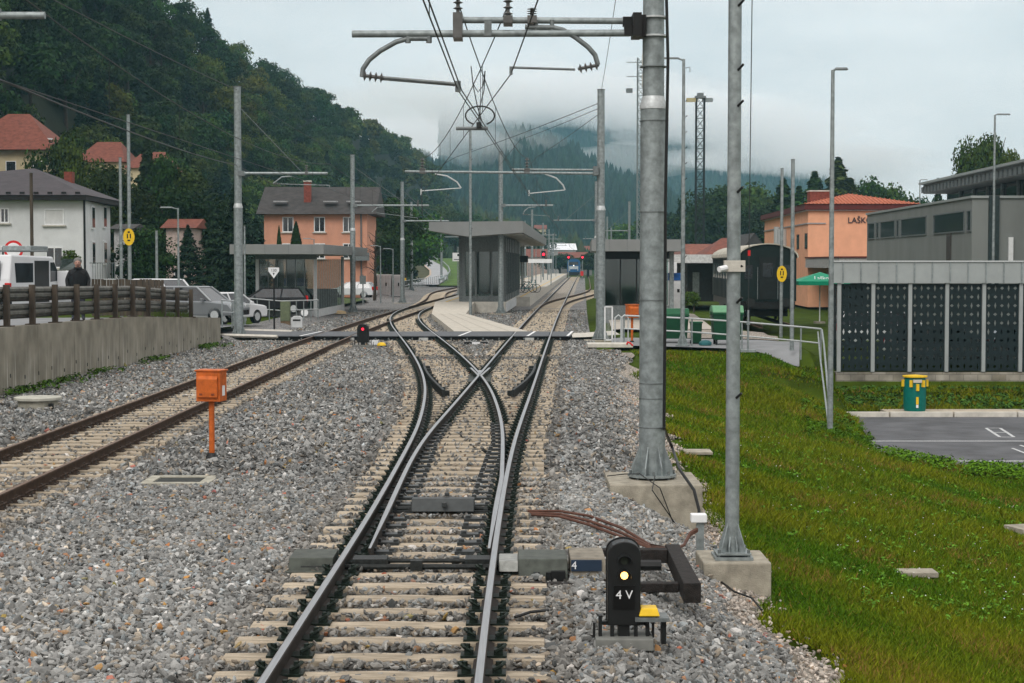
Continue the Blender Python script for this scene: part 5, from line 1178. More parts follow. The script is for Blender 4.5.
dumpster('dark green dumpster with a dark lid beside the lamp post', 657, 688, 65, 1.28, BINGR)
q = W(696, 340, 64); t = thing('wheelie_bin', 'small dark green wheeled bin between the two dumpsters', 'bin', (q.x, 64, -.08)); MB().box((0, 0, .42), (.34, .4, .72), top=(.4, .46)).obj('body', [MATS['dumpster_green']], t, bevel=.02); MB().box((0, 0, .81), (.44, .5, .06)).obj('lid', [BINGR], t, bevel=.01); MB().tube([(-.2, .2, .08), (.2, .2, .08)], .08, 10).obj('wheel', [BLACK], t)
q = W(704, 343, 63); t = MB().ball((q.x, 62.6, .02), .24, sc_=(1, .7, .55)).obj('rubbish_bag', [mat('bag_teal', (.03, .14, .15), .5)], smooth=True); tag(t, 'teal rubbish bag lying between the dumpsters', 'bag')
# green parasol
q = W(820, 272, 100); pz0 = -.55; t = thing('parasol', 'green parasol with white lettering before the station terrace', 'parasol', (q.x, 100, pz0)); zt = q.z - pz0; zb = W(0, 284, 98).z - pz0; hw = 1.45
GRP = mat('parasol_green', (.0, .22, .115), .6, 0, .1, 3)
vs = [(0, 0, zt)] + [(sx_ * .45, sy_ * .45, zt - .16) for sx_, sy_ in ((-1, -1), (1, -1), (1, 1), (-1, 1))]; mb = MB(); mb.add(vs, [(0, 1, 2), (0, 2, 3), (0, 3, 4), (0, 4, 1)]); mb.obj('vent_cap', [GRP], t)
vs = [(s1 * .4, s2 * .4, zt - .14) for s1, s2 in ((-1, -1), (1, -1), (1, 1), (-1, 1))] + [(s1 * hw, s2 * hw, zb + .14) for s1, s2 in ((-1, -1), (1, -1), (1, 1), (-1, 1))] + [(s1 * hw, s2 * hw, zb - .08) for s1, s2 in ((-1, -1), (1, -1), (1, 1), (-1, 1))]
mb = MB(); mb.add(vs, [(0, 3, 2, 1)] + [(i, (i + 1) % 4, 4 + (i + 1) % 4, 4 + i) for i in range(4)] + [(4 + i, 4 + (i + 1) % 4, 8 + (i + 1) % 4, 8 + i) for i in range(4)]); cn = mb.obj('canopy', [GRP], t)
text('Laško', 'lettering', .36, (-.1, -1.08, (zt + zb) / 2 - .02), (R(62), 0, 0), WHITE, cn, ext=.01)
text('Laško', 'lettering', .17, (.9, -hw - .012, zb + .03), (R(90), 0, 0), WHITE, cn, ext=.004)
MB().cyl(0, 0, 0, zt, .035, seg=8).obj('pole', [WHITE], t); MB().cyl(0, 0, 0, .12, .35, seg=12).obj('foot', [CONC], t)
# old railway wagon
wx = lambda y: 11.55 + (y - 87) * .055
def wagon():
    t = thing('railway_wagon', 'old dark green passenger wagon with a pale curved roof beyond the poles', 'wagon', (W(767.5, 300, 87).x, 87, 0), -R(2.6)); hw = 1.42; L_ = 19
    MB().bb(-hw, hw, 0, L_, 1.0, 3.15).obj('body', [DKGREEN], t)
    n = 12; arc = [(hw * 1.03 * math.cos(a), 3.15 + .68 * math.sin(a)) for a in [math.pi * k / n for k in range(n + 1)]]
    MB().prof([(x * .97, z - .02) for x, z in arc], .0, .01).obj('end_wall', [DKGREEN], t)
    MB().prof([(x * .97, z - .03) for x, z in arc], .012, L_ - .02).obj('roof_filling', [DKGREEN], t)
    mb = MB(); o2 = [(x * 1.04, z + .05) for x, z in arc]; vs = [(x, -.12, z) for x, z in arc] + [(x, -.12, z) for x, z in o2] + [(x, L_ + .1, z) for x, z in arc] + [(x, L_ + .1, z) for x, z in o2]; m = n + 1
    fs = [(k, k + 1, m + k + 1, m + k) for k in range(n)] + [(m + k, m + k + 1, 3 * m + k + 1, 3 * m + k) for k in range(n)] + [(k + 1, k, 2 * m + k, 2 * m + k + 1) for k in range(n)]
    mb.add(vs, fs); mb.obj('roof', [mat('wagon_roof', (.42, .40, .33), .7, 0, .25, 2)], t)
    dr = MB().bb(-.42, .42, -.06, .0, 1.1, 3.2).obj('door', [mat('wagon_black', (.008, .012, .012), .5)], t); MB().bb(-.25, .25, -.075, -.061, 2.2, 2.9).obj('pane', [GLASSD], dr)
    for x in (-.95, .95): MB().bb(x - .2, x + .2, -.03, .0, 2.1, 2.8).obj('window', [GLASSD], t)
    for k in range(9): w_ = MB().bb(-hw - .02, -hw, 1.3 + k * 1.95, 2.4 + k * 1.95, 2.05, 2.85).obj('window', [GLASSD], t)
    for k in range(18): MB().bb(-hw - .03, -hw - .0, .5 + k * 1.0, .55 + k * 1.0, 1.0, 3.1).obj('side_rib', [mat('wagon_green2', (.014, .026, .024), .5)], t)
    MB().bb(-hw + .05, hw - .05, .05, L_ - .05, .62, .99).obj('underframe', [BLACK], t)
    for x in (-.88, .88): b_ = MB().tube([(x, -.02, .95), (x, -.5, .95)], .07, 10).obj('buffer', [BLACK], t); MB().tube([(x, -.5, .95), (x, -.56, .95)], .22, 14).obj('buffer_disc', [DARKST], b_)
    for yb in (2.6, 16):
        bg_ = MB().bb(-1.1, 1.1, yb - 1.7, yb + 1.7, .22, .61).obj('bogie', [BLACK], t)
        for y in (yb - 1.0, yb + 1.0):
            for x in (-.78, .78): MB().tube([(x - .06, y, .46), (x + .06, y, .46)], .46, 18).obj('wheel', [DARKST], bg_)
    mb = MB()
    for x in (-1.1, 1.1): mb.box((x, -.25, .55), (.06, .5, .06)); mb.box((x, -.1, .75), (.06, .06, .5))
    mb.obj('step', [BLACK], t); mb = MB()
    for x in (-.5, .5): mb.tube([(x, -.1, 1.1), (x, -.1, 2.7)], .02, 5)
    mb.obj('grab_rail', [GALVD], t)
wagon()
tk = thing('railway_track', 'short rusty display track carrying the old wagon', 'railway track')
for s in (-.75, .75): rail('rail', lambda y: W(767.5, 300, 87).x + (y - 87) * .045 + s, 82, 108, tk, RM, 2, z=.0)
# kiosk and posts on the forecourt
q = W(675.5, 288, 105); t = thing('kiosk', 'white kiosk with a blue band on the station forecourt', 'kiosk', (q.x, 105, -.05)); MB().bb(-.5, .5, -.5, .5, 0, 1.9).obj('cabinet', [WHITE], t); MB().bb(-.52, .52, -.52, .52, 1.91, 2.35).obj('blue_band', [MATS['blue_paint']], t); MB().bb(.05, .2, -.52, -.5, 1.2, 1.4).obj('slot', [BLACK], t); MB().bb(-1.0, -.0, -.8, -.7, 2.36, 3.0).obj('sign_board', [WHITE], t)
q = W(698.5, 301, 134); t = thing('post', 'red post standing on the station forecourt', 'post', (q.x, 134, -.05)); MB().box((0, 0, 1.2), (.22, .22, 2.4)).obj('shaft', [RED], t); MB().box((0, -.12, 1.9), (.15, .02, .3)).obj('plate', [WHITE], t)
q = W(685, 291, 120)
hedge_spot = (q.x, 120)
# low station canopy and service building
q0, q1 = W(671, 260, 128), W(709, 260, 128); t = thing('station_canopy', 'flat white edged canopy on the station forecourt left of the wagon', 'canopy', (0, 0, 0))
MB().bb(q0.x, q1.x + 3, 128, 150, W(0, 263, 128).z, W(0, 254.5, 128).z).obj('roof', [mat('canopy_white', (.52, .53, .52), .7)], t)
for k in range(3): MB().cyl(q0.x + .4, 130 + k * 8, 0, 2.95, .1, seg=8).obj('column', [GALVD], t)
MB().bb(q0.x + 1.6, q1.x + 2.6, 132, 149, 0, 2.9).obj('wall', [mat('interior_shade', (.035, .035, .033), .8)], t);  # near-black block paints the shade of the openings under the canopy
MB().bb(q0.x + 2.0, q0.x + 2.5, 131.95, 132, 0, 2.2).obj('door', [GALV], t)

# ------------------------------------------------------------------ station building
t = thing('station_building', 'orange two storey station building with a tiled roof and dark lettering', 'building', (22.8, 135, -.5)); bx = 1.4
W3 = W
body = [(0, 0), (8.2, 0), (9.6, 33), (1.4, 33)]
MB().prism(body, 0, 7.5).obj('wall', [STUCCO], t)
MB().prism([(-.08, -.08), (1.35, -.08), (1.35, .2), (2.6, 33.1), (1.32, 33.1)], 6.40, 6.50).obj('string_course', [mat('course_grey', (.33, .31, .30), .8)], t)
MB().prism([(-.35, -.35), (8.5, -.35), (9.9, 33.3), (1.05, 33.3)], 7.5, 7.93).obj('fascia', [MAROON], t)
MB().prism([(-.2, -.2), (8.4, -.2), (9.8, 33.2), (1.2, 33.2)], 7.40, 7.49).obj('eaves_line', [mat('line_pale', (.5, .45, .42), .8)], t)
rf = MB().add([(-.45, -.45, 7.94), (8.6, -.45, 7.94), (9.4, 18, 7.94), (.5, 18, 7.94), (4.0, 4.5, 8.9), (5.0, 13, 8.9)], [(0, 1, 4), (1, 2, 5, 4), (2, 3, 5), (3, 0, 4, 5), (3, 2, 1, 0)]).obj('roof', [TILEO], t)
mb = MB()
for k in range(30):
    x = -.3 + k * .3; x2 = lerp(x, 4.0, 1.0); n = 6
    tt = min(1, (x + .45) / 4.45) if x < 4 else min(1, (8.6 - x) / 4.6)
    mb.tube([(x, -.44, 7.97), (x, -.45 + 4.95 * tt, 7.97 + .95 * tt)], .05, 4)
mb.obj('tile_row', [TILEO], rf)['kind'] = 'stuff'
ch = MB().bb(.55, 2.25, 2.6, 3.8, 7.9, 9.0).obj('chimney', [BRICKR], t); MB().bb(.5, 2.3, 2.55, 3.85, 9.0, 9.1).obj('chimney_cap', [CONCL], ch)
text('LAŠKO', 'station_name', .62, (W(860, 221, 135).x - 22.8, -.05, W(0, 220.5, 135).z + .5), (R(90), 0, 0), mat('letter_dark', (.02, .025, .04), .5), t, ext=.03)
sl_ = 1.4 / 33
for yy, z, h in ((1.0, 5.3, 1.1), (6.2, 5.3, 1.1)):
    o = MB().box((sl_ * yy + .02, yy, z - .2), (.1, 1.3, 1.2)).obj('window', [mat('frame_brown', (.05, .03, .025), .6)], t); MB().box((sl_ * yy - .035, yy, z - .2), (.02, 1.1, 1.0)).obj('pane', [GLASSD], o)
MB().cyl(-.25 + sl_ * 15, 15, 3.6, 6.3, .5, seg=14).obj('vent_duct', [GALVL], t, smooth=True); MB().cyl(-.15 + sl_ * 20, 20, 3.6, 6.6, .35, seg=14).obj('vent_duct', [GALVL], t, smooth=True)
MB().bb(-.2, 12, -14, -.1, 3.05, 3.75).obj('canopy_roof', [mat('canopy_grey', (.36, .36, .35), .8)], t); MB().bb(-.25, 12.1, -14.1, -.1, 3.76, 3.86).obj('canopy_edge', [MAROON], t)
MB().bb(.6, 12, -10, -9.8, 0, 3.0).obj('terrace_wall', [mat('terrace_dark', (.035, .04, .035), .8, 0, .3, 2)], t)
MB().add([(-.2, -15.5, 2.35), (8, -15.5, 2.45), (8, -14.1, 2.85), (-.2, -14.1, 2.75)], [(0, 1, 2, 3)]).obj('awning', [mat('awning_cream', (.5, .44, .38), .8)], t)
for x in (.5, 3.2, 6): MB().cyl(x, -13.5, 0, 3.04, .12, seg=8).obj('column', [mat('col_grey', (.2, .2, .19), .8)], t)
# brown roofed houses beyond the wagon
def gable(name, label, x0, x1, y0, y1, z0, ze, zr, m_wall, m_roof, axis='x', cat='house', over=.4, hip=0, wins=(), chim=None, frame=WHITE):
    cx_, cy_ = (x0 + x1) / 2, y0; t = thing(name, label, cat, (cx_, cy_, z0)); hw, d = (x1 - x0) / 2, y1 - y0
    MB().bb(-hw, hw, 0, d, 0, ze - z0).obj('wall', [m_wall], t); e = over; zb, zt = ze - z0 + .003, zr - z0
    if axis == 'x':
        A = [(-hw - e, -e, zb), (hw + e, -e, zb), (hw + e, d + e, zb), (-hw - e, d + e, zb), (-hw - e + hip, d / 2, zt), (hw + e - hip, d / 2, zt)]; F = [(0, 1, 5, 4), (1, 2, 5), (2, 3, 4, 5), (3, 0, 4), (3, 2, 1, 0)]
    else:
        A = [(-hw - e, -e, zb), (hw + e, -e, zb), (hw + e, d + e, zb), (-hw - e, d + e, zb), (0, -e + hip, zt), (0, d + e - hip, zt)]; F = [(0, 1, 4), (1, 2, 5, 4), (2, 3, 5), (3, 0, 4, 5), (3, 2, 1, 0)]
    rf = MB().add(A, F).obj('roof', [m_roof], t)
    if chim: MB().box((chim[0], chim[1], zt - .3), (.7, .7, 1.9)).obj('chimney', [BRICKR], rf)
    if wins: windows(t, wins, 0, frame, axis='x', d=-1, bars=False)
    return t
def pxhouse(name, label, pxl, pxr, yridge, yeave, z0, D, depth, m_wall, m_roof, **k):
    a, b_ = W(pxl, yeave, D), W(pxr, yeave, D); return gable(name, label, a.x, b_.x, D, D + depth, z0, a.z, W(pxl, yridge, D + depth / 2).z, m_wall, m_roof, **k)
pxhouse('house', 'low house with a long brown roof right of the lattice tower', 706, 762, 238, 256, -.6, 210, 12, CREAM, TILE, hip=3)
pxhouse('house', 'low dark roofed house left of the lattice tower', 655, 700, 250, 262, -.6, 190, 12, mat('grey_wall', (.3, .3, .29), .9), mat('brown_tile', (.13, .06, .045), .85, 0, .3, 2), hip=2)
pxhouse('house', 'small house with reddish roof directly behind the lattice tower', 690, 730, 244, 257, -.6, 230, 10, CREAM, mat('rust_tile', (.20, .075, .05), .85, 0, .3, 2))
pxhouse('house', 'gable fronted house with grey barge boards beside the station', 740, 768, 234, 256, -.6, 195, 14, mat('beige_wall', (.38, .33, .25), .9), TILEG, axis='y')
pxhouse('house', 'distant house under a long red roof beyond the train', 548, 592, 246, 253, -.6, 620, 20, CREAM, TILE)
pxhouse('warehouse', 'distant hall with a long white roof beyond the blue train', 549, 576, 243.5, 250, -.6, 560, 30, mat('hall_wall', (.35, .33, .32), .9), mat('white_roof', (.72, .74, .76), .6), cat='warehouse')
pxhouse('house', 'distant red roofed house on the slope above the train', 535, 546, 225, 229, 13, 700, 8, CREAM, TILE)
pxhouse('house', 'distant low house with a brown roof just before the white hall', 560, 592, 252, 258, -.6, 500, 12, mat('grey_wall2', (.16, .15, .14), .9), TILE)
pxhouse('house', 'small distant brown roofed house left of the white hall', 527, 547, 249, 257, -.6, 480, 14, mat('pink_wall', (.4, .3, .26), .9), TILE)

# ------------------------------------------------------------------ grey hall and its upper roof
lineX = lambda y: 22.3 + (y - 85) * .033
t = thing('sports_hall', 'flat roofed grey hall with a strip of dark windows behind the shed', 'building', (0, 0, 0))
MB().prism([(22.3, 85), (48, 85), (50, 115), (lineX(115), 115)], -.9, 6.04).obj('wall', [GREYB], t)
MB().prism([(22.22, 84.9), (48, 84.9), (50.1, 115.1), (lineX(115) - .08, 115.1)], 6.041, 6.16).obj('parapet_trim', [ZINC], t)
for p0, p1 in ((867.5, 874.5), (875.8, 878.6), (880, 894.6), (896, 898.8), (900.4, 926), (933, 964), (966.3, 970.8)):
    D1_, D0_ = 34125 / (p0 - 569.75), 34125 / (p1 - 569.75); x0, x1 = lineX(D0_), lineX(D1_)
    fr = MB(); 
    for (ya2, yb2, za, zb) in ((D0_, D1_, 4.42, 4.5), (D0_, D1_, 5.42, 5.5), (D0_, D0_ + .1, 4.5, 5.42), (D1_ - .1, D1_, 4.5, 5.42)):
        fr.add([(lineX(ya2) - .05, ya2, za), (lineX(yb2) - .05, yb2, za), (lineX(yb2) - .05, yb2, zb), (lineX(ya2) - .05, ya2, zb), (lineX(ya2) + .02, ya2, za), (lineX(yb2) + .02, yb2, za), (lineX(yb2) + .02, yb2, zb), (lineX(ya2) + .02, ya2, zb)], [(0, 1, 2, 3), (4, 7, 6, 5), (0, 4, 5, 1), (3, 2, 6, 7), (0, 3, 7, 4), (1, 5, 6, 2)])
    fo = fr.obj('window', [GALVD], t); MB().add([(x0 - .012, D0_, 4.5), (x1 - .012, D1_, 4.5), (x1 - .012, D1_, 5.42), (x0 - .012, D0_, 5.42)], [(0, 1, 2, 3)]).obj('pane', [GLASSD], fo)
D_ = 34125 / (949 - 569.75); MB().box((lineX(D_) - .03, D_, 3.5), (.06, .9, 1.8)).obj('drip_strip', [mat('strip_dark', (.06, .055, .05), .8)], t)
MB().box((W(996, 230, 84.5).x, 84.9, 4), (.5, .14, 4.3)).obj('downpipe', [mat('pipe_dark', (.03, .045, .045), .6)], t)
MB().box((W(1013, 250, 84.5).x, 84.9, 3.3), (.22, .14, 1.7)).obj('vent_pipe', [WHITE], t)
t = thing('roof_canopy', 'raised grey roof with ribbed fascia and clerestory above the grey hall', 'roof', (0, 0, 0)); ux = lambda y: 24.95 + (y - 85) * .033
MB().prism([(ux(66), 66), (60, 66), (61, 110), (ux(110), 110)], 7.22, 7.78).obj('fascia', [mat('fascia_grey', (.18, .185, .18), .6)], t); MB().prism([(ux(66) - .25, 65.8), (60, 65.8), (61, 110.2), (ux(110) - .25, 110.2)], 7.785, 7.92).obj('roof_edge', [ZINC], t)
mb = MB(); y = 67
while y < 110: mb.box((ux(y) - .06, y, 7.45), (.12, .5, .36)); y += .95
mb.obj('fascia_rib', [GALVD], t)['kind'] = 'stuff'
MB().prism([(ux(66) + 1.4, 66.5), (59, 66.5), (60, 109.5), (ux(109) + 1.4, 109.5)], 6.17, 7.21).obj('clerestory', [GLASSD], t)
for k in range(12): y = 68 + k * 3.4; MB().box((ux(y) + 1.3, y, 6.7), (.12, .16, 1.05)).obj('mullion', [GALV], t)

# ------------------------------------------------------------------ perforated shed
PV = thing('perforated_shed', 'long open shed with black perforated panels and a grey metal fascia', 'shed', (0, 62, 0))
x0 = W(838, 372, 62).x; xe = 24.5; zt, zf, zb, zw = W(0, 262, 62).z, W(0, 283, 62).z, W(0, 371.5, 62).z, W(0, 390, 62).z
def shp(e): return [(x0 - .22 - e, -.25 - e), (xe, -.25 - e), (xe, 7.5 + e), (x0 + 3.2, 7.5 + e), (x0 - .12 - e, 1.0 + e)]
MB().prism(shp(0), zf, zt).obj('fascia', [ZINC], PV); MB().prism(shp(.05), zt + .001, zt + .05).obj('fascia_cap', [GALVL], PV)
k = 0; x = x0 + .1
while x < xe:
    MB().bb(x - .02, x + .02, -.285, -.25, zf, zt).obj('fascia_seam', [GALV], PV); x += .63; k += 1
def brick_mat():
    m = bpy.data.materials.new('block_wall'); m.use_nodes = True; t = m.node_tree; b = t.nodes['Principled BSDF']; b.inputs['Roughness'].default_value = .9
    tc = N(t, 'ShaderNodeTexCoord'); mp = N(t, 'ShaderNodeMapping'); mp.inputs['Rotation'].default_value = (R(90), 0, 0); br = N(t, 'ShaderNodeTexBrick'); br.inputs['Scale'].default_value = 1; br.inputs['Brick Width'].default_value = .5; br.inputs['Row Height'].default_value = .21; br.inputs['Mortar Size'].default_value = .008
    br.inputs['Color1'].default_value = (.22, .20, .15, 1); br.inputs['Color2'].default_value = (.34, .32, .27, 1); br.inputs['Mortar'].default_value = (.12, .11, .09, 1)
    nz = N(t, 'ShaderNodeTexNoise'); nz.inputs['Scale'].default_value = 1.3; nz.inputs['Detail'].default_value = 5; mr = N(t, 'ShaderNodeMapRange'); mr.inputs['From Min'].default_value = .35; mr.inputs['From Max'].default_value = .65; mr.inputs['To Min'].default_value = .45; mr.inputs['To Max'].default_value = 1.15; vm = N(t, 'ShaderNodeVectorMath', operation='SCALE')
    t.links.new(tc.outputs['Object'], mp.inputs['Vector']); t.links.new(mp.outputs['Vector'], br.inputs['Vector']); t.links.new(tc.outputs['Object'], nz.inputs['Vector']); t.links.new(nz.outputs['Fac'], mr.inputs['Value']); t.links.new(br.outputs['Color'], vm.inputs[0]); t.links.new(mr.outputs['Result'], vm.inputs['Scale']); t.links.new(vm.outputs['Vector'], b.inputs['Base Color']); return m
MB().bb(x0 - .1, xe, -.12, .1, -2.0, zb - .02).obj('base_wall', [brick_mat()], PV)
pxs = [838.5, 872.4, 910.5, 946.7, 982.9, 1019.8]; sp = (pxs[5] - pxs[1]) / 4 * 62 / 1750; xp = [W(p, 300, 62).x for p in pxs[:2]]
while xp[-1] < xe - sp: xp.append(xp[-1] + sp)
for x in xp: MB().box((x, -.1, (zb + zf) / 2), (.13, .14, zf - zb)).obj('post', [ZINC], PV)
def lattice_panel(w_, h):
    nx_, nz_ = 5, 10; cw, chh = w_ / nx_, h / nz_; mb = MB(); 
    for i in range(nx_):
        for j in range(nz_):
            cx_, cz = (i + .5) * cw, (j + .5) * chh; v = []
            for (a, b_) in ((-.5, -.5), (.5, -.5), (.5, .5), (-.5, .5)): v.append((cx_ + a * cw, 0, cz + b_ * chh))
            rot = (i + j) % 2; rx_, rz_ = (.30, .20) if rot else (.17, .40)
            for (a, b_) in ((0, -rz_), (rx_, 0), (0, rz_), (-rx_, 0)): v.append((cx_ + a * cw, 0, cz + b_ * chh))
            mb.add(v, [(0, 1, 4), (1, 5, 4), (1, 2, 5), (2, 6, 5), (2, 3, 6), (3, 7, 6), (3, 0, 7), (0, 4, 7)])
    return mb
o0 = None
for a, b_ in zip(xp[:-1], xp[1:]):
    o = lattice_panel(b_ - a - .14, zf - zb - .06).obj('perforated_panel', [LATT], PV, loc=(a + .07, -.08, zb + .03)); sf = o.modifiers.new('solid', 'SOLIDIFY'); sf.thickness = .03
for k in range(1): 
    o = lattice_panel(1.0, zf - zb - .06).obj('perforated_panel', [LATT], PV, loc=(x0 - .05, .1 + k * 1.35, zb + .03)); o.rotation_euler = (0, 0, R(90)); sf = o.modifiers.new('solid', 'SOLIDIFY'); sf.thickness = .03
MB().bb(x0 - .1, x0 + .02, -.1, 1.1, -1.6, zb).obj('base_wall', [MATS['joint']], PV)
struct(MB().prism([(x0 + .05, 62.2), (24.5, 62.2), (24.5, 69.4), (x0 + 3.4, 69.4), (x0 + .1, 63.2)], -1.2, zb - .05).obj('shed_floor', [CONC]))
# green clothing bank / bin
q = G(914.5, 418, PARKZ + .17); t = thing('litter_bin', 'green cylindrical bin with yellow handles and lid rim on the kerb', 'bin', (q.x * 56.65 / q.y, 56.65, PARKZ + .172))
MB().lathe([(.34, 0), (.36, .12), (.36, .95), (.33, 1.08)], seg=20).obj('body', [TEAL], t, smooth=True); MB().lathe([(.36, 1.085), (.40, 1.10), (.40, 1.14), (.1, 1.17), (.0, 1.175)], seg=20).obj('lid', [YELLOW], t)
for a in (-120, -60, -90, 0, 180):
    c_, s_ = math.cos(R(a)), math.sin(R(a)); MB().box((c_ * .385, s_ * .385, .90 if a != -90 else .78), (.09, .09, .22), rz=R(a)).obj('handle', [YELLOW], t)
MB().box((0, -.37, .35), (.08, .03, .24)).obj('stripe', [YELLOW], t); MB().box((0, -.37, .17), (.07, .03, .1)).obj('stripe', [WHITE], t); MB().box((0, -.372, .98), (.28, .02, .1)).obj('label_plate', [CONCL], t)
# ------------------------------------------------------------------ houses on the left
t = thing('house', 'white two storey house with a dark hipped roof behind the guard rail', 'house', (0, 0, 0))
xc, yf = W(84.5, 240, 108).x, 108.0; ze = W(0, 200, 108).z; xl = xc - 14; xr = W(110, 200, 119).x
MB().prism([(xl, yf), (xc, yf), (xr, 119), (xl, 119)], 0.6, ze).obj('wall', [WHITEST], t)
MB().prism([(xl, yf - .7), (xc + .3, yf - .7), (xr + .8, 119.6), (xl, 119.6)], ze - .02, ze + .28).obj('eaves', [mat('eaves_dark', (.015, .014, .014), .7)], t)
ax = W(33, 168, 113.5); zr = W(0, 168, 113.5).z
MB().add([(xl, yf - .75, ze + .285), (xc + .35, yf - .75, ze + .285), (xr + .85, 119.7, ze + .285), (xl, 119.7, ze + .285), (ax.x, 113.8, zr), (xl, 113.8, zr - .8)], [(0, 1, 4, 5), (1, 2, 4), (2, 3, 5, 4), (3, 0, 5), (3, 2, 1, 0)]).obj('roof', [TILEP], t)
mb = MB()
for k in range(16): mb.box((xl + 1 + k * .85, yf - .55 + .12 * 0, ze + .42), (.3, .06, .12))
mb.obj('snow_guard', [BLACK], t)['kind'] = 'stuff'
MB().box((W(64, 220, 114).x, 115.5, zr - 1.0), (.55, .6, 1.7)).obj('chimney', [BRICKR], t)
MB().cyl(xc + .02, yf - .05, .6, ze, .07, seg=8).obj('downpipe', [BLACK], t)
def pw(px0, px1, y0, y1, D): a, b = W(px0, y1, D), W(px1, y0, D); return ((a.x + b.x) / 2, (a.z + b.z) / 2, b.x - a.x, b.z - a.z)
SHUT = mat('roller_shutter', (.56, .57, .56), .6, 0, .08, 3)
windows(t, [pw(44.5, 64, 209, 225, yf)], yf, WHITE, SHUT, d=-1, bars=False); windows(t, [pw(0.5, 9, 208, 223, yf), pw(46, 63, 247, 268, yf), pw(1, 9, 246, 266, yf)], yf, WHITE, GLASSD, d=-1)
sx_ = (xr - xc) / 11
for (c, z, w_, h) in ((3.2, W(0, 217, 110).z, 1.3, 1.5), (8.2, W(0, 217, 116).z, 1.4, 1.5), (3.2, W(0, 253, 110).z, 1.3, 1.6), (8.2, W(0, 253, 116).z, 1.4, 1.6)):
    x = xc + sx_ * c; f = MB().box((x + .02, yf + c, z), (.12, w_, h), rz=-math.atan(sx_)).obj('window', [WHITE], t); MB().box((x + .085, yf + c, z), (.02, w_ - .25, h - .25), rz=-math.atan(sx_)).obj('pane', [GLASSD], f)
MB().bb(xc + .3, xc + 1.6, 108.5, 112, .6, 1.9).obj('balcony_wall', [WHITEST], t); mb = MB()
for k in range(10): mb.box((xc + .4 + k * .15, 108.4, 2.4), (.03, .03, 1.0))
mb.box((xc + 1.0, 108.4, 2.9), (1.6, .05, .05)); mb.obj('balcony_railing', [GALVD], t)
# red roofed houses on the slope
pxhouse('house', 'cream house with a steep red hipped roof high on the wooded slope', -40, 49, 114, 150, 4, 168, 10, CREAM, TILE, hip=4.0, over=.8, wins=[(.6, 8, 1.0, 1.3), (3.2, 8, 1.0, 1.3)])
q = W(43, 139, 169.5); MB().box((0, 0, 0), (1.7, .9, .12)).obj('skylight', [WHITE], [o for o in bpy.data.objects if o.get('label', '').startswith('cream house with a steep')][0], loc=(q.x - W(4.5, 148, 168).x, 1.6, q.z - 4))
pxhouse('house', 'cream house with a red roof half hidden by conifers on the slope', 77, 122, 142, 162, 4, 185, 9, CREAM, TILE, hip=1.5, wins=[(-.5, 6.2, .9, 1.2), (1.2, 6.2, .9, 1.2)])
pxhouse('house', 'house with a red roof showing between conifers above the yellow sign', 128, 163, 152, 168, 4, 180, 9, CREAM, TILE, hip=1)
pxhouse('house', 'small pale pink house low behind the trees beside the short lamp post', 166, 192, 219, 228, .2, 135, 6, mat('pink_pale', (.45, .36, .32), .9), TILE, wins=[(0, 1.8, .8, .9)])
pxhouse('garage', 'small pale garden house between the poles behind the guard rail', 114, 128, 224, 229, .3, 125, 5, mat('grey_pale', (.42, .42, .42), .9), TILEG, cat='house', wins=[(0, 2.0, .7, .9)])
# salmon house
a, b_ = W(264, 213, 150), W(367, 213, 150); z0 = -.1; ze = a.z; zr = W(0, 187, 155).z
t = thing('house', 'salmon coloured house with a long dark grey roof above the left shelter', 'house', (a.x, 150, z0)); Lh = b_.x - a.x; zz = ze - z0; zzr = zr - z0
MB().bb(0, Lh, 0, 10, 0, zz).obj('wall', [STUCCO2], t)
rf = MB().add([(-.6, -.7, zz - .1), (Lh + .8, -.7, zz - .1), (Lh + .8, 10.7, zz - .1), (-.6, 10.7, zz - .1), (-.6, 5, zzr), (Lh + .8, 5, zzr)], [(0, 1, 5, 4), (1, 2, 5), (2, 3, 4, 5), (3, 0, 4), (3, 2, 1, 0)]).obj('roof', [TILEG], t)
q = W(307, 198, 151.5); MB().bb(q.x - a.x - .3, q.x - a.x + .3, 1.7, 2.3, zz + .2, zzr + .3).obj('chimney', [BRICKR], rf); MB().bb(q.x - a.x - .34, q.x - a.x + .34, 1.66, 2.34, zzr + .31, zzr + .42).obj('cap', [CONCL], rf)
for px in (281, 331, 354): q = W(px, 204, 151.2); MB().box((q.x - a.x, 1.0, q.z - z0 + .2), (1.2, .8, .1)).obj('skylight', [mat('skylight_pale', (.35, .36, .36), .4)], rf)
ws = [(W(p, 225, 150).x - a.x, W(0, 224.5, 150).z - z0, .95, 1.3) for p in (288, 319.5, 348.5)] + [(W(p, 252, 150).x - a.x, W(0, 251, 150).z - z0, .95, 1.3) for p in (288, 319.5, 348.5)]
windows(t, ws, 0, WHITE, GLASSD, d=-1); MB().bb(Lh - 1.4, Lh + .2, -.9, -.05, 3.2, 3.9).obj('balcony', [GALVD], t); MB().cyl(Lh - .5, -.1, 0, zz, .07, seg=6).obj('downpipe', [GALVD], t)
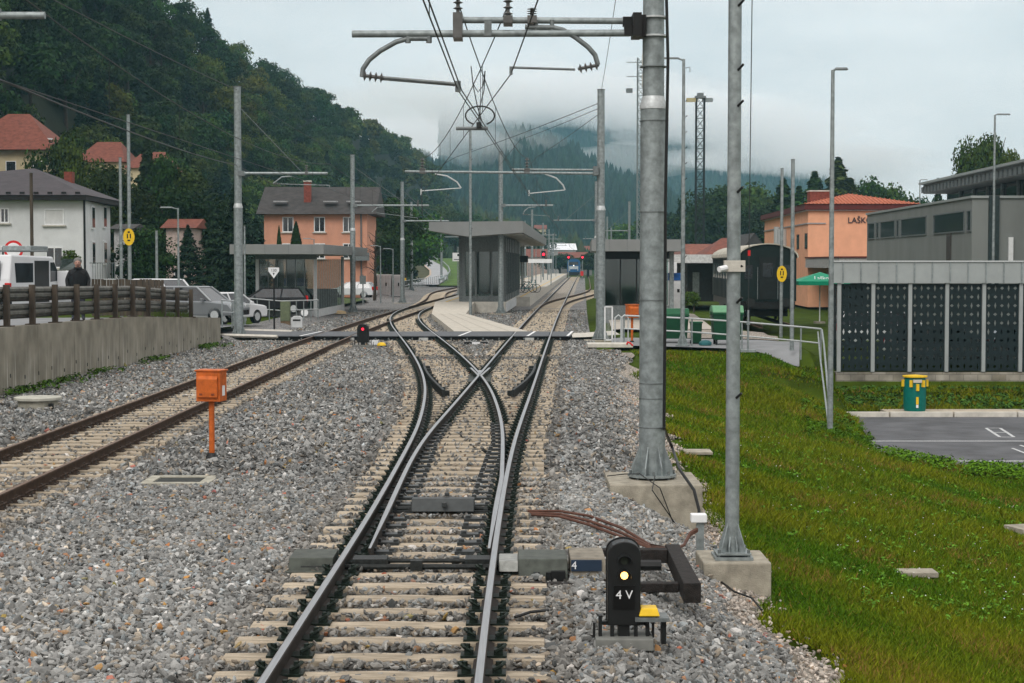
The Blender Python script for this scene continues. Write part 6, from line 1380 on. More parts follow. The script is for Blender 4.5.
# white garages / containers
for i, (p0, p1, lab) in enumerate(((357, 376, 'leftmost white container in the row below the salmon house'), (377, 391, 'middle white container in the row, with a dark latch'), (392, 402, 'rightmost white container in the row, beside the mast'))):
    a, b_ = W(p0, 295, 160), W(p1, 295, 160); t = thing('container', lab, 'container', (a.x, 160, -.1), 0, 'white containers'); h = W(0, 274 + i * .5, 160).z + .1
    MB().bb(0, b_.x - a.x, 0, 2.4, 0, h).obj('body', [CONTW], t); mb = MB(); n = 9
    for k in range(n): mb.bb((b_.x - a.x) * (k + .5) / n - .02, (b_.x - a.x) * (k + .5) / n + .02, -.03, 0, .1, h - .1)
    mb.obj('rib', [mat('rib_grey', (.42, .43, .43), .6)], t)['kind'] = 'stuff'
    MB().bb((b_.x - a.x) * .6, (b_.x - a.x) * .6 + .12, -.06, -.03, .9, 1.2).obj('latch', [BLACK], t)
# distant curved road and banks
def ribbon(name, rows, m, dz=0):
    vs = []; fs = []
    for (D, pl, pr, py) in rows: vs += [W(pl, py, D) + Vector((0, 0, dz)), W(pr, py, D) + Vector((0, 0, dz))]
    for k in range(len(rows) - 1): fs.append((2 * k, 2 * k + 1, 2 * k + 3, 2 * k + 2))
    return struct(MB().add(vs, fs).obj(name, [m], smooth=True))
rows = [(225, 380, 438, 285.4), (240, 398, 442, 283), (258, 424, 446, 280), (285, 430, 448.5, 275.5), (310, 430, 447, 271), (340, 424, 442, 266), (370, 418, 435, 262.5), (400, 416, 431, 260), (430, 417, 436, 258)]
ribbon('curved_road', rows, ROADL, .10)
ribbon('grass_bank', [(D, pr - .5, pr + 22 + (10 if D > 300 else 0), py - (0 if D < 230 else 0) + .2) for D, pl, pr, py in rows], mat('bank_grass', (.07, .13, .02), .95, 0, .3, .3))
ribbon('verge', [(D, pl - 12, pl + .3, py + .2) for D, pl, pr, py in rows[2:]], mat('brown_grass', (.06, .06, .025), .95, 0, .3, .3)); ribbon('kerb_stones', [(D, pl - .6, pl + 1.2, py - .15) for D, pl, pr, py in rows[2:]], mat('kerb_warm', (.45, .36, .27), .9), .12)
t = thing('guard_rail', 'thin guard rail following the outer edge of the distant curved road', 'guard rail'); MB().tube([W(pr + 1.5, py, D) + Vector((0, 0, .8)) for D, pl, pr, py in rows], .10, 5).obj('beam', [GALV], t)
for D, pl, pr, py in rows: p = W(pr + 1.5, py, D); MB().tube([p, p + Vector((0, 0, .8))], .06, 5).obj('post', [GALV], t)
sheet('grass_patch', [(-15.5, 112), (-11.3, 108), (-11.0, 135), (-15.5, 138)], mat('patch_grass', (.055, .085, .02), .95, 0, .4, .5), .15, 6)

# ------------------------------------------------------------------ vehicles
CARW = mat('car_white', (.62, .64, .65), .3, 0, .03, 2); CARG = mat('car_grey', (.20, .215, .225), .3, .3, .05, 2); CARB = mat('car_black', (.015, .016, .018), .25, 0, .05, 2)
TAIL = mat('tail_light', (.5, .01, .01), .25)
def wheel(parent, x, y, r=.32):
    w_ = MB().tube([(x - .1, y, r), (x + .1, y, r)], r, 18).obj('wheel', [BLACK], parent); MB().tube([(x - .11, y, r), (x + .11, y, r)], r * .6, 12).obj('rim', [GALVL], w_)
def car(label, loc, rz, body, L_=4.2, W_=1.75, H=1.5, wagon=True):
    t = thing('parked_car', label, 'car', loc, rz); h = W_ / 2; bl_ = .92
    pr = [(-L_ / 2, .3), (L_ / 2, .3), (L_ / 2 + .02, .62), (L_ / 2 - .15, .82), (L_ / 2 - 1.0, bl_), (-L_ / 2 + .08, bl_ + .02), (-L_ / 2 - .02, .6)]
    MB().prof([(a, b) for a, b in pr], -h, h, axis='x').obj('body', [body], t, bevel=.06)
    g0, g1 = -L_ / 2 + .1, L_ / 2 - 1.0; r0, r1 = g0 + .35, g1 - .75; hi = h - .06; ht = h - .24
    vs = [(-hi, g0, bl_), (hi, g0, bl_), (hi, g1, bl_), (-hi, g1, bl_), (-ht, r0, H - .05), (ht, r0, H - .05), (ht, r1, H - .05), (-ht, r1, H - .05)]
    MB().add(vs, [(4, 5, 6, 7), (0, 1, 5, 4), (1, 2, 6, 5), (2, 3, 7, 6), (3, 0, 4, 7)]).obj('windows', [GLASSD], t)
    MB().add([(-ht - .02, r0 - .05, H - .045), (ht + .02, r0 - .05, H - .045), (ht + .02, r1 + .02, H - .045), (-ht - .02, r1 + .02, H - .045), (-ht + .08, r0 + .05, H), (ht - .08, r0 + .05, H), (ht - .08, r1 - .1, H), (-ht + .08, r1 - .1, H)], [(4, 5, 6, 7), (0, 1, 5, 4), (1, 2, 6, 5), (2, 3, 7, 6), (3, 0, 4, 7)]).obj('roof', [body], t)
    for s in (-1, 1):
        for (ya_, yb_) in ((g0, r0), (g1, r1), ((g0 + g1) / 2 - .2, (r0 + r1) / 2 - .1)):
            MB().tube([(s * hi, ya_, bl_), (s * ht, yb_, H - .04)], .045, 6).obj('pillar', [body], t)
        MB().box((s * (h - .22), L_ / 2 - .06, .70), (.34, .12, .15)).obj('headlight', [GALVL], t, bevel=.02); MB().box((s * (h - .12), -L_ / 2 + .02, .86), (.16, .12, .3)).obj('tail_light', [TAIL], t, bevel=.02)
        MB().box((s * (h + .09), g1 - .35, bl_ + .06), (.16, .1, .12)).obj('mirror', [body], t, bevel=.02)
        for y in (-L_ / 2 + .75, L_ / 2 - .8): wheel(t, s * (h - .1), y)
    MB().box((0, L_ / 2 + .0, .42), (W_ * .8, .06, .2)).obj('bumper', [CARB], t); return t
q = W(197, 300, 76); car('silver grey hatchback parked behind the end of the guard rail', (q.x, 76, .35), R(-108), CARG, 4.2, 1.78, 1.55)
q = W(171, 300, 82); car('white car parked behind the silver hatchback', (q.x, 81, .45), R(-130), CARW, 4.3, 1.75, 1.72)
q = W(230, 300, 81); car('white car with red tail lights beside the left mast', (q.x, 80, .12), R(-28), CARW, 4.0, 1.7, 1.45)
q = W(258, 300, 92); car('dark car parked behind the railing left of the glass shelter', (q.x, 96, .1), R(98), CARB, 4.2, 1.75, 1.45)
q = W(352, 290, 148); car('white car in front of the containers below the salmon house', (q.x, 148, -.1), R(80), CARW, 4.0, 1.7, 1.4)
q = W(925, 330, 66.5); car('white car parked inside the perforated shed', (q.x + .6, 66, -1.0 + .05), R(-95), CARW, 4.4, 1.8, 1.5)
q = W(893, 330, 72); car('white estate car added as a pale backdrop behind the perforated shed panels', (q.x, 73, -.6), R(-90), CARW, 4.6, 1.8, 1.5)  # added so the panel holes have something bright behind them
q = W(985, 330, 66); car('dark car parked deeper in the perforated shed', (q.x + 2.5, 66.5, -.95), R(-95), CARB, 4.4, 1.8, 1.5)
# white van with open sliding door
q = W(10, 290, 52.6); vx = q.x
t = thing('delivery_van', 'white van with open side door and loaded roof rack behind the guard rail', 'van', (vx, 52.6, 1.22), R(-7.5)); hw = .95
pr = [(0, .35), (4.9, .35), (4.95, .75), (4.75, 1.0), (4.0, 1.18), (3.35, 1.88), (.15, 1.93), (.0, 1.2)]
MB().prof(pr, -2 * hw, 0, axis='x').obj('body', [CARW], t, bevel=.05)
MB().add([(.004, .45, 1.08), (.004, 1.75, 1.08), (.004, 1.75, 1.68), (.004, .35, 1.68)], [(0, 1, 2, 3)]).obj('side_window', [GLASSD], t)
MB().bb(-.02, .006, 1.85, 3.0, .45, 1.75).obj('door_shade_panel', [BLACK], t)  # black sheet on the body side paints the unlit interior of the open door
MB().add([(.004, 3.1, 1.08), (.004, 4.0, 1.12), (.004, 3.42, 1.7), (.004, 3.1, 1.7)], [(0, 1, 2, 3)]).obj('side_window', [GLASSD], t)
dr = MB().box((.42, 3.75, .95), (.85, .06, .95), rz=R(18)).obj('front_door', [CARW], t, bevel=.02); MB().add([(.08, 3.65, 1.45), (.80, 3.85, 1.45), (.66, 3.85, 1.82), (.15, 3.65, 1.82)], [(0, 1, 2, 3)]).obj('door_window', [GLASS], dr)
MB().bb(-.16, .012, -.03, .09, .80, 1.08).obj('tail_light', [TAIL], t, bevel=.01); MB().bb(-1.9, -1.74, -.03, .09, .80, 1.08).obj('tail_light', [TAIL], t, bevel=.01)
MB().bb(-1.6, -.3, -.02, .02, 1.15, 1.75).obj('rear_window', [GLASSD], t); MB().bb(-1.9, .02, -.1, .1, .35, .6).obj('bumper', [CARB], t, bevel=.02)
MB().bb(-.6, -.1, -.04, .03, .62, .73).obj('number_plate', [WHITE], t)
for y in (.85, 3.95):
    for x in (-.12, -1.8): wheel(t, x, y, .34)
mb = MB()
for y in (.6, 1.7, 2.8): mb.tube([(-1.8, y, 2.05), (-.1, y, 2.05)], .025, 5)
for x in (-1.8, -.1): mb.tube([(x, .3, 2.05), (x, 3.1, 2.05)], .025, 5)
mb.obj('roof_rack', [GALVD], t); tag(MB().box((vx - .35, 55.6, 3.36), (.9, 2.0, .16)).obj('roof_crate', [GALV], bevel=.02), 'long grey crate strapped on the roof rack of the white van', 'crate')
# round road sign behind the van
q = W(14, 250, 62); t = thing('road_sign', 'round red ringed road sign behind the white van', 'sign', (q.x, 62, .9)); MB().cyl(0, 0, 0, q.z - .9 + .3, .035, seg=8).obj('post', [GALV], t)
pts = [(.34 * math.cos(a), q.z - .9 + .34 * math.sin(a)) for a in [2 * math.pi * k / 24 for k in range(24)]]; o = MB().prof(pts, -.06, -.04).obj('ring', [RED], t); MB().prof([(a * .75, (b - q.z + .9) * .75 + q.z - .9) for a, b in pts], -.068, -.061).obj('disc', [WHITE], o); MB().box((-.04, -.072, q.z - .9), (.34, .006, .12)).obj('symbol', [BLACK], o)

# person by the van
def person(label, loc, rz):
    root = thing('person', label, 'person', loc, rz)
    J = {'pel': (0, 0, .95), 'sp': (0, .0, 1.15), 'ch': (0, -.01, 1.38), 'nk': (0, 0, 1.53), 'hd': (0, -.02, 1.64), 'ht': (0, -.01, 1.76)}
    V = [J['pel'], J['sp'], J['ch'], J['nk'], J['hd'], J['ht']]; Rr = [(.16, .12), (.16, .12), (.19, .125), (.065, .065), (.085, .10), (.07, .085)]; E = [(0, 1), (1, 2), (2, 3), (3, 4), (4, 5)]
    for s in (-1, 1):
        i = len(V); V += [(s * .19, 0, 1.43), (s * .29, .04, 1.18), (s * .27, -.07, .97), (s * .25, -.12, .90)]; Rr += [(.075, .075), (.058, .058), (.045, .045), (.035, .05)]; E += [(2, i), (i, i + 1), (i + 1, i + 2), (i + 2, i + 3)]
        i = len(V); V += [(s * .10, 0, .88), (s * .12, -.02, .49), (s * .13, .02, .09), (s * .15, -.13, .04)]; Rr += [(.10, .10), (.068, .068), (.05, .05), (.045, .035)]; E += [(0, i), (i, i + 1), (i + 1, i + 2), (i + 2, i + 3)]
    me = bpy.data.meshes.new('body'); me.from_pydata(V, E, []); o = bpy.data.objects.new('body', me); COL.objects.link(o); o.parent = root
    md = o.modifiers.new('skin', 'SKIN'); sv = me.skin_vertices[0].data
    for k, r in enumerate(Rr): sv[k].radius = r
    sv[0].use_root = True; sb = o.modifiers.new('sub', 'SUBSURF'); sb.levels = sb.render_levels = 2; md.use_smooth_shade = True
    m = bpy.data.materials.new('person_skin_clothes'); m.use_nodes = True; tt = m.node_tree; b = tt.nodes['Principled BSDF']; tc = N(tt, 'ShaderNodeTexCoord'); sp = N(tt, 'ShaderNodeSeparateXYZ'); tt.links.new(tc.outputs['Object'], sp.inputs['Vector']); cr = N(tt, 'ShaderNodeValToRGB'); cr.color_ramp.interpolation = 'CONSTANT'; e = cr.color_ramp.elements
    e[0].position = 0; e[0].color = (.012, .012, .014, 1); e[1].position = .03; e[1].color = (.02, .024, .035, 1); x = e.new(.50); x.color = (.006, .007, .008, 1); x = e.new(.775); x.color = (.38, .22, .17, 1)
    mr = N(tt, 'ShaderNodeMapRange'); mr.inputs['From Max'].default_value = 2.0; tt.links.new(sp.outputs['Z'], mr.inputs['Value']); tt.links.new(mr.outputs['Result'], cr.inputs['Fac']); tt.links.new(cr.outputs['Color'], b.inputs['Base Color']); b.inputs['Roughness'].default_value = .85
    bpy.context.view_layer.update(); dg = bpy.context.evaluated_depsgraph_get(); nm = bpy.data.meshes.new_from_object(o.evaluated_get(dg)); nm.materials.clear(); nm.materials.append(m); o.modifiers.clear(); o.data = nm
    SK = mat('skin', (.38, .22, .17), .6, 0, .05)
    MB().ball((0, .005, 1.735), .118, sc_=(.95, 1.1, .95)).obj('hood', [mat('hood_grey', (.16, .16, .15), .9)], root, smooth=True)
    hd = MB().ball((0, -.045, 1.675), .098, seg=14, sc_=(.86, 1.0, 1.15)).obj('face', [SK], root, smooth=True)
    MB().tube([(0, -.135, 1.70), (0, -.16, 1.655)], [.01, .018], 6).obj('nose', [SK], hd)
    for s in (-1, 1): MB().ball((s * .035, -.132, 1.70), .012).obj('eye', [BLACK], hd); MB().ball((s * .088, -.03, 1.68), .022, sc_=(.5, 1, 1.3)).obj('ear', [SK], hd)
    MB().tube([(-.025, -.135, 1.625), (.025, -.135, 1.625)], .007, 5).obj('mouth', [mat('lip', (.25, .09, .07), .6)], hd)
    for s in (-1, 1):
        hb = MB().ball((s * .25, -.13, .86), .05, sc_=(.6, .9, 1.1)).obj('hand', [SK], root, smooth=True); mb = MB()
        for k in range(4): mb.tube([(s * .25, -.165 + k * .022, .83), (s * .245, -.17 + k * .022, .785), (s * .235, -.165 + k * .022, .755)], [.011, .010, .008], 5)
        mb.tube([(s * .25, -.165, .87), (s * .235, -.195, .83)], [.013, .010], 5); mb.obj('fingers', [SK], hb)
    mb = MB(); mb.tube([(0, 0, 1.50), (0, 0, 1.56)], [.12, .10], 12); mb.obj('collar', [mat('jacket_black', (.008, .009, .010), .85)], root, smooth=True)
    mb = MB(); mb.tube([(0, 0, 1.44), (0, -.0, 1.3), (0, 0, 1.1), (0, 0, .86)], [.12, .245, .235, .225], 16)
    for v in range(len(mb.v)): x, y, z = mb.v[v]; mb.v[v] = (x, y * .68, z)
    mb.obj('jacket', [MATS['jacket_black']], root, smooth=True)
    return root
q = W(78, 290, 51.0); pp = person('person in a black jacket and grey hood standing beside the white van', (q.x, 51.0, 1.22), R(12)); pp.scale = (1.08, 1.08, 1.0)

# ------------------------------------------------------------------ train, signals and distant station items
t = thing('passenger_train', 'blue fronted train standing on the straight track in the distance', 'train', (S(388) - .1, 388, 0), -R(2.3)); BLU = mat('train_blue', (.015, .09, .22), .35, 0, .05)
n = 10; arc = [(1.42 * math.cos(a), 3.1 + .75 * math.sin(a)) for a in [math.pi * k / n for k in range(n + 1)]]
prf = [(-1.42, .9), (1.42, .9)] + arc; MB().prof(prf, 0, 20).obj('body', [BLU], t)
ws_ = MB().prof([(-1.05, 2.45), (1.05, 2.45), (.95, 3.15), (-.95, 3.15)], -.05, -.0).obj('windscreen', [GLASSD], t); MB().bb(-1.0, 1.0, -.06, 0, 1.55, 2.2).obj('front_panel', [mat('panel_grey', (.45, .5, .52), .5)], t)
MB().bb(-1.3, 1.3, -.2, .3, .35, .9).obj('bumper', [BLACK], t)
for x in (-.9, .9): MB().tube([(x, -.06, 1.35), (x, -.1, 1.35)], .14, 10).obj('headlight', [GALVL], t)
MB().tube([(0, -.06, 2.35), (0, -.1, 2.35)], .1, 10).obj('headlight', [mat('headlamp_on', (1, .95, .8), emit=(1, .95, .8, 3))], t)
MB().prof([(a * .97, b) for a, b in prf], 20.5, 60).obj('coach', [mat('coach_red', (.35, .03, .03), .5)], t); MB().bb(-1.0, 1.0, 1, 60, .2, .89).obj('underframe', [BLACK], t)
def signal(px, py, D, z0, label):
    p = W(px, py, D); t = thing('railway_signal', label, 'signal', (p.x, D, z0)); MB().cyl(0, .1, 0, p.z - z0 + .5, .08, seg=6).obj('post', [GALV], t); h = MB().box((0, 0, p.z - z0), (.6, .25, 1.0)).obj('signal_head', [BLACK], t); MB().tube([(0, -.13, p.z - z0), (0, -.2, p.z - z0)], .19, 12).obj('lamp', [mat('signal_red', (.9, .02, .04), emit=(1, .02, .05, 2.5))], h)
signal(568.5, 257.3, 330, 0, 'red signal light just left of the top of the blue train'); signal(582.5, 257.3, 330, 0, 'red signal light just right of the top of the blue train'); signal(543.5, 254.3, 250, .5, 'red signal light standing over the platform')
q = W(582, 273, 300); t = thing('trackside_sign', 'small red sign low beside the train', 'sign', (q.x, 300, -.1)); MB().cyl(0, 0, 0, 1.6, .06, seg=6).obj('post', [GALVD], t); MB().box((0, -.08, 1.2), (.5, .05, .8)).obj('plate', [RED], t)
for i, (px, D, yt, lab) in enumerate(((536, 190, 250, 'nearest slim platform lamp on the island platform'), (541, 215, 250, 'second slim platform lamp on the island platform'), (547.5, 250, 252, 'third slim platform lamp on the island platform'), (551.5, 280, 253, 'fourth slim platform lamp on the island platform'), (556, 320, 254, 'fifth slim platform lamp on the island platform'))):
    p = W(px, yt, D); lamp_post(lab, p.x, D, PX, p.z - PX + 1.0, 1, .3, .06, group='platform lamps')
p = W(524, 259, 150); t = thing('departure_board', 'black departure board under the platform canopy', 'board', (p.x, 150, PX)); MB().box((0, 0, p.z - PX), (.7, .2, .55)).obj('screen', [BLACK], t); MB().cyl(0, .05, 0, p.z - PX + 1.2, .04, seg=6).obj('hanger', [GALVD], t)
p = W(540, 261, 190); t = thing('platform_sign', 'long white sign hanging over the platform behind the departure board', 'sign', (p.x, 190, PX)); MB().box((0, 0, p.z - PX), (2.6, .1, .42)).obj('plate', [WHITE], t)
for x in (-1.2, 1.2): MB().cyl(x, .05, 0, p.z - PX + .3, .05, seg=6).obj('post', [GALV], t)
for px, lab in ((527, 'left teal bicycle parked on the island platform'), (530.8, 'right teal bicycle parked on the island platform')):
    p = W(px, 280, 142); t = thing('bicycle', lab, 'bicycle', (p.x, 142, PX), R(15)); TL = mat('bike_teal', (.0, .15, .17), .5)
    for x in (-.5, .5):
        w_ = MB(); w_.tube([(x + .33 * math.cos(a), 0, .34 + .33 * math.sin(a)) for a in [2 * math.pi * k / 16 for k in range(17)]], .025, 5); w_.obj('wheel', [BLACK], t)
    MB().tube([(-.5, 0, .34), (-.15, 0, .8), (.35, 0, .85), (-.05, 0, .32), (-.5, 0, .34)], .03, 5).obj('frame', [TL], t); MB().tube([(.5, 0, .34), (.35, 0, 1.0)], .03, 5).obj('fork', [TL], t); MB().box((-.18, 0, .88), (.25, .12, .05)).obj('saddle', [BLACK], t); MB().tube([(.35, -.25, 1.02), (.35, .25, 1.02)], .02, 5).obj('handlebar', [BLACK], t)
p = W(513, 275, 118)

# ------------------------------------------------------------------ vegetation
def leaf_mat(name, orand=.25, attr='col'):
    m = bpy.data.materials.new(name); m.use_nodes = True; t = m.node_tree; b = t.nodes['Principled BSDF']; b.inputs['Roughness'].default_value = .7; b.inputs['Specular IOR Level'].default_value = .10
    a = N(t, 'ShaderNodeAttribute'); a.attribute_name = attr; oi = N(t, 'ShaderNodeObjectInfo'); mr = N(t, 'ShaderNodeMapRange'); mr.inputs['To Min'].default_value = 1 - orand; mr.inputs['To Max'].default_value = 1 + orand * 1.3
    vm = N(t, 'ShaderNodeVectorMath', operation='SCALE'); t.links.new(oi.outputs['Random'], mr.inputs['Value']); t.links.new(a.outputs['Color'], vm.inputs[0]); t.links.new(mr.outputs['Result'], vm.inputs['Scale'])
    hs = N(t, 'ShaderNodeHueSaturation'); m2 = N(t, 'ShaderNodeMath', operation='MULTIPLY'); m2.inputs[1].default_value = 7.31; m3 = N(t, 'ShaderNodeMath', operation='FRACT'); m4 = N(t, 'ShaderNodeMapRange'); m4.inputs['To Min'].default_value = .465; m4.inputs['To Max'].default_value = .53
    t.links.new(oi.outputs['Random'], m2.inputs[0]); t.links.new(m2.outputs['Value'], m3.inputs[0]); t.links.new(m3.outputs['Value'], m4.inputs['Value']); t.links.new(m4.outputs['Result'], hs.inputs['Hue']); t.links.new(vm.outputs['Vector'], hs.inputs['Color']); t.links.new(hs.outputs['Color'], b.inputs['Base Color']); return m
LEAF = leaf_mat('foliage', .3); LEAFM = leaf_mat('foliage_mass', .0)
def quads(C, Nn, s, asp=.6):
    """leaf quads at centres C with normals Nn, sizes s"""
    n = len(C); a = np.cross(Nn, npr.normal(size=(n, 3))); a /= np.linalg.norm(a, axis=1)[:, None] + 1e-9; b = np.cross(Nn, a); b /= np.linalg.norm(b, axis=1)[:, None] + 1e-9
    s = s[:, None]; V = np.stack([C - a * s, C + b * s * asp, C + a * s, C - b * s * asp], 1).reshape(-1, 3); F = np.arange(4 * n).reshape(n, 4); return V, F
def crown_np(kind, n, h, r, ls, col, zb=.22):
    """unit data for a crown: returns V,F,colours"""
    if kind == 'conifer':
        t = npr.rand(n) ** .75; z = zb * h + (1 - zb) * h * (1 - t) ; tier = np.abs(np.mod(t * 11, 1) - .5) * 2
        rr = r * t ** .85 * (.62 + .5 * tier) * (.35 + .65 * npr.rand(n) ** .4); a = npr.rand(n) * 2 * math.pi; lob = 1 + .22 * np.sin(a * 5 + t * 9) + .12 * np.sin(a * 3 + 1)
        C = np.stack([rr * lob * np.cos(a), rr * lob * np.sin(a), z - rr * .25], 1); Nn = np.stack([np.cos(a) * .5, np.sin(a) * .5, np.ones(n)], 1) + npr.normal(size=(n, 3)) * .5
    elif kind == 'thuja':
        t = npr.rand(n) ** .8; z = h * (1 - t); a = npr.rand(n) * 2 * math.pi; rr = r * np.minimum(1, t * 1.5) ** .7 * (.8 + .2 * npr.rand(n)) * (1 + .08 * np.sin(a * 7 + t * 12)); C = np.stack([rr * np.cos(a), rr * np.sin(a), z], 1); Nn = np.stack([np.cos(a), np.sin(a), npr.normal(size=n) * .5], 1)
    else:
        k = 22 if kind == 'broad' else 16; cz = zb * h + (1 - zb) * h * .5; hz = (1 - zb) * h * .5
        u = npr.normal(size=(k, 3)); u /= np.linalg.norm(u, axis=1)[:, None]; q = npr.rand(k) ** .45
        cc = u * q[:, None] * np.array([r * .72, r * .72, hz * .74]) + np.array([0, 0, cz]); cr_ = (.30 + .24 * npr.rand(k)) * r * (1.0 if kind == 'broad' else .9)
        if kind == 'poplar': cc[:, :2] *= .75
        idx = npr.randint(0, k, n); d = npr.normal(size=(n, 3)); d /= np.linalg.norm(d, axis=1)[:, None]; d[:, 2] = np.where(d[:, 2] < -.3, -d[:, 2] * .6, d[:, 2])
        C = cc[idx] + d * cr_[idx][:, None] * (.55 + .5 * npr.rand(n)[:, None]) * np.array([1, 1, .85]); Nn = d + npr.normal(size=(n, 3)) * .6
        tone = (.72 + .56 * npr.rand(k))[idx]
    Nn /= np.linalg.norm(Nn, axis=1)[:, None] + 1e-9; V, F = quads(C, Nn, ls * npr.uniform(.6, 1.3, n)); c = np.array(col)[None] * npr.uniform(.65, 1.35, (n, 1)); c = c * (1 + npr.normal(size=(n, 3)) * .06)
    if kind in ('broad', 'poplar'): c = c * tone[:, None]
    return V, F, np.repeat(np.clip(c, 0, 1), 4, 0)
def trunk_mb(h, r, kind):
    mb = MB(); mb.tube([(0, 0, -.5), (.05, 0, h * .3), (0, .05, h * (.9 if kind in ('conifer', 'thuja') else .65))], [r, r * .75, r * .15], 8)
    if kind == 'broad':
        for k in range(6): a = k * 1.05 + .3; z = h * (.28 + .06 * k); mb.tube([(0, 0, z), (math.cos(a) * h * .12, math.sin(a) * h * .12, z + h * .12), (math.cos(a) * h * .2, math.sin(a) * h * .2, z + h * .26)], [r * .45, r * .3, r * .08], 5)
    return mb
GRN = {'dark': (.017, .038, .008), 'mid': (.032, .064, .009), 'olive': (.062, .078, .010), 'con': (.010, .027, .010), 'yel': (.10, .11, .025)}
PROTO = {}
def proto(key, kind, n, h, r, ls, col, zb=.22):
    V, F, c = crown_np(kind, n, h, r, ls, col, zb); PROTO[key] = (np_mesh('crown', V, F, LEAF, c, 4), trunk_mb(h, h * .022 + .05, kind), [None])
def tree(key, loc, s, label, group=None, rz=None, name='tree', sxy=1.0, cat='tree'):
    me, tm, cache = PROTO[key]; t = thing(name, label, cat, loc, rnd.uniform(0, 6.28) if rz is None else rz, group); t.scale = (s * sxy, s * sxy, s); link('crown', me, t)
    if cache[0] is None: o = tm.obj('trunk', [BARK], t); cache[0] = o.data
    else: link('trunk', cache[0], t)
    return t
for i in range(3): proto('bd%d' % i, 'broad', 3600, 10, 4.2, .29, GRN['dark'], .12)
for i in range(2): proto('bm%d' % i, 'broad', 3600, 10, 4.4, .29, GRN['mid'], .12)
proto('bo', 'broad', 3600, 10, 4.3, .29, GRN['olive'], .12)
for i in range(2): proto('co%d' % i, 'conifer', 3200, 12, 2.9, .30, GRN['con'], .06)
proto('big_con', 'conifer', 7000, 12, 3.6, .22, (.016, .036, .018), .03); proto('big_con2', 'conifer', 6000, 12, 3.0, .22, (.022, .044, .018), .03)
proto('huge', 'broad', 24000, 10, 4.2, .15, (.030, .060, .010), .02); proto('big_broad', 'broad', 8500, 10, 4.6, .19, GRN['dark'], .08); proto('big_broad2', 'broad', 6500, 10, 4.4, .22, GRN['mid'], .08)
proto('poplar', 'conifer', 6000, 14, 2.9, .26, (.034, .060, .012), .03); proto('thuja', 'thuja', 5000, 6, 1.5, .14, (.018, .042, .012)); 
# hillside on the left
FOOT = spline([(40, -52), (70, -47), (120, -44), (200, -44), (300, -37), (400, -27), (500, -25), (600, -21), (700, -16), (800, -10), (880, -6)])
RX = spline([(40, -96), (100, -94), (200, -88), (300, -77), (360, -68), (420, -64), (500, -53), (620, -41.5), (740, -32), (800, -27), (880, -20)])
RZ = spline([(40, 78), (100, 78), (200, 76), (300, 62), (360, 48.5), (420, 45.5), (500, 43), (620, 42), (740, 34), (800, 22), (880, 2)])
def hillA(y, t):
    """t 0 foot .. 1 ridge .. >1 behind"""
    a, b, z = FOOT(y), RX(y), RZ(y)
    if t <= 1: return (a + (b - a) * t, y, -1 + (z + 1) * (t ** 1.12) + 1.6 * math.sin(t * 9 + y * .05) * t * (1 - t) * 3)
    return (b - (t - 1) * 90, y + (t - 1) * 40, z + (t - 1) * 8)
ys = yr(40, 900, 12); ts = [k / 14 for k in range(15)] + [1.3, 2, 3]
vs = [hillA(y, t) for y in ys for t in ts]; n = len(ts); fs = [(j * n + i, (j + 1) * n + i, (j + 1) * n + i + 1, j * n + i + 1) for j in range(len(ys) - 1) for i in range(n - 1)]
struct(MB().add(vs, fs).obj('wooded_hill', [mat('forest_floor', (.018, .024, .012), .95, 0, .4, .2)], smooth=True))
cand = []
for _ in range(9000):
    y = 110 + 780 * rnd.random() ** 1.25; t = rnd.random() ** .8 * 1.03; x, yy, z = hillA(y, t)
    if 512 + 1750 * x / yy < -70: continue
    if any((x - c[0]) ** 2 + (yy - c[1]) ** 2 < (4.6 if yy < 300 else 5.4) ** 2 for c in cand): continue
    pxx = 512 + 1750 * x / yy; ptop = HOR - (z + 9 - CAMZ) * 1750 / yy
    if 120 < yy < 180 and -45 < pxx < 56 and ptop < 152: continue
    if 140 < yy < 187 and 72 < pxx < 124 and ptop < 158 and z < 18: continue
    if 172 < yy < 182 and 120 < pxx < 170 and z < 16: continue
    cand.append((x, yy, z))
cand.sort(key=lambda c: c[1]); keys = ['bd0', 'bd1', 'bd2', 'bd0', 'bm0', 'bm1', 'bm0', 'bo', 'bd1', 'bd2', 'bm1', 'co0']
LB = {'bd': 'dark green broadleaf tree on the wooded hillside at left', 'bm': 'mid green broadleaf tree on the wooded hillside at left', 'bo': 'olive green broadleaf tree on the wooded hillside at left', 'co': 'dark conifer on the wooded hillside at left'}
NI = 290
for i, (x, y, z) in enumerate(cand[:NI]):
    k = rnd.choice(keys); px_ = 512 + 1750 * x / y; sc_ = rnd.uniform(.75, 1.15); el = (z - 2) / (RZ(y) - 2)
    where = ('above the red roofed houses' if px_ < 60 else 'above the half hidden red roof' if px_ < 130 else 'above the parked cars' if px_ < 210 else 'above the left mast' if px_ < 262 else 'above the salmon house' if px_ < 340 else 'above the containers')
    band = 'low on the wooded slope ' if el < .3 else 'halfway up the wooded slope ' if el < .65 else 'high on the wooded slope '
    tree(k, (x, y, z - .6), sc_, ('small ' if sc_ < .88 else 'large ' if sc_ > 1.03 else '') + {'bd': 'dark green broadleaf tree ', 'bm': 'mid green broadleaf tree ', 'bo': 'olive green broadleaf tree ', 'co': 'dark conifer '}[k[:2]] + band + where, 'trees on the left hillside')
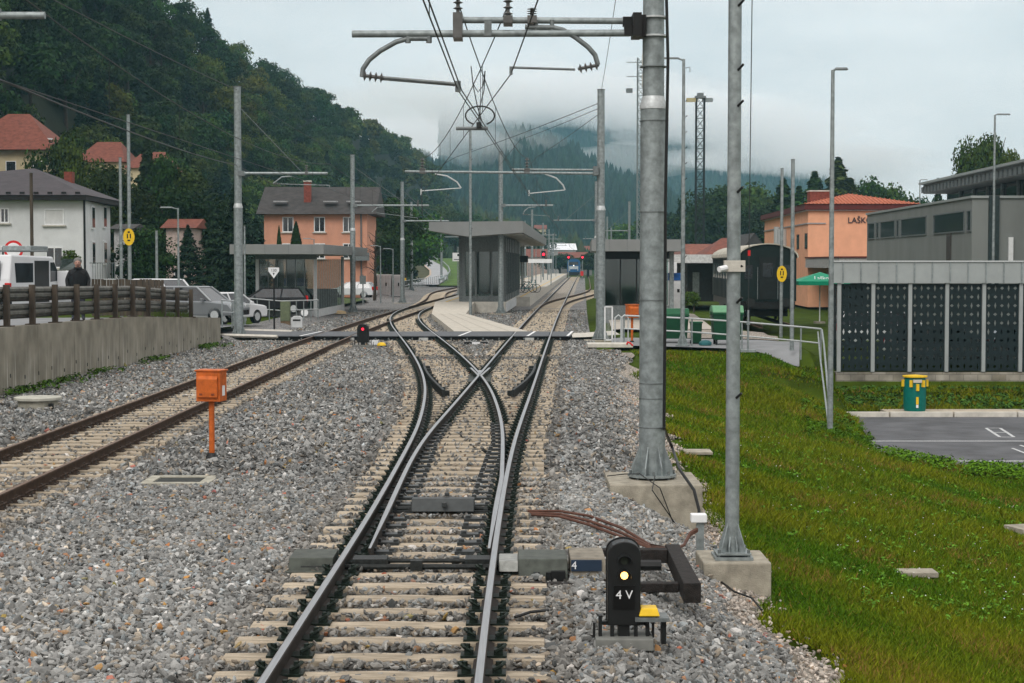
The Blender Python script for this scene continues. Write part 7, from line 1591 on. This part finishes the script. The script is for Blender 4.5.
def merged(name, pts, makers, label):
    Vs, Fs, Cs, o = [], [], [], 0
    for (x, y, z, s) in pts:
        V, F, c = rnd.choice(makers); an = rnd.uniform(0, 6.28); ca, sa = math.cos(an), math.sin(an); Vr = np.stack([V[:, 0] * ca - V[:, 1] * sa, V[:, 0] * sa + V[:, 1] * ca, V[:, 2]], 1) * s + np.array([x, y, z]); Vs.append(Vr); Fs.append(F + o); o += len(V); Cs.append(c * rnd.uniform(.7, 1.3) * np.array([rnd.uniform(.85, 1.2), 1, rnd.uniform(.85, 1.15)]))
    ob = link(name, np_mesh(name, np.concatenate(Vs), np.concatenate(Fs), LEAFM, np.concatenate(Cs), 4)); return tag(ob, label, kind='stuff')
mk = [crown_np('broad', 720, 10, 4.4, .64, GRN['dark'], .1), crown_np('broad', 720, 10, 4.6, .64, GRN['mid'], .1), crown_np('broad', 720, 9, 4.2, .64, GRN['olive'], .1), crown_np('broad', 720, 9, 4.6, .64, GRN['mid'], .1), crown_np('broad', 720, 10, 4.4, .64, GRN['dark'], .1), crown_np('conifer', 420, 10, 2.9, .8, GRN['con'], .06)]
merged('forest', [(x, y, z - .6, rnd.uniform(.7, 1.05)) for x, y, z in cand[NI:]], mk, 'dense mixed wood covering the farther part of the left hill')
print('hill trees', len(cand))
# single trees around the left houses and the slope foot
def ptree(key, px, ytop, D, zb, label, sxy=1.0, name='tree', H=None):
    p = W(px, ytop, D); Hh = {'big_con': 12, 'big_con2': 12, 'thuja': 6, 'poplar': 14, 'co0': 12, 'co1': 12}.get(key, 9.0); s = (p.z - zb) / Hh; return tree(key, (p.x, D, zb), s, label, None, None, name, sxy)
for a in [('big_con', 236, 178, 122, 0, 'large dark spruce just left of the left mast top', .85, 'conifer'), ('big_con2', 213, 205, 128, 0, 'broad dark conifer behind the parked cars', 1.1, 'conifer'), ('big_con', 256, 215, 130, 0, 'dark conifer between the left mast and the salmon house', .9, 'conifer'),
          ('big_con2', 147, 138, 150, 1, 'tall dark conifer behind the two grey poles', .9, 'conifer'), ('big_broad', 170, 172, 150, 1, 'dense dark broadleaf tree behind the short lamp post', .9, 'tree'), ('big_broad2', 62, 140, 165, 3, 'feathery green tree between the two red roofed houses', .6, 'tree'), ('big_broad', 160, 158, 150, 2, 'dark tree in front of the right half of the hidden red roof', .6, 'tree'), ('big_broad2', 75, 148, 160, 3, 'lower green tree left of the half hidden red roof', .5, 'tree'),
          ('big_broad', 118, 168, 140, 1, 'dark green tree right of the white house roof', .8, 'tree'), ('big_broad', 192, 190, 142, 0, 'rounded dark tree above the silver hatchback', .9, 'tree'), ('big_broad2', 22, 166, 175, 4, 'green tree in front of the upper cream house', .35, 'tree'), ('big_con', 188, 225, 120, 0, 'low dark conifer left of the mast behind the cars', 1.1, 'conifer'), ('big_broad', 140, 230, 118, 0, 'dark bushy tree behind the board fence', 1.1, 'tree'),
          ('thuja', 296, 222, 132, -.1, 'pointed conical thuja above the left shelter roof', .55, 'thuja'), ('thuja', 279, 226, 134, -.1, 'narrow thuja left of the pointed one above the shelter', .28, 'thuja'),
          ('big_broad', 385, 200, 190, -.2, 'dark tree behind the two small lamp posts', 1.0, 'tree'), ('big_broad2', 405, 206, 215, -.2, 'dark green tree behind the containers beside the masts', 1.0, 'tree'), ('big_con', 398, 190, 230, 0, 'dark conifer above the masts by the containers', .8, 'conifer'), ('big_broad', 425, 212, 440, 5, 'dark tree at the far end of the curved road', 1.1, 'tree'), ('big_broad', 412, 205, 455, 5, 'dark tree left of the far end of the curved road', 1.2, 'tree'), ('big_broad2', 440, 208, 470, 5, 'green tree right of the far end of the curved road', 1.1, 'tree'), ('big_broad', 455, 212, 480, 5, 'dark tree behind the white information sign', 1.1, 'tree'), ('big_broad2', 472, 216, 500, 3, 'green tree above the canopy left edge', 1.2, 'tree'), ('bo', 489, 218, 520, 2, 'yellowish bush tree above the canopy', 1.3, 'tree'), ('bo', 508, 222, 520, 1, 'olive tree above the right part of the canopy', 1.3, 'tree'), ('bd0', 522, 224, 540, 1, 'dark tree just right of the canopy top', 1.2, 'tree'), ('bd1', 534, 232, 560, 1, 'dark tree left of the distant row of masts', 1.2, 'tree'),
          ('big_broad', 722, 188, 300, -.5, 'rounded green tree right of the lattice tower', .95, 'tree'), ('big_broad2', 750, 190, 310, -.5, 'green tree right of the bare front pole', .95, 'tree'), ('big_broad', 768, 205, 300, -.5, 'lower dark tree beside the station roof end', .8, 'tree'), ('big_con2', 680, 203, 320, -.5, 'bluish conifer left of the lattice tower', 1.0, 'conifer'), ('big_broad', 705, 205, 330, -.5, 'dark tree directly behind the lattice tower', .8, 'tree'),
          ('poplar', 783, 178, 260, -.5, 'leftmost poplar behind the station', 1.7, 'tree'), ('poplar', 799, 186, 255, -.5, 'low poplar behind the station chimney left side', 1.7, 'tree'), ('poplar', 815, 171, 262, -.5, 'second tallest poplar behind the station', 1.7, 'tree'), ('poplar', 838, 157, 262, -.5, 'tallest poplar behind the station roof', 1.7, 'tree'), ('poplar', 851, 178, 265, -.5, 'poplar right of the tallest one', 1.7, 'tree'), ('big_broad2', 872, 186, 268, -.5, 'rounded green tree over the station roof ridge', .8, 'tree'), ('big_broad2', 893, 191, 268, -.5, 'pale green tree over the right end of the station roof', .7, 'tree'), ('big_broad', 912, 200, 268, -.5, 'dark tree left of the upper grey roof', .7, 'tree'), ('big_con2', 938, 178, 190, -.6, 'dark conifer at the left end of the upper grey roof', .6, 'conifer'),
          ('huge', 986, 126, 170, -.6, 'large light green tree rising behind the upper grey roof', .5, 'tree'), ('huge', 966, 150, 172, -.6, 'left lower shoulder tree behind the upper grey roof', .42, 'tree'), ('huge', 1008, 142, 168, -.6, 'right lower tree behind the upper grey roof', .4, 'tree'),
          ('bd0', 588, 255, 440, -.6, 'low dark bush right behind the distant train', 2.2, 'tree'), ('bd1', 560, 256, 430, -.6, 'low dark bush left of the distant train', 2.2, 'tree'), ('bd2', 602, 250, 425, -.6, 'dark bush left of the footway mast far behind', 1.8, 'tree'), ('bd2', 655, 216, 380, -.6, 'dark tree behind the right shelter roof', 1.3, 'tree'), ('bm1', 618, 226, 420, -.6, 'mid green tree right of the distant train', 1.2, 'tree')]:
    ptree(*a[:6], sxy=a[6], name=a[7])
# young bush by the van, planted shrubs on the forecourt
proto('bush', 'broad', 900, 2, 1.0, .11, GRN['mid'], .02); 
q = W(71, 262, 70); tree('bush', (q.x, 70, W(0, 266, 70).z - .3), .48, 'small potted bush beside the open van door', name='bush', cat='bush')
for px, y_, D, lab in ((676, 294, 118, 'left low shrub on the station forecourt'), (686, 296, 116, 'middle low shrub on the station forecourt'), (694, 299, 114, 'right low shrub on the station forecourt')):
    q = W(px, y_, D); tree('bush', (q.x, D, -.05), .55, lab, name='bush', cat='bush')
# bare small tree
q = G(372, 300, 0); t = thing('bare_tree', 'small leafless tree before the salmon house beside the containers', 'tree', (q.x, 140, -.1)); mb = MB(); mb.tube([(0, 0, 0), (.05, 0, 2.2), (.1, 0, 5.6)], [.14, .10, .03], 6); mb.obj('trunk', [BARK], t); mb = MB()
for k in range(34): a = rnd.uniform(0, 6.28); z = rnd.uniform(1.8, 5.2); l = rnd.uniform(.5, 1.3); mb.tube([(.05, 0, z), (math.cos(a) * l * .6, math.sin(a) * l * .6, z + .3), (math.cos(a) * l, math.sin(a) * l, z + rnd.uniform(.1, 1.0))], [.035, .022, .008], 4)
mb.obj('branches', [BARK], t)
# distant wooded hills
def cone_tree(tiers=3, seg=6, h=14, r=3.4):
    V, F = [], []
    for k in range(tiers):
        z0 = h * (.1 + .28 * k); z1 = min(h, z0 + h * .5); rr = r * (1 - .27 * k); o = len(V)
        for j in range(seg): a = 2 * math.pi * j / seg + k; q = rr * rnd.uniform(.7, 1.15); V.append((q * math.cos(a), q * math.sin(a), z0 + rnd.uniform(-.6, .6)))
        V.append((rnd.uniform(-.2, .2), 0, z1))
        for j in range(seg): F.append((o + j, o + (j + 1) % seg, o + seg, o + seg))
    return np.array(V), np.array(F)
def tri_merge(name, pts, protos, col, label):
    Vs, Fs, Cs, o = [], [], [], 0
    for (x, y, z, s) in pts:
        V, F, = rnd.choice(protos); Vs.append(V * s * np.array([1.0, 1.0, rnd.uniform(.85, 1.2)]) + np.array([x, y, z])); Fs.append(F[:, :3] + o); o += len(V); c = np.array(col) * rnd.uniform(.55, 1.5) * np.array([rnd.uniform(.8, 1.5), 1, rnd.uniform(.8, 1.1)]); Cs.append(np.repeat(c[None], len(V), 0))
    return tag(link(name, np_mesh(name, np.concatenate(Vs), np.concatenate(Fs), LEAFM, np.concatenate(Cs), 3)), label, kind='stuff')
def far_hill(name, prof, Dr, Df, zf, ntree, col, label, fl, s=(.7, 1.15), rnd_blob=False):
    pf = spline(prof); p0, p1 = prof[0][0], prof[-1][0]; n = 60; m = 18
    def P(u, t):
        px = p0 + (p1 - p0) * u; top = W(px, pf(px), Dr); zt = max(zf + 2, top.z - 8); D = Df + (Dr - Df) * t; x = (px - 512) / 1750 * D
        zz = zf + (zt - zf) * (t ** .85) + 7 * math.sin(u * 23 + t * 4) * t * (1 - t) * 2 + 5 * math.sin(u * 51 + t * 7) * t * (1 - t) * 2
        return (x, D, zz)
    vs = [P(i / n, j / m) for j in range(m + 1) for i in range(n + 1)] + [(P(i / n, 1)[0] * 1.1, Dr * 1.1, zf) for i in range(n + 1)]
    fs = [(j * (n + 1) + i, j * (n + 1) + i + 1, (j + 1) * (n + 1) + i + 1, (j + 1) * (n + 1) + i) for j in range(m + 1) for i in range(n)]
    struct(MB().add(vs, fs).obj(name, [mat('far_floor', (.012, .02, .012), .95, 0, .3, .02)], smooth=True))
    pts = []
    for _ in range(ntree): x, y, z = P(rnd.random(), rnd.random() ** .9 * 1.0); pts.append((x, y, z - 1, rnd.uniform(*s)))
    tri_merge(fl, pts, [cone_tree(3, 6, 14, 3.6 if not rnd_blob else 4.6) for _ in range(6)], col, label)
far_hill('far_hill', [(360, 160), (430, 160), (460, 168), (480, 158), (522, 134), (545, 140), (575, 150), (600, 165), (630, 176), (665, 190), (700, 214), (735, 245)], 1250, 800, -1, 3800, (.010, .024, .012), 'hazy conifer wood on the middle hill behind the station tracks', 'far_forest')
far_hill('mountain', [(440, 105), (500, 98), (560, 98), (640, 108), (700, 122), (760, 142), (800, 158), (850, 178), (900, 200), (950, 222), (1024, 246), (1120, 256)], 2300, 1350, -1, 9000, (.010, .024, .012), 'hazy conifer wood on the mountain fading into the clouds', 'mountain_forest', s=(.8, 1.3))
far_hill('low_hill', [(430, 180), (455, 200), (480, 208), (510, 220), (540, 238), (570, 250), (600, 256)], 820, 560, -1, 900, (.03, .045, .016), 'dark wood on the low spur right of the left hill', 'spur_forest', s=(.5, .8), rnd_blob=True)

# grass -----------------------------------------------------------------------
def blades(n, ya, yb, name, label):
    y = ya * (yb / ya) ** npr.rand(n); x0 = along(BR_T, y) + .42 + .15 * np.clip((21 - y) / 6, 0, 1); x1 = .302 * y + 3.5; ok = x1 > x0; y = y[ok]; x0 = x0[ok]; x1 = x1[ok]; n = len(y); x = x0 + npr.rand(n) * (x1 - x0); 
    keep = npr.rand(n) < (x1 - x0) / (.302 * y + 3.5)
    pl = 9.3 + (y - 44) / 11.3 * 1.6; inp = (x > pl + npr.uniform(-.25, .15, len(x))) & (y > np.where(x < 13, 44 - (x - 9.3), 40.3 - (x - 13) * .25) + npr.uniform(-.5, .2, len(x))) & (y < 57.2); keep &= ~inp
    edge = (x - along(BR_T, y)); keep &= (npr.rand(n) < np.clip(edge * 1.6 - .75 + .3 * np.sin(y * 2.1) + .2 * np.sin(x * 3 + y), 0, 1)); keep &= ~((y > 60.3) & (x < 11.5))
    x, y = x[keep], y[keep]; n = len(x); z = gz_arr(x, y) - .03; sc2 = np.clip(y / 16, 1, 2.6)
    patch = 1.3 * np.sin(x * .9 + y * .31) * np.sin(y * .8 + x * .2) + np.sin(x * .37 - y * .53 + 2) + .6 * np.sin(x * 2.3 + y * 1.1) + npr.normal(size=n) * .6
    h = npr.uniform(.03, .085, n) * (1 + .25 * patch.clip(-1, 1.5)) * sc2 ** .5; w_ = .0075 * sc2 * npr.uniform(.7, 1.4, n)
    a = npr.rand(n) * 6.28; ln = npr.uniform(.2, 1.3, n) * h; b = npr.rand(n) * 6.28
    P = np.stack([x, y, z], 1); dx = np.stack([np.cos(a) * w_, np.sin(a) * w_, 0 * w_], 1); tip = P + np.stack([np.cos(b) * ln, np.sin(b) * ln, h], 1)
    V = np.stack([P - dx, P + dx, tip], 1).reshape(-1, 3); F = np.arange(3 * n).reshape(n, 3)
    g1, g2 = np.array([.055, .125, .005]), np.array([.145, .165, .008]); t = (.42 + .30 * patch).clip(0, 1)[:, None]; c = (g1 * (1 - t) + g2 * t) * npr.uniform(.55, 1.35, (n, 1)); dry = npr.rand(n) < (.03 + .22 * ((np.sin(x * 1.9 + 1) * np.sin(y * 1.1 + x * .6)) > .62)); c[dry] = np.array([.24, .15, .04]) * npr.uniform(.6, 1.1, (dry.sum(), 1))
    c3 = np.repeat(c, 3, 0); tag(link(name, np_mesh(name, V, F, BLADE, c3)), label, kind='stuff')
blades(1050000, 11.5, 62, 'grass', 'short mown green and yellowish grass covering the bank')
def weeds(n, region, lsz, hgt, col, name, label, k=16):
    C = []; Nn = []; ss = []
    for _ in range(n):
        x, y = region(); z = gz(x, y)
        for j in range(k): a = rnd.uniform(0, 6.28); rr = rnd.uniform(0, 1) * hgt * .9; zz = z + rnd.uniform(.1, 1) * hgt; C.append((x + rr * math.cos(a), y + rr * math.sin(a), zz)); Nn.append((math.cos(a) * .6, math.sin(a) * .6, 1)); ss.append(lsz * rnd.uniform(.6, 1.3))
    C, Nn = np.array(C), np.array(Nn) + npr.normal(size=(len(C), 3)) * .3; V, F = quads(C, Nn / np.linalg.norm(Nn, axis=1)[:, None], np.array(ss), .5); c = np.repeat(np.array(col)[None] * npr.uniform(.6, 1.4, (len(C), 1)), 4, 0)
    tag(link(name, np_mesh(name, V, F, BLADE, c, 4)), label, kind='stuff')
def reg_slope():
    y = rnd.uniform(20, 44); return (rnd.uniform(4.0, min(9.0 + max(0, (40 - y)) * .3, .3 * y)), y)
def reg_park(): 
    u = rnd.random(); x = 9.2 + u * 6; return (x + rnd.uniform(-.4, .4), (44 - (x - 9.3) if x < 13 else 40.3 - (x - 13) * .25) - rnd.uniform(-.1, 2.4))
def reg_bank(): return (rnd.uniform(11, 22), rnd.uniform(57.5, 60.8))
def reg_bank2(): y = rnd.uniform(45, 57); return (park_left(y) - rnd.uniform(-.1, 1.8), y)
weeds(420, reg_slope, .030, .09, (.09, .20, .02), 'weeds', 'leafy weeds dotted over the grass bank', 12)
weeds(330, reg_park, .045, .26, (.075, .16, .01), 'weeds', 'taller weeds along the near edge of the parking area', 26)
weeds(420, reg_bank, .07, .14, (.05, .11, .018), 'ground_cover', 'leafy green ground cover between kerb and block wall', 18)
weeds(150, reg_bank2, .05, .12, (.06, .13, .01), 'ground_cover', 'leafy ground cover on the bank left of the bin', 18)
C = []
for _ in range(160):
    x, y = reg_slope() if rnd.random() < .75 else reg_park(); C.append((x, y, gz(x, y) + rnd.uniform(.08, .16)))
C = np.array(C); V, F = quads(C, np.tile([0, -.5, 1.0], (len(C), 1)) / 1.118, npr.uniform(.005, .011, len(C)), 1.0); tag(link('daisies', np_mesh('daisies', V, F, WHITE, None, 4)), 'tiny white clover flowers scattered in the grass', kind='stuff')
def reg_wall(): 
    c = rnd.choice((44.5, 49, 41.5, 62.5, 64, 55)); y = c + rnd.gauss(0, .8); return (wallx(y) + abs(rnd.gauss(0, .3)) + .1, y)
weeds(130, reg_wall, .05, .16, (.05, .10, .015), 'weeds', 'tufts of grass at the foot of the retaining wall', 18)
def reg_wt(): y = rnd.uniform(57, 63); return (wallx(y) - rnd.uniform(.1, .5), y)
V_ = []
mbt = MB()
for _ in range(260): x, y = reg_wt(); z = wtop(y); mbt.add([(x, y, z - .05), (x + .03, y, z - .05), (x + rnd.uniform(-.1, .1), y, z + rnd.uniform(.12, .35))], [(0, 1, 2)])
tag(mbt.obj('weeds', [mat('weed_green', (.07, .11, .02), .9)]), 'grass tuft growing on top of the retaining wall end', kind='stuff')

# ------------------------------------------------------------------ low clouds and haze
def volume_mat(name, dens, col, an=0.0):
    m = bpy.data.materials.new(name); m.use_nodes = True; t = m.node_tree; t.nodes.clear(); o = N(t, 'ShaderNodeOutputMaterial'); v = N(t, 'ShaderNodeVolumePrincipled'); v.inputs['Density'].default_value = dens; v.inputs['Color'].default_value = (*col, 1); v.inputs['Anisotropy'].default_value = an; t.links.new(v.outputs['Volume'], o.inputs['Volume']); return m
HAZE = volume_mat('haze_volume', .00018, (.42, .82, 1.0)); CLOUD = volume_mat('cloud_volume', .0042, (1, 1, 1))
hz = MB().bb(-1450, 1450, -70, 3040, -3.5, 420).obj('haze', [HAZE]); tag(hz, 'thin grey blue haze filling the valley', kind='stuff')
def nz(x, y, s): return math.sin(x / s + 1.3) * math.cos(y / s * 1.3) + .6 * math.sin(x / s * 2.1 + y / s) + .4 * math.sin(x / s * 4.3 - y / s * 2.7 + 1)
CL2 = volume_mat('cloud_wisp', .0042, (1, 1, 1))
def mist(px, py, D, rx_, ry_, rz_, lab):
    p = W(px, py, D); mb = MB(); mb.ball((0, 0, 0), 1, seg=28); a1, a2, a3 = rnd.uniform(0, 6), rnd.uniform(0, 6), rnd.uniform(0, 6)
    vs = []
    for x, y, z in mb.v:
        q = 1 + .22 * math.sin(x * 4 + a1) * math.cos(z * 3 + a2) + .16 * math.sin(x * 8 + z * 5 + a3) + .1 * math.sin(y * 6 + x * 3); vs.append((x * q * rx_, y * q * ry_, z * q * rz_))
    mb.v = vs; tag(mb.obj('mist', [CL2], smooth=True, loc=(p.x, p.y, p.z)), lab, kind='stuff')
for i in range(40):
    px = 430 + 430 * (i + rnd.random()) / 40; ry = np.interp(px, [440, 560, 640, 700, 760, 800, 850, 900, 950], [105, 98, 108, 122, 142, 158, 178, 200, 222])
    mist(px, ry + rnd.uniform(-14, 7) - (6 if px > 820 else 0), rnd.uniform(1750, 2250), rnd.uniform(70, 150), rnd.uniform(70, 130), rnd.uniform(16, 34) * (.6 if px > 820 else 1), 'bank of low cloud hiding the mountain ridge')
for (px, py, D, rx_, rz_, lab) in ((470, 140, 1150, 55, 16, 'wisp of mist over the left hill shoulder'), (640, 160, 1480, 90, 12, 'wisp of mist between the middle hill and the mountain'), (800, 160, 1600, 110, 13, 'wisp of mist on the mountain above the poplars'), (420, 118, 1000, 60, 20, 'wisp of mist beside the left hill ridge')):
    mist(px, py, D, rx_, 60, rz_, lab)
